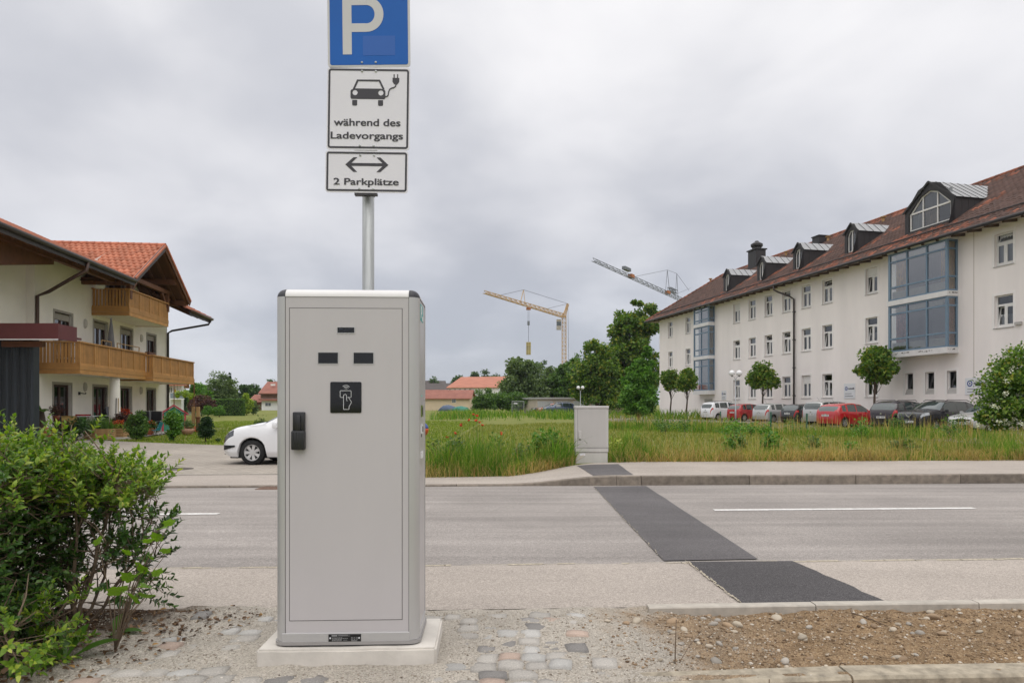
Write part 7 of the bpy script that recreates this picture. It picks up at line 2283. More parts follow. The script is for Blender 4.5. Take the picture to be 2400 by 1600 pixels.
# =================================================================== DOUBLE GLOBE LAMPS
M_GLOBE = mat("opal_globe", (0.78, 0.78, 0.78), .25, var=.02, spec=.5); M_LPOLE = mat("lamp_pole_grey", (0.34, 0.35, 0.36), .45, metal=.4, var=.08)
def globe_lamp(px, gy, D, label, rg=.225, pxw=29):
 x, y = px_xy(px, D); z = float(gz(x, y)); H = CAMZ + (950 - gy) / 1600 * D - z
 t = thing("street_lamp", label, "street lamp", (x, y, z), 0, "double globe street lamps")
 MB().tube([(0, 0, -.1), (0, 0, 1.0), (0, 0, 1.02), (0, 0, H - .42)], [.065, .065, .045, .04], 12).build("pole", M_LPOLE, t, smooth=True)
 s = .285
 for d in (-1, 1):
  a = MB(); a.tube([(d * s * (1 - math.cos(q)) , 0, H - .78 + .5 * math.sin(q) * .9 + .1) for q in np.linspace(.0, 1.57, 8)], .018, 8); a.build("arm", M_LPOLE, t, smooth=True)
  cp = MB().lathe([(.03, H - .28), (.07, H - .24), (.09, H - .20)], (d * s, 0, 0), 14).build("socket", M_UNDER, t)
  MB().lathe([(rg * math.cos(q), H + rg * math.sin(q)) for q in np.linspace(-1.4, 1.5, 14)], (d * s, 0, 0), 20).build("globe", M_GLOBE, t, smooth=True)
 return t
globe_lamp(1724, 874, 53, "double globe street lamp in front of the red and white cars")
globe_lamp(1360.5, 908, 88, "double globe street lamp in front of the garages")

# =================================================================== CRANES
def lattice(mb, p, q, w, n, d=.09, up=(0, 0, 1), tri=False, taper=1.0):
 p, q = Vector(p), Vector(q); ax = (q - p).normalized(); u = Vector(up)
 if abs(ax.dot(u)) > .95: u = Vector((0, 1, 0))
 sx = ax.cross(u).normalized(); sy = sx.cross(ax).normalized()
 offs = [(-1, -1), (1, -1), (1, 1), (-1, 1)] if not tri else [(-1, -1), (1, -1), (0, 1)]
 def pt(f, k):
  ww = w * (1 + (taper - 1) * f)
  return p.lerp(q, f) + sx * offs[k][0] * ww / 2 + sy * offs[k][1] * ww / 2
 m_ = len(offs)
 for k in range(m_): mb.bar(pt(0, k), pt(1, k), d)
 for i in range(n):
  f0, f1 = i / n, (i + 1) / n
  for k in range(m_):
   k2 = (k + 1) % m_
   mb.bar(pt(f0, k) if i % 2 else pt(f0, k2), pt(f1, k2) if i % 2 else pt(f1, k), d * .55)
   mb.bar(pt(f0, k), pt(f0, k2), d * .5)
M_CRY = mat("crane_yellow", (0.52, 0.34, 0.16), .6, var=.15, scale=1); M_CRG = mat("crane_grey", (0.17, 0.18, 0.20), .6, var=.15, scale=1); M_CRO = mat("crane_orange", (0.42, 0.15, 0.05), .6, var=.1)
M_CABLE = mat("crane_cable", (0.09, 0.09, 0.10), .6)
D0 = 200.0; xm = (1322 - 1200) / 1600 * D0; zg = float(gz(xm, D0)); zj = CAMZ + (950 - 738) / 1600 * D0
t = thing("tower_crane", "yellow tower crane with its long jib pointing left above the trees", "crane", (xm, D0, zg))
mb = MB(); lattice(mb, (0, 0, 0), (0, 0, zj - zg), 1.15, 24, .16); mb.build("mast", M_CRY, t)
Dt = 162.0; tip = Vector(((1135 - 1200) / 1600 * Dt - xm, Dt - D0, CAMZ + (950 - 684) / 1600 * Dt - zg)); piv = Vector((0, 0, zj - zg - .2))
mb = MB(); lattice(mb, piv, tip, 1.15, 34, .14, tri=True, taper=.55); mb.build("jib", M_CRY, t)
jd = (tip - piv)
ap = Vector((1.5, 1.5, CAMZ + (950 - 713) / 1600 * D0 - zg + .4)) ; ap.x = (1332 - 1200) / 1600 * D0 - xm
mb = MB(); mb.bar(piv + Vector((-.4, 0, 0)), ap, .22); mb.bar(piv + Vector((.6, .8, -.3)), ap, .18); lattice(mb, piv + Vector((0, 0, -.5)), ap, .5, 6, .1); mb.build("a_frame", M_CRY, t)
a2 = piv + jd * .56 + Vector((0, 0, 3.6))
mb = MB(); mb.bar(piv + jd * .54, a2, .14); mb.bar(piv + jd * .60, a2, .14); mb.bar(piv + jd * .57 + Vector((.6, 0, 0)), a2, .12); mb.build("strut", M_CRY, t)
mb = MB()
for a, b_ in ((ap, a2), (a2, piv + jd * .86), (ap, piv + jd * .30), (ap, Vector((ap.x + .3, ap.y, 8.0)))): mb.tube([a, b_], .05, 5)
mb.build("guy_rope", M_CABLE, t)
MB().bbox(-2.2, -.9, -.6, .6, zj - zg - 4.3, zj - zg - 1.3, .05).build("cab", mat("crane_cab", (0.42, 0.38, 0.34), .5, var=.1), t)
MB().box(-2.22, -.88, -.63, -.602, zj - zg - 3.2, zj - zg - 2.0).build("cab_window", M_CARGL, t)
f = .62
# trolley under the jib at the load's column
best = min((abs(1200 + (xm + (piv + jd * q).x) / (D0 + (piv + jd * q).y) * 1600 - 1239), q) for q in np.linspace(.2, .95, 200))[1]
tq = piv + jd * best
MB().box(tq.x - .6, tq.x + .6, tq.y - .5, tq.y + .5, tq.z - 1.25, tq.z - .7).build("trolley", M_CRO, t)
Dl = D0 + tq.y; zl = lambda py: CAMZ + (950 - py) / 1600 * Dl - zg
mb = MB()
for d in (-.15, .15): mb.tube([(tq.x + d, tq.y, tq.z - 1.2), (tq.x + d, tq.y, zl(752))], .03, 4)
mb.build("hoist_rope", M_CABLE, t)
MB().bbox(tq.x - .32, tq.x + .32, tq.y - .2, tq.y + .2, zl(762), zl(752), .08).build("hook_block", M_CRG, t)
ld = thing("crane_load", "yellow bundle of formwork panels hanging from the crane hook", "crane load", (xm + tq.x, Dl, zg + zl(831)))
hl = (831 - 801) / 1600 * Dl; wl_ = (39 / 3.5636) / 1600 * Dl / 2
MB().tube([(0, 0, hl), (0, 0, (831 - 762) / 1600 * Dl)], .05, 5).build("sling", M_CABLE, ld)
pm = MB().box(-wl_, wl_, -.35, .35, 0, hl / 11 * .62).mesh("panel", mat("formwork_yellow", (0.40, 0.30, 0.04), .7, var=.3, scale=2, rand=.2))
for k in range(11): obj("panel", pm, ld, loc=(0, 0, hl / 11 * k))
for s in (-.5, .5): MB().box(s * wl_ - .08, s * wl_ + .08, -.25, .25, 0.02, hl - .02).build("strap", M_CRG, ld)

D1, D2 = 100.0, 136.0
tipB = Vector(((1390 - 1200) / 1600 * D1, D1, CAMZ + (950 - 608) / 1600 * D1)); thrB = Vector(((1597 - 1200) / 1600 * D2, D2, CAMZ + (950 - 701) / 1600 * D2))
base = tipB.lerp(thrB, 1.32); zg = float(gz(base.x, base.y))
t = thing("tower_crane", "dark grey crane jib slanting down behind the white building's roof", "crane", (base.x, base.y, zg))
L_ = lambda v: Vector(v) - Vector((base.x, base.y, zg))
mb = MB(); lattice(mb, (0, 0, 0), (0, 0, base.z - zg), 1.2, 20, .16); mb.build("mast", M_CRG, t)
mb = MB(); lattice(mb, L_(base), L_(tipB), .8, 44, .065, tri=True, taper=.55); mb.build("jib", M_CRG, t)
A1 = tipB.lerp(thrB, .80); A2 = tipB.lerp(thrB, .94)
def onjib(f, dz=0.0): return L_(tipB.lerp(thrB, f) + Vector((0, 0, dz)))
for f_ in (.36, .80): MB().bar(onjib(f_ - .015, .1), onjib(f_ + .015, .1), .7, .55).build("joint_block", M_CRO, t)
mb = MB(); q1, q2 = onjib(.795, 4.3), onjib(.93, 4.6)
for a, b_ in ((onjib(.77), q1), (onjib(.83), q1), (onjib(.91), q2), (onjib(.95), q2)): mb.bar(a, b_, .07)
mb.build("strut", M_CRG, t)
mb = MB()
for a, b_ in ((onjib(.40, .3), q1), (q1, q2), (q2, onjib(1.12, 2.5)), (onjib(.9, .3), onjib(1.15, 3.2))): mb.tube([a, b_], .03, 5)
mb.build("guy_rope", M_CABLE, t)
mb = MB(); lattice(mb, onjib(.82, .9), onjib(.92, .9), .6, 4, .1); mb.bar(onjib(.28, .9), onjib(.34, .9), .6, .5); mb.build("folded_section", M_CRG, t)

# =================================================================== GARAGES AND FAR BUILDINGS
M_GAR = mat("garage_render", (0.46, 0.40, 0.33), .9, var=.1, scale=.7); M_GDOOR = mat("garage_door", (0.40, 0.41, 0.41), .6, var=.06, scale=.8); M_GROOF = mat("garage_roof_edge", (0.36, 0.36, 0.35), .6, var=.06)
D_ = 102.0
gx0 = (1227 - 1200) / 1600 * D_; gx1 = (1423 - 1200) / 1600 * 110
z = float(gz(gx0, D_)); rot = math.atan2(2.0, gx1 - gx0 - 4)
t = thing("garage_row", "low row of grey garages with flat roof behind the parked cars", "garage", (gx0, D_ + 3.4, z), 0)
zt_ = CAMZ + (950 - 931) / 1600 * D_ - z
xs_ = [(1258 - 1200) / 1600 * D_ - gx0]                # door wall begins here
LG = gx1 - gx0
MB().prism([(0, 0), (xs_[0], -3.4), (LG - .6, -3.4), (LG, 4), (0, 4)], 2, 0, zt_ - .25).build("wall", M_GAR, t)
MB().prism([(-.25, -.1), (xs_[0] - .1, -3.65), (LG - .3, -3.65), (LG + .2, 4.2), (-.25, 4.2)], 2, zt_ - .25, zt_).build("roof_edge", M_GROOF, t)
for a, b_ in ((1260, 1296), (1302, 1337), (1344, 1379), (1387, 1419)):
 u0, u1 = (a - 1200) / 1600 * D_ - gx0, (b_ - 1200) / 1600 * D_ - gx0
 if u1 > LG - .7: u1 = LG - .75
 d = MB().box(u0, u1, -3.46, -3.40, 0.02, zt_ - .55).build("garage_door", M_GDOOR, t)
 for k in range(1, 6): MB().box(u0 + (u1 - u0) * k / 6 - .02, u0 + (u1 - u0) * k / 6 + .02, -3.475, -3.46, .05, zt_ - .58).build("rib", M_GROOF, d)
 if a == 1387:
  mb = MB(); rn = random.Random(3)
  for k in range(26):
   q = rn.uniform(u0 + .3, u1 - .3); zz_ = rn.uniform(.5, 1.5); mb.box(q, q + rn.uniform(.04, .18), -3.482, -3.476, zz_, zz_ + rn.uniform(.1, .5))
  mb.build("worn_marks", M_SILL, d)
# mesh gate frame left of the garages
x, y = px_xy(1200, 100); z = float(gz(x, y))
t = thing("metal_gate", "tall wire mesh gate frame left of the garages", "gate", (x, y, z))
wg = (1228 - 1200) / 1600 * 100
for u in (0, wg): MB().box(u - .04, u + .04, -.04, .04, 0, 1.95).build("post", M_GALV, t)
MB().box(0, wg, -.03, .03, 1.87, 1.95).build("rail", M_GALV, t)
mb = MB()
for k in range(14): mb.box(wg * k / 14, wg * k / 14 + .012, -.006, .006, .05, 1.87)
for k in range(8): mb.box(0, wg, -.005, .005, .1 + k * .22, .112 + k * .22)
mb.build("mesh", M_GALV, t, kind='stuff')
MB().box(.25, .8, -.05, -.04, 1.5, 1.68).build("sign_plate", M_PLATE, t)

def simple_house(name, label, px0, px1, D, eave_y, ridge_y, depth, wallm, roofm, ridge='x', zb=None, overhang=.5, group=None, wins=(), rot=0.0, gable_px=None):
 """house seen from the front: walls, pitched roof with thickness, windows cut in as recessed pieces"""
 x0_, x1_ = (px0 - 1200) / 1600 * D, (px1 - 1200) / 1600 * D
 z = float(gz((x0_ + x1_) / 2, D)); L = x1_ - x0_
 t = thing(name, label, "house", ((x0_ + x1_) / 2, D, z), rot, group)
 he = CAMZ + (950 - eave_y) / 1600 * D - z; hr = CAMZ + (950 - ridge_y) / 1600 * (D + (depth / 2 if ridge == 'x' else 0)) - z
 a = L / 2
 if ridge == 'x':
  MB().prism([(0, -.3), (depth, -.3), (depth, he), (depth / 2, hr - .15), (0, he)], 0, -a + .3, a - .3).build("wall", wallm, t)
  o = overhang; sl = (hr - he) / (depth / 2)
  MB().prism([(-o, he - o * sl), (depth / 2, hr), (depth + o, he - o * sl), (depth + o, he - o * sl + .18), (depth / 2, hr + .18), (-o, he - o * sl + .18)], 0, -a - .2, a + .2).build("roof", roofm, t)
 else:
  MB().prism([(-a + .3, -.3), (a - .3, -.3), (a - .3, he), (0, hr - .15), (-a + .3, he)], 1, 0, depth).build("wall", wallm, t)
  o = overhang; sl = (hr - he) / a
  MB().prism([(-a - o, he - o * sl), (0, hr), (a + o, he - o * sl), (a + o, he - o * sl + .2), (0, hr + .2), (-a - o, he - o * sl + .2)], 1, -o, depth + o).build("roof", roofm, t)
 for (wx0, wx1, wy0, wy1) in wins:
  u0, u1 = (wx0 - 1200) / 1600 * D - (x0_ + x1_) / 2, (wx1 - 1200) / 1600 * D - (x0_ + x1_) / 2
  zz0, zz1 = CAMZ + (950 - wy1) / 1600 * D - z, CAMZ + (950 - wy0) / 1600 * D - z
  w_ = MB(); f_ = .08
  w_.box(u0 - f_, u0, -.05, .02, zz0 - f_, zz1 + f_); w_.box(u1, u1 + f_, -.05, .02, zz0 - f_, zz1 + f_); w_.box(u0, u1, -.05, .02, zz1, zz1 + f_); w_.box(u0, u1, -.05, .02, zz0 - f_, zz0); w_.box((u0 + u1) / 2 - .03, (u0 + u1) / 2 + .03, -.05, .0, zz0, zz1)
  w = w_.build("window", M_FRAMEW, t)
  MB().box(u0, u1, -.02, -.004, zz0, zz1).build("pane", M_CARGL, w)
 return t
M_RT = mat("far_red_tile", (0.27, 0.11, 0.08), .85, var=.18, scale=.7); M_RT2 = mat("far_orange_tile", (0.42, 0.17, 0.11), .85, var=.12, scale=.5); M_RT3 = mat("far_dark_tile", (0.085, 0.07, 0.065), .85, var=.15, scale=.5)
M_BEIGE = mat("far_beige_wall", (0.60, 0.48, 0.34), .9, var=.05, scale=.5); M_WHW = mat("far_white_wall", (0.74, 0.73, 0.72), .9, var=.04, scale=.5); M_WOODF = mat("far_wood_cladding", (0.15, 0.085, 0.055), .85, var=.2, scale=1)
simple_house("beige_bungalow", "beige bungalow with long dull red roof at the field's far edge", 985, 1104, 150, 933, 915, 9, M_BEIGE, M_RT, wins=[(1060, 1068, 935, 943)], rot=rad(-3))
t = simple_house("beige_outbuilding", "low red roofed wing joined to the beige bungalow's left", 960, 1040, 158, 930, 917, 8, M_BEIGE, M_RT)
simple_house("white_hall", "white hall with broad orange roof behind the beige bungalow", 1045, 1172, 190, 908, 884, 26, M_WHW, M_RT2, wins=[(1049 + k * 12.5, 1054 + k * 12.5, 911, 915.5) for k in range(5)], rot=rad(-14))
simple_house("dark_roofed_house", "white house with dark grey roof right beside the cabinet's edge", 985, 1062, 215, 914, 899, 12, M_WHW, M_RT3, rot=rad(-12))
simple_house("dark_roofed_house", "second dark grey roof between cabinet and orange hall, farther off", 1000, 1046, 235, 905, 893, 12, M_WHW, M_RT3, rot=rad(10))
# beige block half hidden behind the feathery shrub
simple_house("beige_block", "beige rendered block half hidden behind the feathery shrub", 1424, 1512, 112, 905, 880, 10, M_BEIGE, M_RT, overhang=.2)
# wooden shed behind garages
simple_house("wooden_shed", "reddish wooden shed top behind the garages' right end", 1393, 1424, 114, 922, 912, 4, mat("shed_wood", (0.23, 0.115, 0.085), .85, var=.25, scale=2), M_RT3, overhang=.1)
# red roofed house left of the cabinet
t = simple_house("red_roofed_house", "white and timber house with red roof left of the cabinet", 610, 700, 150, 919, 896, 10, M_WHW, M_RT, wins=[(624, 633, 922, 927), (622, 635, 944, 951)], overhang=.8)
x_ = (655 - 1200) / 1600 * 150 - t.location.x
q = lambda py: CAMZ + (950 - py) / 1600 * 150 - t.location.z
MB().box(-4.1, 4.1, -.12, -.051, q(933), q(919)).build("timber_cladding", M_WOODF, t)
MB().box(-4.3, 4.3, -.9, .0, q(939), q(934)).build("porch_roof", M_RT, t)
MB().box(-2.5, -1.6, 1.6, 2.0, q(903), q(899)).build("skylight", M_WHW, t)
t = simple_house("low_red_roof_annex", "low dull red roofed annex left of the red roofed house", 583, 618, 152, 941, 926, 8, M_WOODF, M_RT, overhang=.5)
# white neighbour house with balcony, cut off by the chalet
t = simple_house("white_neighbour_house", "white neighbour house with balcony seen past the chalet's corner", 340, 428, 66, 900, 880, 9, M_WHW, M_RT2, overhang=.7, wins=[(394, 401, 907, 919)], rot=rad(24))
q = lambda py: CAMZ + (950 - py) / 1600 * 66 - t.location.z
cxl = t.location.x
bx0, bx1 = (384 - 1200) / 1600 * 64.8 - cxl, (413 - 1200) / 1600 * 64.8 - cxl
bq = MB().box(bx0, bx1, -1.2, 0, q(936), q(933)).build("balcony", M_WHW, t)
MB().box(bx0, bx1, -1.22, -1.18, q(933), q(921)).build("railing", mat("balcony_sheet", (0.20, 0.24, 0.27), .6), bq)
MB().box((394 - 1200) / 1600 * 65 - cxl, (398 - 1200) / 1600 * 65 - cxl, -.06, -.03, q(919), q(912)).build("yellow_blind", mat("yellow_blind", (0.55, 0.42, 0.06), .8), t)
# flower baskets hanging in the garden
for k, (px, py) in enumerate(((416, 925), (433, 924), (447, 928))):
 X, Y, Z = at(px, py, 62)
 t = plant("hanging_flower_pot", "lime green hanging flower pot beside the neighbour house, " + ("leftmost", "middle one", "rightmost")[k] + " of three", "flower pot", X, Y, [(0, 0, .42, .38, .3, .22)], 260, .10, 'yellow', 300 + k, .01, .4, 12, "hanging flower pots", z=Z - .3, parts=("stem", "leaves"))
 MB().lathe([(.13, .02), (.26, .28), (.28, .30)], (0, 0, 0), 14).build("pot", mat("lime_pot", (0.22, 0.32, 0.02), .5), t, smooth=True)
 MB().tube([(0, 0, .3), (0, 0, 1.6)], .012, 4).build("hanger", M_STEM, t)
a, b_ = at(408, 888, 62), at(455, 889, 62)
mb = MB().tube([(a[0], a[1], -.3), a, b_, (b_[0], b_[1], -.3)], .04, 6)
mb.build("pot_stand", M_BEAM, None, label="thin wooden frame carrying the hanging flower pots", cat="stand")
# wire fence between lawn and gardens
xa, ya = px_xy(430, 86); xb, yb = px_xy(580, 130)
t = thing("wire_fence", "thin wire mesh fence with posts at the far end of the lawn", "fence", (xa, ya, float(gz(xa, ya))))
n = 22; pm = MB().tube([(0, 0, -.1), (0, 0, 1.15)], .03, 6).mesh("post", M_GALV)
mb = MB()
for k in range(n):
 f = k / (n - 1); X, Y = xa + (xb - xa) * f, ya + (yb - ya) * f; z = float(gz(X, Y)) - t.location.z
 obj("post", pm, t, loc=(X - xa, Y - ya, z))
for k in range(9):
 h = .08 + k * .125
 mb.tube([(xa + (xb - xa) * f - xa, ya + (yb - ya) * f - ya, float(gz(xa + (xb - xa) * f, ya + (yb - ya) * f)) - t.location.z + h) for f in np.linspace(0, 1, 8)], .012, 4)
for k in range(240):
 f = k / 240; X, Y = xa + (xb - xa) * f, ya + (yb - ya) * f; z = float(gz(X, Y)) - t.location.z
 mb.box(X - xa - .008, X - xa + .008, Y - ya - .005, Y - ya + .005, z + .05, z + 1.1)
mb.build("mesh", mat("fence_wire", (0.22, 0.24, 0.23), .6), t, kind='stuff')
# heaps by the bungalow: blue and green covered piles
for px, py, D, s, c, lab in ((1050, 947, 138, 1.6, (0.07, 0.10, 0.16), "grey blue tarpaulin covered pile before the beige bungalow"), (1080, 950, 136, 1.3, (0.04, 0.20, 0.15), "green tarpaulin covered pile before the beige bungalow")):
 X, Y, Z = at(px, py, D); z = float(gz(X, Y))
 bm = bmesh.new(); bmesh.ops.create_icosphere(bm, subdivisions=3, radius=1)
 for v in bm.verts:
  k = 1 + .25 * float(vnoise(v.co.x * 2, v.co.y * 2 + v.co.z, 1.3, int(px)))
  v.co = Vector((v.co.x * s * k * 1.3, v.co.y * s * k * .7, max(-.1, v.co.z * s * .75 * k)))
 me = bpy.data.meshes.new("tarpaulin_pile"); bm.to_mesh(me); bm.free(); me.materials.append(mat("tarp_%d" % int(px), c, .6, var=.15, scale=1))
 obj("tarpaulin_pile", me, None, lab, "pile", loc=(X, Y, z))
# green plastic stakes in the grass before the cars
M_STK = mat("green_stake", (0.02, 0.10, 0.06), .6)
for px, py, D, lab in ((1890, 972, 34, "dark green plastic stake in front of the silver people carrier"), (1806, 968, 40, "dark green plastic stake in front of the silver hatchback"), (1688, 966, 48, "dark stake in the grass beside the lamp post")):
 X, Y, Z = at(px, py, D); z = float(gz(X, Y))
 mb = MB(); mb.tube([(0, 0, -.1), (.02, 0, Z - z)], [.045, .045], 8); mb.lathe([(.05, Z - z), (.05, Z - z + .05), (.02, Z - z + .08)], (.02, 0, 0), 8)
 mb.build("stake", M_STK, None, label=lab, cat="stake", loc=(X, Y, z))
# parking strip along the building
V = []
for f in np.linspace(0, 1, 30):
 u = -6 + 62 * f
 for d in (0.3, 12.5):
  p = (BO + BU * u + BN * d) * KB
  d2 = d
  V.append((p.x, p.y, float(gz(p.x, p.y)) + .01))
MB().add(V, [(2 * k, 2 * k + 1, 2 * k + 3, 2 * k + 2) for k in range(29)]).build("parking_strip", mat("parking_gravel", (0.24, 0.215, 0.185), .95, var=.2, scale=.8, bump=.5, bscale=20), kind='structure')

# =================================================================== TERRACE AND GARDEN OF THE HOUSE
M_TERR = mat("terracotta", (0.42, 0.125, 0.06), .8, var=.12, scale=4); M_PLANK = mat("planter_pine", (0.38, 0.235, 0.10), .75, var=.2, scale=6, rand=.12)
def gp(px, py, D=None):
 """ground point of a survey pixel on the terrace level"""
 D = D or 1600 * (CAMZ - HG) / (py - 950)
 x = (px - 1200) / 1600 * D
 return x, D, float(gz(x, D))
# terrace paving
mb = MB()
pts = [(-20.0, 27.9), (-17.2, 28.7), (-16.6, 30.5), (-18.0, 36.5), (-19.2, 41), (-20.2, 43.4), (-21.3, 43.3)]
mb.face(*[(x, y, float(gz(x, y)) + .045) for x, y in pts])
mb.face(*[(-17.2, 28.7, -.3), (-16.6, 30.5, -.3), (-16.6, 30.5, -.24), (-17.2, 28.7, -.24)])
mb.build("terrace", mat("terrace_slab", (0.36, 0.335, 0.30), .85, var=.1, scale=1.2), kind='structure')
TZ = lambda x, y: float(gz(x, y)) + .046
# potted palm
x, y, z = gp(97, 1030, 27.6)
t = thing("potted_palm", "small palm in a square terracotta pot at the house corner", "potted plant", (x, y, TZ(x, y)))
MB().prism([(-.26, 0), (.26, 0), (.34, .42), (-.34, .42)], 1, -.26, .26).build("pot", M_TERR, t)
MB().box(-.37, .37, -.29, .29, .42, .50).build("pot_rim", M_TERR, t)
MB().tube([(0, 0, .4), (.02, 0, .8), (0, 0, 1.2)], [.12, .14, .09], 10).build("trunk", M_BARK, t)
lf = MB(); rn = random.Random(9)
for k in range(11):
 a = rn.uniform(0, 6.28); e_ = rn.uniform(.3, 1.2); L = rn.uniform(.55, .8)
 P_ = [Vector((0, 0, 1.18)) + Vector((math.cos(a) * math.cos(e_) * L * f, math.sin(a) * math.cos(e_) * L * f, math.sin(e_) * L * f - .35 * L * f * f)) for f in (0, .35, .7, 1)]
 sd = Vector((-math.sin(a), math.cos(a), 0))
 for p, q, w0, w1 in zip(P_, P_[1:], (.02, .10, .12), (.10, .12, .01)):
  lf.face(p - sd * w0, p + sd * w0, q + sd * w1, q - sd * w1)
lf.build("fronds", LM['mid'], t)
# folding bistro table with flower pot
x, y, z = gp(135, 1026, 28.3)
t = thing("folding_table", "black folding garden table leaning beside the palm", "table", (x, y, TZ(x, y)), rad(10))
for s in (-.3, .3):
 MB().tube([(-.40, s, .74), (.42, s, 0)], .015, 6).build("leg", M_UNDER, t); MB().tube([(-.15, s * .9, .74), (.62, s * .9, 0)], .015, 6).build("leg", M_UNDER, t)
MB().box(-.45, .75, -.36, .36, .74, .765).build("table_top", M_UNDER, t)
tp_ = plant("potted_flower", "purple flowering pot plant on the folding table", "potted plant", x - .05, y, [(0, 0, .40, .24, .22, .18)], 420, .07, 'purple', 401, .01, .5, 14, z=TZ(x, y) + .766, parts=("stem", "leaves"))
MB().lathe([(.09, 0), (.13, .2), (.14, .22)], (0, 0, 0), 12).build("pot", M_TERR, tp_, smooth=True)
x, y, z = gp(145, 1024, 28.0)
plant("pot_shrub", "dark leafy pot plant on the terrace left of the door", "potted plant", x + .5, y + .2, [(0, 0, .45, .45, .4, .35)], 1400, .09, 'dark', 402, .02, .4, 26, z=TZ(x, y), parts=("stem", "leaves"))
x, y, z = gp(112, 1027, 27.9)
t = plant("potted_flower", "small white pot with low plant beside the terracotta pot", "potted plant", x, y, [(0, 0, .34, .16, .16, .12)], 200, .06, 'grey', 403, .01, .5, 8, z=TZ(x, y), parts=("stem", "leaves"))
MB().lathe([(.10, 0), (.13, .22)], (0, 0, 0), 12).build("pot", M_WHT, t, smooth=True)
# drying racks with laundry
def rack(px, D, label, clothlist, w=1.05):
 x = (px - 1200) / 1600 * D; y = D
 t = thing("drying_rack", label, "drying rack", (x, y, TZ(x, y)), rad(4))
 for s in (-.45, .45):
  MB().tube([(-w * .28, s, 0), (w * .2, s, .92)], .013, 6).build("leg", M_GALV, t); MB().tube([(w * .28, s, 0), (-w * .2, s, .92)], .013, 6).build("leg", M_GALV, t)
 for k in range(8): MB().tube([(-w / 2 + w * k / 7, -.5, .95), (-w / 2 + w * k / 7, .5, .95)], .006, 4).build("rail", M_GALV, t)
 for s in (-.5, .5): MB().tube([(-w / 2, s, .95), (w / 2, s, .95)], .012, 6).build("rail", M_GALV, t)
 return t, x, y
def cloth(name, label, x, y, z, w, h, m_, seed):
 """laundry hung over a rail: a folded sheet with soft creases"""
 V = []; F = []; nx_, nz_ = 14, 8; g_ = random.Random(seed); ph_ = g_.uniform(0, 6)
 for i in range(nz_ + 1):
  for j in range(nx_ + 1):
   u = -w / 2 + w * j / nx_; v = i / nz_
   V.append((u * (1 - .05 * v), -.02 - .03 * math.sin(u * 14 + ph_) * v - .02 * v, -h * v + .02 * math.sin(u * 5 + ph_) * v))
 for i in range(nz_):
  for j in range(nx_):
   q = i * (nx_ + 1) + j; F.append((q, q + 1, q + nx_ + 2, q + nx_ + 1))
 n0 = len(V)
 V += [(a, .06 + (-b_) * .8, c * .8) for a, b_, c in V[:]]
 F += [tuple(n0 + k for k in f[::-1]) for f in F[:]]
 F += [(j, j + 1, n0 + j + 1, n0 + j) for j in range(nx_)]
 return MB().add(V, F).build(name, m_, None, True, label=label, cat="laundry", loc=(x, y, z))
t, x, y = rack(183, 28.6, "folding drying rack with a yellow towel near the terrace door", None)
cloth("towel", "yellow towel hung over the left drying rack", x - .05, y - .52, TZ(x, y) + .98, .58, .60, mat("towel_yellow", (0.52, 0.36, 0.13), .95, var=.1, scale=8), 1)
cloth("green_cloth", "green cloth hung beside the yellow towel", x + .42, y - .40, TZ(x, y) + .96, .22, .55, mat("cloth_green", (0.10, 0.22, 0.06), .95, var=.2), 2)
t, x, y = rack(218, 29.8, "folding drying rack with white laundry behind the planter", None)
cloth("white_laundry", "white cloth hanging from the right drying rack", x - .02, y - .52, TZ(x, y) + .97, .52, .68, mat("cloth_white", (0.66, 0.62, 0.60), .95, var=.08), 3)
cloth("red_cloth", "short red cloth folded over the right drying rack", x - .08, y - .58, TZ(x, y) + 1.03, .62, .13, mat("cloth_red", (0.35, 0.04, 0.04), .95, var=.2), 4)
cloth("dark_cloth", "dark cloth at the left end of the right drying rack", x - .42, y - .45, TZ(x, y) + .96, .20, .5, mat("cloth_dark", (0.05, 0.04, 0.06), .95, var=.2), 5)
# slatted planters
def planter(x, y, w, d, h, label, seed, lm, n, hh_, rot=0.0):
 t = thing("wooden_planter", label, "planter", (x, y, float(gz(x, y))), rot, "slatted wooden planters")
 me = MB().box(-w / 2, w / 2, -.012, .012, 0, h / 6 * .82).mesh("slat", M_PLANK); me2 = MB().box(-.012, .012, -d / 2 + .014, d / 2 - .014, 0, h / 6 * .82).mesh("slat", M_PLANK)
 for k in range(6):
  for s in (-1, 1):
   obj("slat", me, t, loc=(0, s * d / 2, .02 + k * h / 6)); obj("slat", me2, t, loc=(s * (w / 2 - .012), 0, .02 + k * h / 6))
 for u in (-w / 2 + .03, 0, w / 2 - .03): MB().box(u - .03, u + .03, -d / 2 - .026, -d / 2 - .0125, 0, h + .02).build("batten", M_PLANK, t)
 MB().box(-w / 2 + .03, w / 2 - .03, -d / 2 + .02, d / 2 - .02, .05, h - .04).build("soil", mat("potting_soil", (0.03, 0.022, 0.016), .95), t)
 return t
x, y, z = gp(234, 1028, 28.9)
planter(x, y, 1.02, .5, .46, "long slatted wooden planter with spiky grass at the terrace edge", 1, 'mid', 10, .4)
xx = x + np.random.default_rng(5).uniform(-.48, .48, 420); yy = y + np.random.default_rng(6).uniform(-.2, .2, 420)
o = blades("planter_grass", xx, yy, .25 + .45 * np.random.default_rng(7).random(420), np.full(420, .022), LM['mid'], 501, "spiky green leaves growing in the long planter", "grass", lean=.45, zoff=.40)
x, y, z = gp(279, 1022, 30.6)
planter(x, y, .72, .5, .42, "short slatted wooden planter with yellow flowers behind the round shrub", 2, 'yellow', 10, .3)
plant("bedding_flowers", "yellow and red flowers in the short planter", "flowers", x - .1, y, [(0, 0, .16, .34, .2, .14)], 420, .06, 'yellow', 404, .01, .4, 18, z=z + .38, parts=("stem", "leaves"))
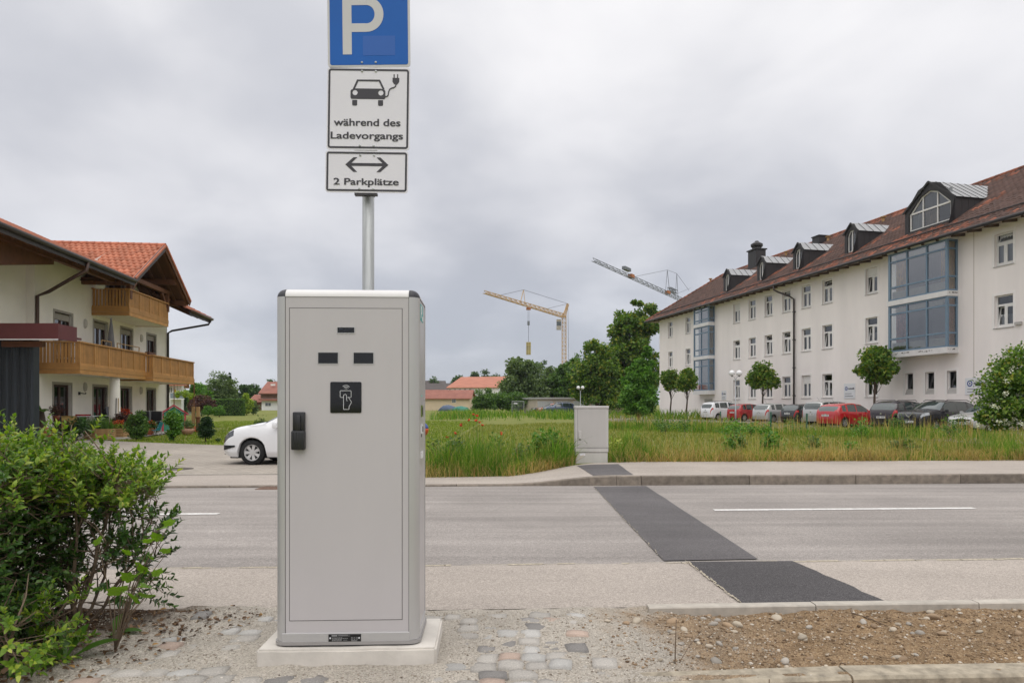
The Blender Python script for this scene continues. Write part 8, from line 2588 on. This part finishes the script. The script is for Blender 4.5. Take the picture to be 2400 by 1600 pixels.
g_ = np.random.default_rng(8)
V, F, _, _ = crown_leaves([(0, 0, .28, .3, .18, .12)], 160, .06, 405, .4, 16)
LM['redp'] = leafmat("petal_red", [(0, (0.42, 0.03, 0.01)), (1, (0.6, 0.12, 0.03))], .6, .2)
obj("red_blossoms", np_mesh("red_blossoms", V, F, LM['redp']), None, "orange red blossoms standing in the short planter", "flowers", loc=(x, y - .05, z + .40))
# shrubs on the lawn
def shrub(px, base_y, D, top_y, hw_px, lm, n, size, label, seed, lobes, cat="shrub"):
 x = (px - 1200) / 1600 * D; y = D; z = float(gz(x, y)); H = CAMZ + (950 - top_y) / 1600 * D - z; w = hw_px / 1600 * D
 return plant("garden_shrub", label, cat, x, y, [(a * w, b_ * w, c * H, d * w, e_ * w, f * H) for a, b_, c, d, e_, f in lobes], n, size, lm, seed, .03, .22, 60, "shrubs on the lawn")
shrub(320, 1031, 28.0, 962, 25, 'mid', 5200, .075, "fan shaped dark green shrub beside the short planter", 410, [(0, 0, .5, .95, .9, .48), (0, 0, .25, .7, .7, .28), (.3, 0, .75, .55, .5, .25), (-.35, 0, .7, .5, .5, .25)])
shrub(407, 1033, 27.6, 963, 22, 'bright', 4200, .085, "loose yellow green shrub with bare lower stems on the lawn", 411, [(0, 0, .72, .9, .8, .30), (0, 0, .36, .75, .7, .25), (.3, 0, .5, .6, .6, .25), (0, 0, .15, .35, .35, .15)])
shrub(482, 1037, 26.6, 973, 19, 'spruce', 5200, .055, "compact egg shaped dark conifer on the lawn", 412, [(0, 0, .45, .95, .9, .45), (0, 0, .7, .75, .7, .32)], "conifer")
shrub(285, 1015, 31.5, 962, 26, 'purple', 3600, .08, "dark reddish shrub on the terrace behind the planters", 413, [(0, 0, .5, .95, .8, .45), (-.4, 0, .4, .5, .6, .35)])
shrub(350, 1005, 33.0, 985, 20, 'pelarg', 1600, .08, "low geranium plants in pots on the terrace", 414, [(0, 0, .5, .95, .8, .5)])
x, y, z = gp(512, 1033, 26.5)
plant("lawn_weed", "tiny weed tuft on the lawn right of the conifer", "weed", x, y, [(0, 0, .10, .10, .1, .10)], 120, .05, 'dark', 415, .005, .5, 8, parts=("stem", "leaves"))
x, y = px_xy(612, 40)
plant("lawn_sapling", "small leafless looking shrub on the lawn behind the white car", "shrub", x, y, [(0, 0, .45, .28, .25, .38)], 260, .09, 'dark', 416, .02, .4, 12, parts=("stem", "leaves"))
# stacked black chairs, covered grill, second grill box
x, y, z = gp(262, 1005, 32.5)
t = thing("stacked_chairs", "tilted stack of black plastic garden chairs against the pillar", "chairs", (x, y, TZ(x, y)))
for k in range(6):
 c = obj("chair", None, t, loc=(.05 * k, 0, .10 * k)); c.rotation_euler = (0, rad(-14), 0)
 MB().box(-.22, .22, -.24, .24, .42, .445).build("seat", M_BLK, c); o = MB().box(-.24, -.21, -.24, .24, .42, .92).build("backrest", M_BLK, c)
 for a in (-.2, .2):
  for b_ in (-.2, .2): MB().box(a - .015, a + .015, b_ - .015, b_ + .015, 0 if k == 0 else .30, .42).build("leg", M_BLK, c)
for px, D, lab, w in ((336, 33.0, "black wicker garden chair with metal frame, left of two", .62), (367, 33.4, "black gas grill under its lid, right beside the wicker chair", .52)):
 x = (px - 1200) / 1600 * D; z = TZ(x, D)
 t = thing("garden_chair" if "chair" in lab else "gas_grill", lab, "chair" if "chair" in lab else "grill", (x, D, z))
 if "chair" in lab:
  MB().bbox(-w / 2, w / 2, -.04, .04, .45, 1.12, .03).build("backrest", M_BLK, t); MB().bbox(-w / 2, w / 2, -.6, -.045, .38, .45, .02).build("seat", M_BLK, t)
  for s in (-1, 1):
   MB().tube([(s * w / 2, -.6, 0), (s * w / 2, -.58, .62), (s * w / 2, -.1, .66), (s * w / 2, -.02, 0)], .016, 6).build("frame", M_GALV, t)
   MB().tube([(s * (w / 2 + .01), .0, .6), (s * (w / 2 + .01), .0, 1.14), (0, .0, 1.15)], .014, 6).build("frame", M_GALV, t)
 else:
  MB().bbox(-w / 2, w / 2, -.25, .25, .72, 1.10, .05).build("lid", M_BLK, t); MB().box(-w / 2 - .02, w / 2 + .02, -.27, .27, .64, .72).build("firebox", M_UNDER, t)
  for a in (-1, 1):
   for b_ in (-1, 1): MB().box(a * w * .42 - .025, a * w * .42 + .025, b_ * .2 - .025, b_ * .2 + .025, 0, .64).build("leg", M_UNDER, t)
  MB().tube([(-w * .3, -.30, .82), (w * .3, -.30, .82)], .012, 6).build("handle", M_GALV, t)
# turquoise folding chair
x, y = px_xy(373, 32.4); t = thing("turquoise_chair", "turquoise cloth folding chair under the grill side", "chair", (x, y, TZ(x, y)))
m_ = mat("turquoise_cloth", (0.02, 0.22, 0.28), .8)
MB().prism([(-.05, .25), (.12, .62), (.14, .62), (-.02, .24)], 1, -.18, .18).build("backrest", m_, t); MB().box(-.28, -.02, -.18, .18, .22, .245).build("seat", m_, t)
for s in (-.17, .17):
 MB().tube([(-.26, s, 0), (.06, s, .40)], .010, 5).build("leg", M_GALV, t); MB().tube([(.08, s, 0), (-.22, s, .24)], .010, 5).build("leg", M_GALV, t)
# parasol poles
for px, D, m_, lab in ((271, 32, M_UNDER, "thin dark pole standing beside the stacked chairs"), (276, 32.1, M_PLANK, "thin wooden pole standing beside the stacked chairs")):
 x = (px - 1200) / 1600 * D
 MB().tube([(0, 0, 0), (.03, 0, 1.75)], .018, 6).build("pole", m_, None, label=lab, cat="pole", loc=(x, D, TZ(x, D)))
# playhouse
x, y = px_xy(407, 38.0); z = float(gz(x, y))
t = thing("playhouse", "green children's playhouse with red pitched roof beside the terrace", "playhouse", (x, y, z), rad(28))
M_PG, M_PR, M_PY = mat("play_green", (0.06, 0.28, 0.17), .5, var=.05), mat("play_red", (0.50, 0.07, 0.09), .5, var=.05), mat("play_yellow", (0.6, 0.42, 0.05), .5)
MB().prism([(-.55, 0), (.55, 0), (.55, 1.0), (0, 1.38), (-.55, 1.0)], 1, -.5, .5).build("wall", M_PG, t)
MB().prism([(-.72, .92), (0, 1.42), (.72, .92), (.72, 1.0), (0, 1.50), (-.72, 1.0)], 1, -.62, .62).build("roof", M_PR, t)
for s in (-.55, .55):
 for q in (-.5, .5): MB().box(s - .05, s + .05, q - .05, q + .05, 0, 1.0).build("corner_post", M_PR, t)
w_ = MB().box(.5505, .56, -.2, .15, .45, .8).build("window", M_PY, t); MB().box(.5605, .565, -.14, .09, .5, .75).build("pane", M_CARGL, w_)
w_ = MB().box(-.2, .2, -.512, -.5005, .02, .8).build("door", M_PR, t); MB().lathe([(.03, -.53), (.03, -.512)], (.13, 0, .4), 8, 1).build("knob", M_PY, w_)
# flower bowl, posts, log stump
x, y = px_xy(439, 33.5); z = float(gz(x, y))
t = plant("flower_bowl", "pale stone bowl with white flowers at the lawn edge", "flower bowl", x, y, [(0, 0, .48, .30, .28, .2)], 500, .07, 'grey', 420, .01, .4, 18, z=z, parts=("stem", "leaves"))
MB().lathe([(.16, 0), (.30, .18), (.33, .30), (.30, .31)], (0, 0, 0), 16).build("bowl", mat("bowl_clay", (0.42, 0.24, 0.17), .8), t, smooth=True)
for k, px in enumerate((453.5, 464.5)):
 D = 44; x = (px - 1200) / 1600 * D; z = float(gz(x, D))
 MB().bbox(-.09, .09, -.09, .09, 0, CAMZ - (953 - 950) / 1600 * D - z, .015).build("wooden_post", M_PLANK, None, label="squared bare wooden post on the lawn, " + ("left" if k == 0 else "right") + " of two", cat="post", group="wooden posts on the lawn", loc=(x, D, z))
x, y = px_xy(455, 38); z = float(gz(x, y))
mb = MB(); mb.bbox(-.42, .30, -.2, .2, 0, .28, .03); mb.build("flower_trough", M_TERR, None, label="low terracotta trough at the foot of the wooden posts", cat="trough", loc=(x, y, z))
x, y = px_xy(464, 36.5); z = float(gz(x, y))
mb = MB(); mb.lathe([(.10, 0), (.10, .75), (.13, .78), (.13, .84)], (0, 0, 0), 12); mb.build("garden_lantern", M_BEAM, None, label="dark brown round garden pillar beside the egg shaped conifer", cat="garden pillar", loc=(x, y, z))
for k, (px, D) in enumerate(((352, 32.6), (347, 34.2))):
 x = (px - 1200) / 1600 * D
 t = plant("potted_flower", ("red geranium in a terracotta pot before the wicker chair", "second red geranium pot behind the first")[k], "potted plant", x, D, [(0, 0, .48, .26, .24, .18)], 420, .07, 'pelarg', 430 + k, .01, .4, 16, z=TZ(x, D), parts=("stem", "leaves"))
 MB().lathe([(.14, 0), (.22, .30), (.23, .32)], (0, 0, 0), 14).build("pot", M_TERR, t, smooth=True)
 V, F, _, _ = crown_leaves([(0, 0, .58, .2, .2, .1)], 60, .07, 440 + k, .5, 10); obj("blossoms", np_mesh("blossoms", V, F, LM['redp']), t)
x, y = px_xy(287, 34);
t = plant("potted_flower", "red flowering pot on the sill of the third terrace door", "potted plant", x, y, [(0, 0, 1.05, .3, .25, .22)], 300, .08, 'redp', 445, .012, .4, 14, z=TZ(x, y), parts=("stem", "leaves"))
MB().lathe([(.16, 0), (.2, .75), (.22, .78)], (0, 0, 0), 12).build("stand_pot", M_TERR, t, smooth=True)
# on the balcony: closed parasol, chair, sun lounger frames
u = HU(z1(925, 0)[0], .9); p = HO + HX * u + HN * .9
zf = F1 + HG
t = thing("closed_parasol", "closed grey parasol standing on the lower balcony", "parasol", (p.x, p.y, zf - .1))
MB().tube([(0, 0, 0), (.03, 0, 2.65)], .02, 8).build("pole", M_LPOLE, t)
MB().lathe([(.05, .75), (.17, .95), (.15, 1.4), (.09, 2.1), (.03, 2.6)], (.015, 0, 0), 9).build("canopy", mat("parasol_grey", (0.17, 0.165, 0.17), .9, var=.15, scale=5), t, smooth=True)
u = HU(z1(545, 0)[0], .8); p = HO + HX * u + HN * .8
t = thing("wire_chair", "round wire armchair on the lower balcony behind the shed roof", "chair", (p.x, p.y, zf - .1), .6)
for k in range(9):
 a = math.pi * k / 8; MB().tube([(.38 * math.cos(a), .32 * math.sin(a) - .1, .45), (.46 * math.cos(a), .42 * math.sin(a) - .1, 1.25 - .3 * abs(math.cos(a)))], .012, 5).build("spoke", M_LPOLE, t)
MB().tube([(.46 * math.cos(a), .42 * math.sin(a) - .1, 1.25 - .3 * abs(math.cos(a))) for a in np.linspace(0, math.pi, 12)], .016, 6).build("rim", M_LPOLE, t)
MB().lathe([(.38, .42), (.38, .47)], (0, 0, 0), 16).build("seat", M_LPOLE, t)
for a in (.8, 2.4, 3.9, 5.5): MB().tube([(.3 * math.cos(a), .3 * math.sin(a), 0), (.3 * math.cos(a), .3 * math.sin(a), .42)], .012, 5).build("leg", M_LPOLE, t)
for k, (za_, zb_) in enumerate(((848, 930), (978, 1163))):
 ua, ub = HU(z1(za_, 0)[0], 1.2), HU(z1(zb_, 0)[0], 1.2); c = HO + HX * ((ua + ub) / 2) + HN * 1.2; w = (ub - ua) / 2
 t = thing("balcony_stand", "light wooden tubular stand on the lower balcony, " + ("narrow left one" if k == 0 else "wide right one"), "stand", (c.x, c.y, zf - .1), HROT)
 for s in (-1, 1): MB().bar((s * w * .85, 0, 0), (s * w, 0, 1.42), .035).build("leg", M_PLANK, t)
 MB().bar((-w, 0, 1.42), (w, 0, 1.42), .04).build("rail", M_PLANK, t); MB().bar((-w * .9, 0, .6), (w * .9, 0, .6), .03).build("rail", M_PLANK, t)
u = HU(z1(1255, 0)[0], 1.5); p = HO + HX * u + HN * 1.5
MB().bbox(-.4, .4, -.12, .12, .95, 1.2, .02).build("flower_box", mat("box_brown", (0.11, 0.05, 0.03), .7), None, label="brown flower box on the rail of the right balcony part", cat="flower box", loc=(p.x, p.y, zf - .08), rotz=HROT)

# =================================================================== SHRUBS IN THE FOREGROUND
def leaf6(P, Dr, Nr, ln, wd, fold=.22, curl=.12):
 """lance-shaped leaves of four triangles, folded along the midrib"""
 S_ = unit(np.cross(Dr, Nr)); Nn = unit(np.cross(S_, Dr)); ln = ln[:, None]; wd = wd[:, None]
 b = P; t = P + Dr * ln - Nn * ln * curl
 q1 = P + Dr * ln * .30; q2 = P + Dr * ln * .66 - Nn * ln * curl * .4
 l1 = q1 + S_ * wd * .5 + Nn * wd * fold; r1 = q1 - S_ * wd * .5 + Nn * wd * fold
 l2 = q2 + S_ * wd * .40 + Nn * wd * fold * .8; r2 = q2 - S_ * wd * .40 + Nn * wd * fold * .8
 V = np.stack([b, r1, r2, t, l2, l1], 1).reshape(-1, 3); i = np.arange(len(P))[:, None] * 6
 F = np.concatenate([np.concatenate([i, i + 1, i + 5], 1), np.concatenate([i + 1, i + 2, i + 5], 1), np.concatenate([i + 2, i + 4, i + 5], 1), np.concatenate([i + 2, i + 3, i + 4], 1)])
 return V, F
def privet(label, base, stems, regions, seed, leaf_len=(.024, .060)):
 """regions: (n twigs, sampler(g) -> xyz relative to base, tuftiness, bright)"""
 g = np.random.default_rng(seed); rn = random.Random(seed)
 t = thing("privet_shrub", label, "shrub", base, 0, "privet shrubs beside the footpath")
 wood = MB(); nodes = []
 for si, st_ in enumerate(stems):
  pts = [Vector(p) for p in st_]
  fine = []
  for k in range(len(pts) - 1):
   for f in (0, .34, .67):
    fine.append(pts[k].lerp(pts[k + 1], f) + Vector(g.normal(0, .007, 3)))
  fine.append(pts[-1]); n = len(fine)
  r0 = .0125 if si < 3 else .009
  wood.tube(fine, [r0 * (1 - .72 * k / n) for k in range(n)], 7, False)
  nodes += [(p, 1) for p in fine[2:]]
  for k in range(2, n):
   for _ in range(2):
    d = Vector(g.normal(0, 1, 3)); d.z = abs(d.z) * .9 + .3; d.normalize(); L = rn.uniform(.10, .26)
    q = [fine[k], fine[k] + d * L * .5 + Vector(g.normal(0, .015, 3)), fine[k] + d * L + Vector((0, 0, .03)) + Vector(g.normal(0, .02, 3))]
    wood.tube(q, [.0045, .0035, .0022], 5, False); nodes += [(p, 0) for p in q[1:]]
 NP = np.array([n[0][:] for n in nodes])
 LP_, LD_, LN_, LL_, LB_ = [], [], [], [], []
 for n, samp, tuft, bright in regions:
  for _ in range(n):
   c = np.array(samp(g)); d2 = ((NP - c) ** 2 * np.array([1, 1, 1.3])).sum(1) + np.where(NP[:, 2] > c[2], .02, 0)
   a = NP[int(d2.argmin())]
   dr = c - a; L0 = np.linalg.norm(dr) + 1e-6
   out = unit((c - np.array([0, 0, .25]))[None])[0]
   tip_d = unit((dr / L0 * .5 + out * .5 + np.array([0, 0, .45 if bright else .15]) + g.normal(0, .25, 3))[None])[0]
   TL = g.uniform(.07, .15); tip = c + tip_d * TL
   mid = (a + c) / 2 + g.normal(0, .012, 3)
   wood.tube([Vector(a), Vector(mid), Vector(c), Vector(c + tip_d * TL * .6), Vector(tip)], [.0026, .0022, .0018, .0012, .0006], 4, False)
   m = int(TL / .0145)
   for k in range(m):
    f = (k + .5) / m; p = c + tip_d * TL * f
    az = k * 1.571 + g.uniform(-.3, .3)
    u = unit(np.cross(tip_d, [.3, .2, 1.0])[None])[0]; v = np.cross(tip_d, u)
    for s in (0, math.pi):
     rd = u * math.cos(az + s) + v * math.sin(az + s)
     ld = unit((rd * (1 - .35 * f) + tip_d * (.45 + .7 * f) + np.array([0, 0, .1]) + g.normal(0, .12, 3))[None])[0]
     if g.random() < .08: continue
     LP_.append(p); LD_.append(ld); LN_.append(unit((tip_d * .8 + np.array([0, 0, .6]) - rd * .25 + g.normal(0, .2, 3))[None])[0]); LL_.append(g.uniform(*leaf_len) * (1 - .4 * f)); LB_.append(bright)
 LP_, LD_, LN_, LL_, LB_ = map(np.array, (LP_, LD_, LN_, LL_, LB_))
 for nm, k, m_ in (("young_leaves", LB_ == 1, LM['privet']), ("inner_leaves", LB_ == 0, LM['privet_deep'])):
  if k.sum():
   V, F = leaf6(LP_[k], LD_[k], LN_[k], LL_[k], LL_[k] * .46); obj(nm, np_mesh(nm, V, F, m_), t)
 wood.build("branches", M_BARK2, t, smooth=True)
 return t
def box_s(x0, x1, y0, y1, z0, z1): return lambda g: (g.uniform(x0, x1), g.uniform(y0, y1), g.uniform(z0, z1))
def dome(cx, cy, rx, ry, z0, z1, thick=.16):
 """shell under a low dome between heights z0 (rim) and z1 (middle)"""
 def f(g):
  while True:
   a, b_ = g.uniform(-1, 1, 2)
   if a * a + b_ * b_ < 1: break
  top = z0 + (z1 - z0) * math.sqrt(1 - a * a - b_ * b_) ** .7
  return (cx + a * rx, cy + b_ * ry, top - thick * g.random() ** 1.4)
 return f
bx, by = -2.25, 3.52
stemsA = [[(0, 0, -.03), (-.02, 0, .12), (-.07, .02, .35), (-.2, .0, .58), (-.28, .05, .78)], [(.02, 0, -.03), (.05, 0, .15), (.10, .04, .42), (.17, .0, .62), (.22, -.05, .80)], [(0, -.02, -.03), (.02, -.05, .2), (.055, -.08, .48), (.05, -.1, .78)],
   [(-.04, .03, -.02), (-.16, .06, .14), (-.33, .1, .36), (-.46, .1, .68)], [(.04, .03, -.02), (.12, .08, .12), (.24, .12, .3), (.33, .1, .52)], [(-.03, -.04, -.02), (-.14, -.10, .10), (-.30, -.16, .28), (-.44, -.2, .5)],
   [(.02, .05, -.02), (.03, .2, .2), (.0, .3, .5), (-.05, .35, .75)], [(-.06, .0, -.02), (-.12, .02, .22), (-.17, .0, .44), (-.38, -.05, .70)]]
privet("privet shrub with bare stems and bright leafy top, nearest the cabinet", (bx, by, near_z(bx, by)), stemsA,
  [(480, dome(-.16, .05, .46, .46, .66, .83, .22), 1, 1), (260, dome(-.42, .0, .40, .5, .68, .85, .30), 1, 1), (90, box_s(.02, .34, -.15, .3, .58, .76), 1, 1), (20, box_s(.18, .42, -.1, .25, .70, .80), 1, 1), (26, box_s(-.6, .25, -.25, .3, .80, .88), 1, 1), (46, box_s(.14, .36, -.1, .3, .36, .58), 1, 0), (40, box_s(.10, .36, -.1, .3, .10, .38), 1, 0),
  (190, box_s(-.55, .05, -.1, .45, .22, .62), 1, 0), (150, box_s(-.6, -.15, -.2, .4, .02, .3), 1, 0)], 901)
# a few sprays reaching out to the right
bx2, by2 = -2.86, 3.28
stemsB = [[(0, 0, -.03), (.05, 0, .2), (.12, .02, .5), (.2, .05, .8)], [(.05, 0, -.03), (.15, -.05, .2), (.3, -.05, .5), (.42, .0, .75)], [(-.05, 0, -.03), (-.1, 0, .3), (-.1, .05, .8)], [(.1, .05, -.03), (.3, .15, .25), (.45, .25, .55), (.5, .3, .8)], [(.1, -.1, -.03), (.3, -.25, .15), (.45, -.3, .4), (.5, -.3, .6)], [(.15, .1, -.02), (.3, .3, .3), (.3, .45, .7)]]
privet("dense privet shrub filling the left edge of the picture down to the ground", (bx2, by2, near_z(bx2, by2)), stemsB,
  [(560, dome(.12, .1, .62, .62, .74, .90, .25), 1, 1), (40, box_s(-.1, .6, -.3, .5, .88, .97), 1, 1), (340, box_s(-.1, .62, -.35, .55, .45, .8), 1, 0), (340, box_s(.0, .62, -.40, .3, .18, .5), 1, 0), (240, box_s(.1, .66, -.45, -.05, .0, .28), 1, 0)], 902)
bx3, by3 = -3.9, 3.6
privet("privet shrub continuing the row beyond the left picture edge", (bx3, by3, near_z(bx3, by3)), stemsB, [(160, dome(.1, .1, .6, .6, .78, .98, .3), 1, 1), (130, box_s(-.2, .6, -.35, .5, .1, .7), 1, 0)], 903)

# maple seedling with big lobed leaves among the stems
M_MAPL = leafmat("leaf_maple_seedling", [(0, (0.07, 0.16, 0.012)), (.5, (0.12, 0.23, 0.016)), (1, (0.20, 0.30, 0.03))], .4, .4, .4)
OUT = [(0, 0), (.18, -.06), (.34, .02), (.30, .16), (.52, .30), (.40, .40), (.44, .62), (.24, .60), (.10, .80), (0, 1.0), (-.10, .80), (-.24, .60), (-.44, .62), (-.40, .40), (-.52, .30), (-.30, .16), (-.34, .02), (-.18, -.06)]
def lobed_leaf(size, droop=.25):
 V = [(0, .42 * size, .02 * size)] + [(x * size, y * size, .10 * size * abs(x) * 2 - droop * size * y * y) for x, y in OUT]
 n = len(OUT)
 return MB().add(V, [(0, 1 + k, 1 + (k + 1) % n) for k in range(n)])
def seedling(name, label, base, leaves, seed):
 t = thing(name, label, "plant", base); rn = random.Random(seed)
 stem = MB()
 for (x, y, z, s, az, tilt) in leaves:
  stem.tube([(0, 0, 0), (x * .5, y * .5, z * .65), (x, y, z)], [.003, .0022, .0014], 5, False)
  o = lobed_leaf(s).build("leaf", M_MAPL, t); o.location = (x, y, z); o.rotation_euler = (rad(tilt), rad(rn.uniform(-25, 25)), rad(az))
 stem.build("stem", M_BARK2, t, smooth=True)
 return t
def rel(px, py, D, b): X, Y, Z = at(px, py, D); return X - b[0], Y - b[1], Z - b[2]
b = (-1.86, 3.20, near_z(-1.86, 3.20)); rn = random.Random(6)
lv = []
for px, py, s in ((268, 1395, .095), (318, 1412, .10), (345, 1272, .055), (372, 1268, .06), (390, 1296, .05), (355, 1310, .04), (330, 1340, .075), (318, 1352, .07), (365, 1350, .05), (357, 1378, .07), (305, 1362, .06), (300, 1300, .05), (230, 1275, .05), (395, 1232, .05), (372, 1240, .05), (340, 1400, .07)):
 x, y, z = rel(px, py, 3.10 + rn.uniform(-.08, .08), b); lv.append((x, y, z, s * 1.15, rn.uniform(140, 260), rn.uniform(20, 75)))
seedling("maple_seedling", "maple seedling with bright lobed leaves in front of the privet stems", b, lv, 3)
b = (-2.22, 2.98, near_z(-2.22, 2.98))
lv = [(rn.uniform(-.25, .12), rn.uniform(-.1, .1), rn.uniform(.04, .14), rn.uniform(.04, .06), rn.uniform(0, 360), rn.uniform(10, 60)) for _ in range(9)]
seedling("maple_seedling", "low yellowing lobed seedling at the bottom left corner", b, lv, 4)
# broad dock leaves at the foot
M_DOCK = leafmat("leaf_dock", [(0, (0.035, 0.10, 0.012)), (1, (0.085, 0.17, 0.02))], .4, .35, .4)
def dock(label, base, specs):
 t = thing("dock_plant", label, "plant", base, 0, "broad leaved docks under the shrubs")
 for az, el, L, w in specs:
  mb = MB(); a, e_ = rad(az), rad(el); d = Vector((math.cos(a) * math.cos(e_), math.sin(a) * math.cos(e_), math.sin(e_))); s = d.cross(Vector((0, 0, 1))).normalized(); n = s.cross(d)
  V = [];
  for k in range(9):
   f = k / 8; ww = w * (.12 if f < .25 else math.sin(math.pi * min(1, (f - .2) / .8)) ** .7 * .5 + .02); c = d * L * f - Vector((0, 0, 1)) * .22 * L * f * f
   V += [c - s * ww + n * ww * .3, c, c + s * ww + n * ww * .3]
  F = []
  for k in range(8): F += [(3 * k, 3 * k + 1, 3 * k + 4, 3 * k + 3), (3 * k + 1, 3 * k + 2, 3 * k + 5, 3 * k + 4)]
  mb.add([tuple(v) for v in V], F).build("leaf", M_DOCK, t, smooth=True)
 return t
dx, dy = (152 - 1200) / 1600 * 3.05, 3.05
dock("broad dock leaves standing below the privet shrubs", (dx, dy, near_z(dx, dy)), [(120, 60, .24, .05), (70, 58, .22, .06), (35, 28, .24, .07), (175, 25, .20, .09), (150, 12, .18, .11), (250, 20, .12, .05)])
dx, dy = (262 - 1200) / 1600 * 3.35, 3.35
dock("smaller dock leaves right of the privet stems", (dx, dy, near_z(dx, dy)), [(80, 50, .15, .06), (20, 15, .14, .06), (300, 30, .10, .05)])
dx, dy = (8 - 1200) / 1600 * 2.92, 2.92
privet("low leafy privet shoots in the bottom left corner", (dx, dy, near_z(dx, dy)), [[(0, 0, -.02), (.02, 0, .1), (.05, 0, .2)], [(0, 0, -.02), (-.1, 0, .1), (-.2, .05, .22)]], [(110, box_s(-.3, .22, -.15, .2, .03, .26), 1, 1)], 905)
# leaf litter and twigs
g = np.random.default_rng(910); n = 1500
x = g.uniform(-2.7, -1.35, n); t_ = g.uniform(2.75, 3.95, n); k = (-x - 1.25 - (3.6 - t_) * .55) > g.normal(0.30, .12, n); x, t_ = x[k], t_[k]; y = t_ + TAN_R * x; n = len(x)
z = np.array([near_z(a, b_) for a, b_ in zip(x, y)]) + .006
a = g.uniform(0, 6.28, n); Dr = np.stack([np.cos(a), np.sin(a), g.normal(.1, .25, n)], -1); Nr = unit(np.stack([g.normal(0, .5, n), g.normal(0, .5, n), np.ones(n)], -1)); ln = g.uniform(.012, .045, n)
V, F = leaf6(np.stack([x, y, z], -1), unit(Dr), Nr, ln, ln * .45, .3, .2)
LM['litter'] = leafmat("leaf_litter", [(0, (0.05, 0.028, 0.016)), (.6, (0.13, 0.075, 0.042)), (.92, (0.26, 0.17, 0.10)), (1, (0.40, 0.22, 0.06))], .7, .1, .2)
obj("leaf_litter", np_mesh("leaf_litter", V, F, LM['litter']), None, "brown fallen leaves under the privet shrubs", "leaf litter", None, 'stuff')
# dry twig lying on the dirt strip, thin stalks
def twig(label, pts, r=.004):
 P_ = [Vector((x, y, near_z(x, y) + dz)) for x, y, dz in pts]
 MB().tube(P_, [r, r * .9, r * .7, r * .4][:len(P_)], 6).build("dry_twig", M_BARK2, None, True, label=label, cat="twig")
gx = lambda px, D: (px - 1200) / 1600 * D
twig("dry twig lying on the dirt below the pale edging", [(gx(2003, 3.93), 3.97, .03), (gx(2005, 3.88), 3.92, .012), (gx(2040, 3.8), 3.80, .01), (gx(2085, 3.68), 3.70, .008)], .005)
twig("thin dry stalk standing in the dirt near the front kerb", [(gx(1582, 3.1), 3.10, -.01), (gx(1583, 3.1), 3.10, .09), (gx(1585, 3.1), 3.10, .20)], .003)
twig("slanting dry stalk beside the upright one", [(gx(1592, 3.12), 3.12, 0), (gx(1615, 3.2), 3.2, .05), (gx(1645, 3.3), 3.3, .10)], .0022)
twig("thin dry stalk rising over the front kerb", [(gx(1800, 2.86), 2.86, .0), (gx(1802, 2.86), 2.86, .06), (gx(1803, 2.86), 2.86, .12)], .003)

# =================================================================== AIR
m = bpy.data.materials.new("hazy_air"); m.use_nodes = True
m.node_tree.nodes.clear()
vo = m.node_tree.nodes.new("ShaderNodeVolumePrincipled"); vo.inputs["Color"].default_value = (0.80, 0.86, 0.95, 1); vo.inputs["Density"].default_value = 0.00016; vo.inputs["Anisotropy"].default_value = 0.2
mo = m.node_tree.nodes.new("ShaderNodeOutputMaterial"); m.node_tree.links.new(vo.outputs[0], mo.inputs["Volume"])
MB().box(-2700, 2700, -500, 3300, -1.6, 38).build("haze", m, None, kind='stuff', label="thin pale haze in the air over the whole place", cat="haze")
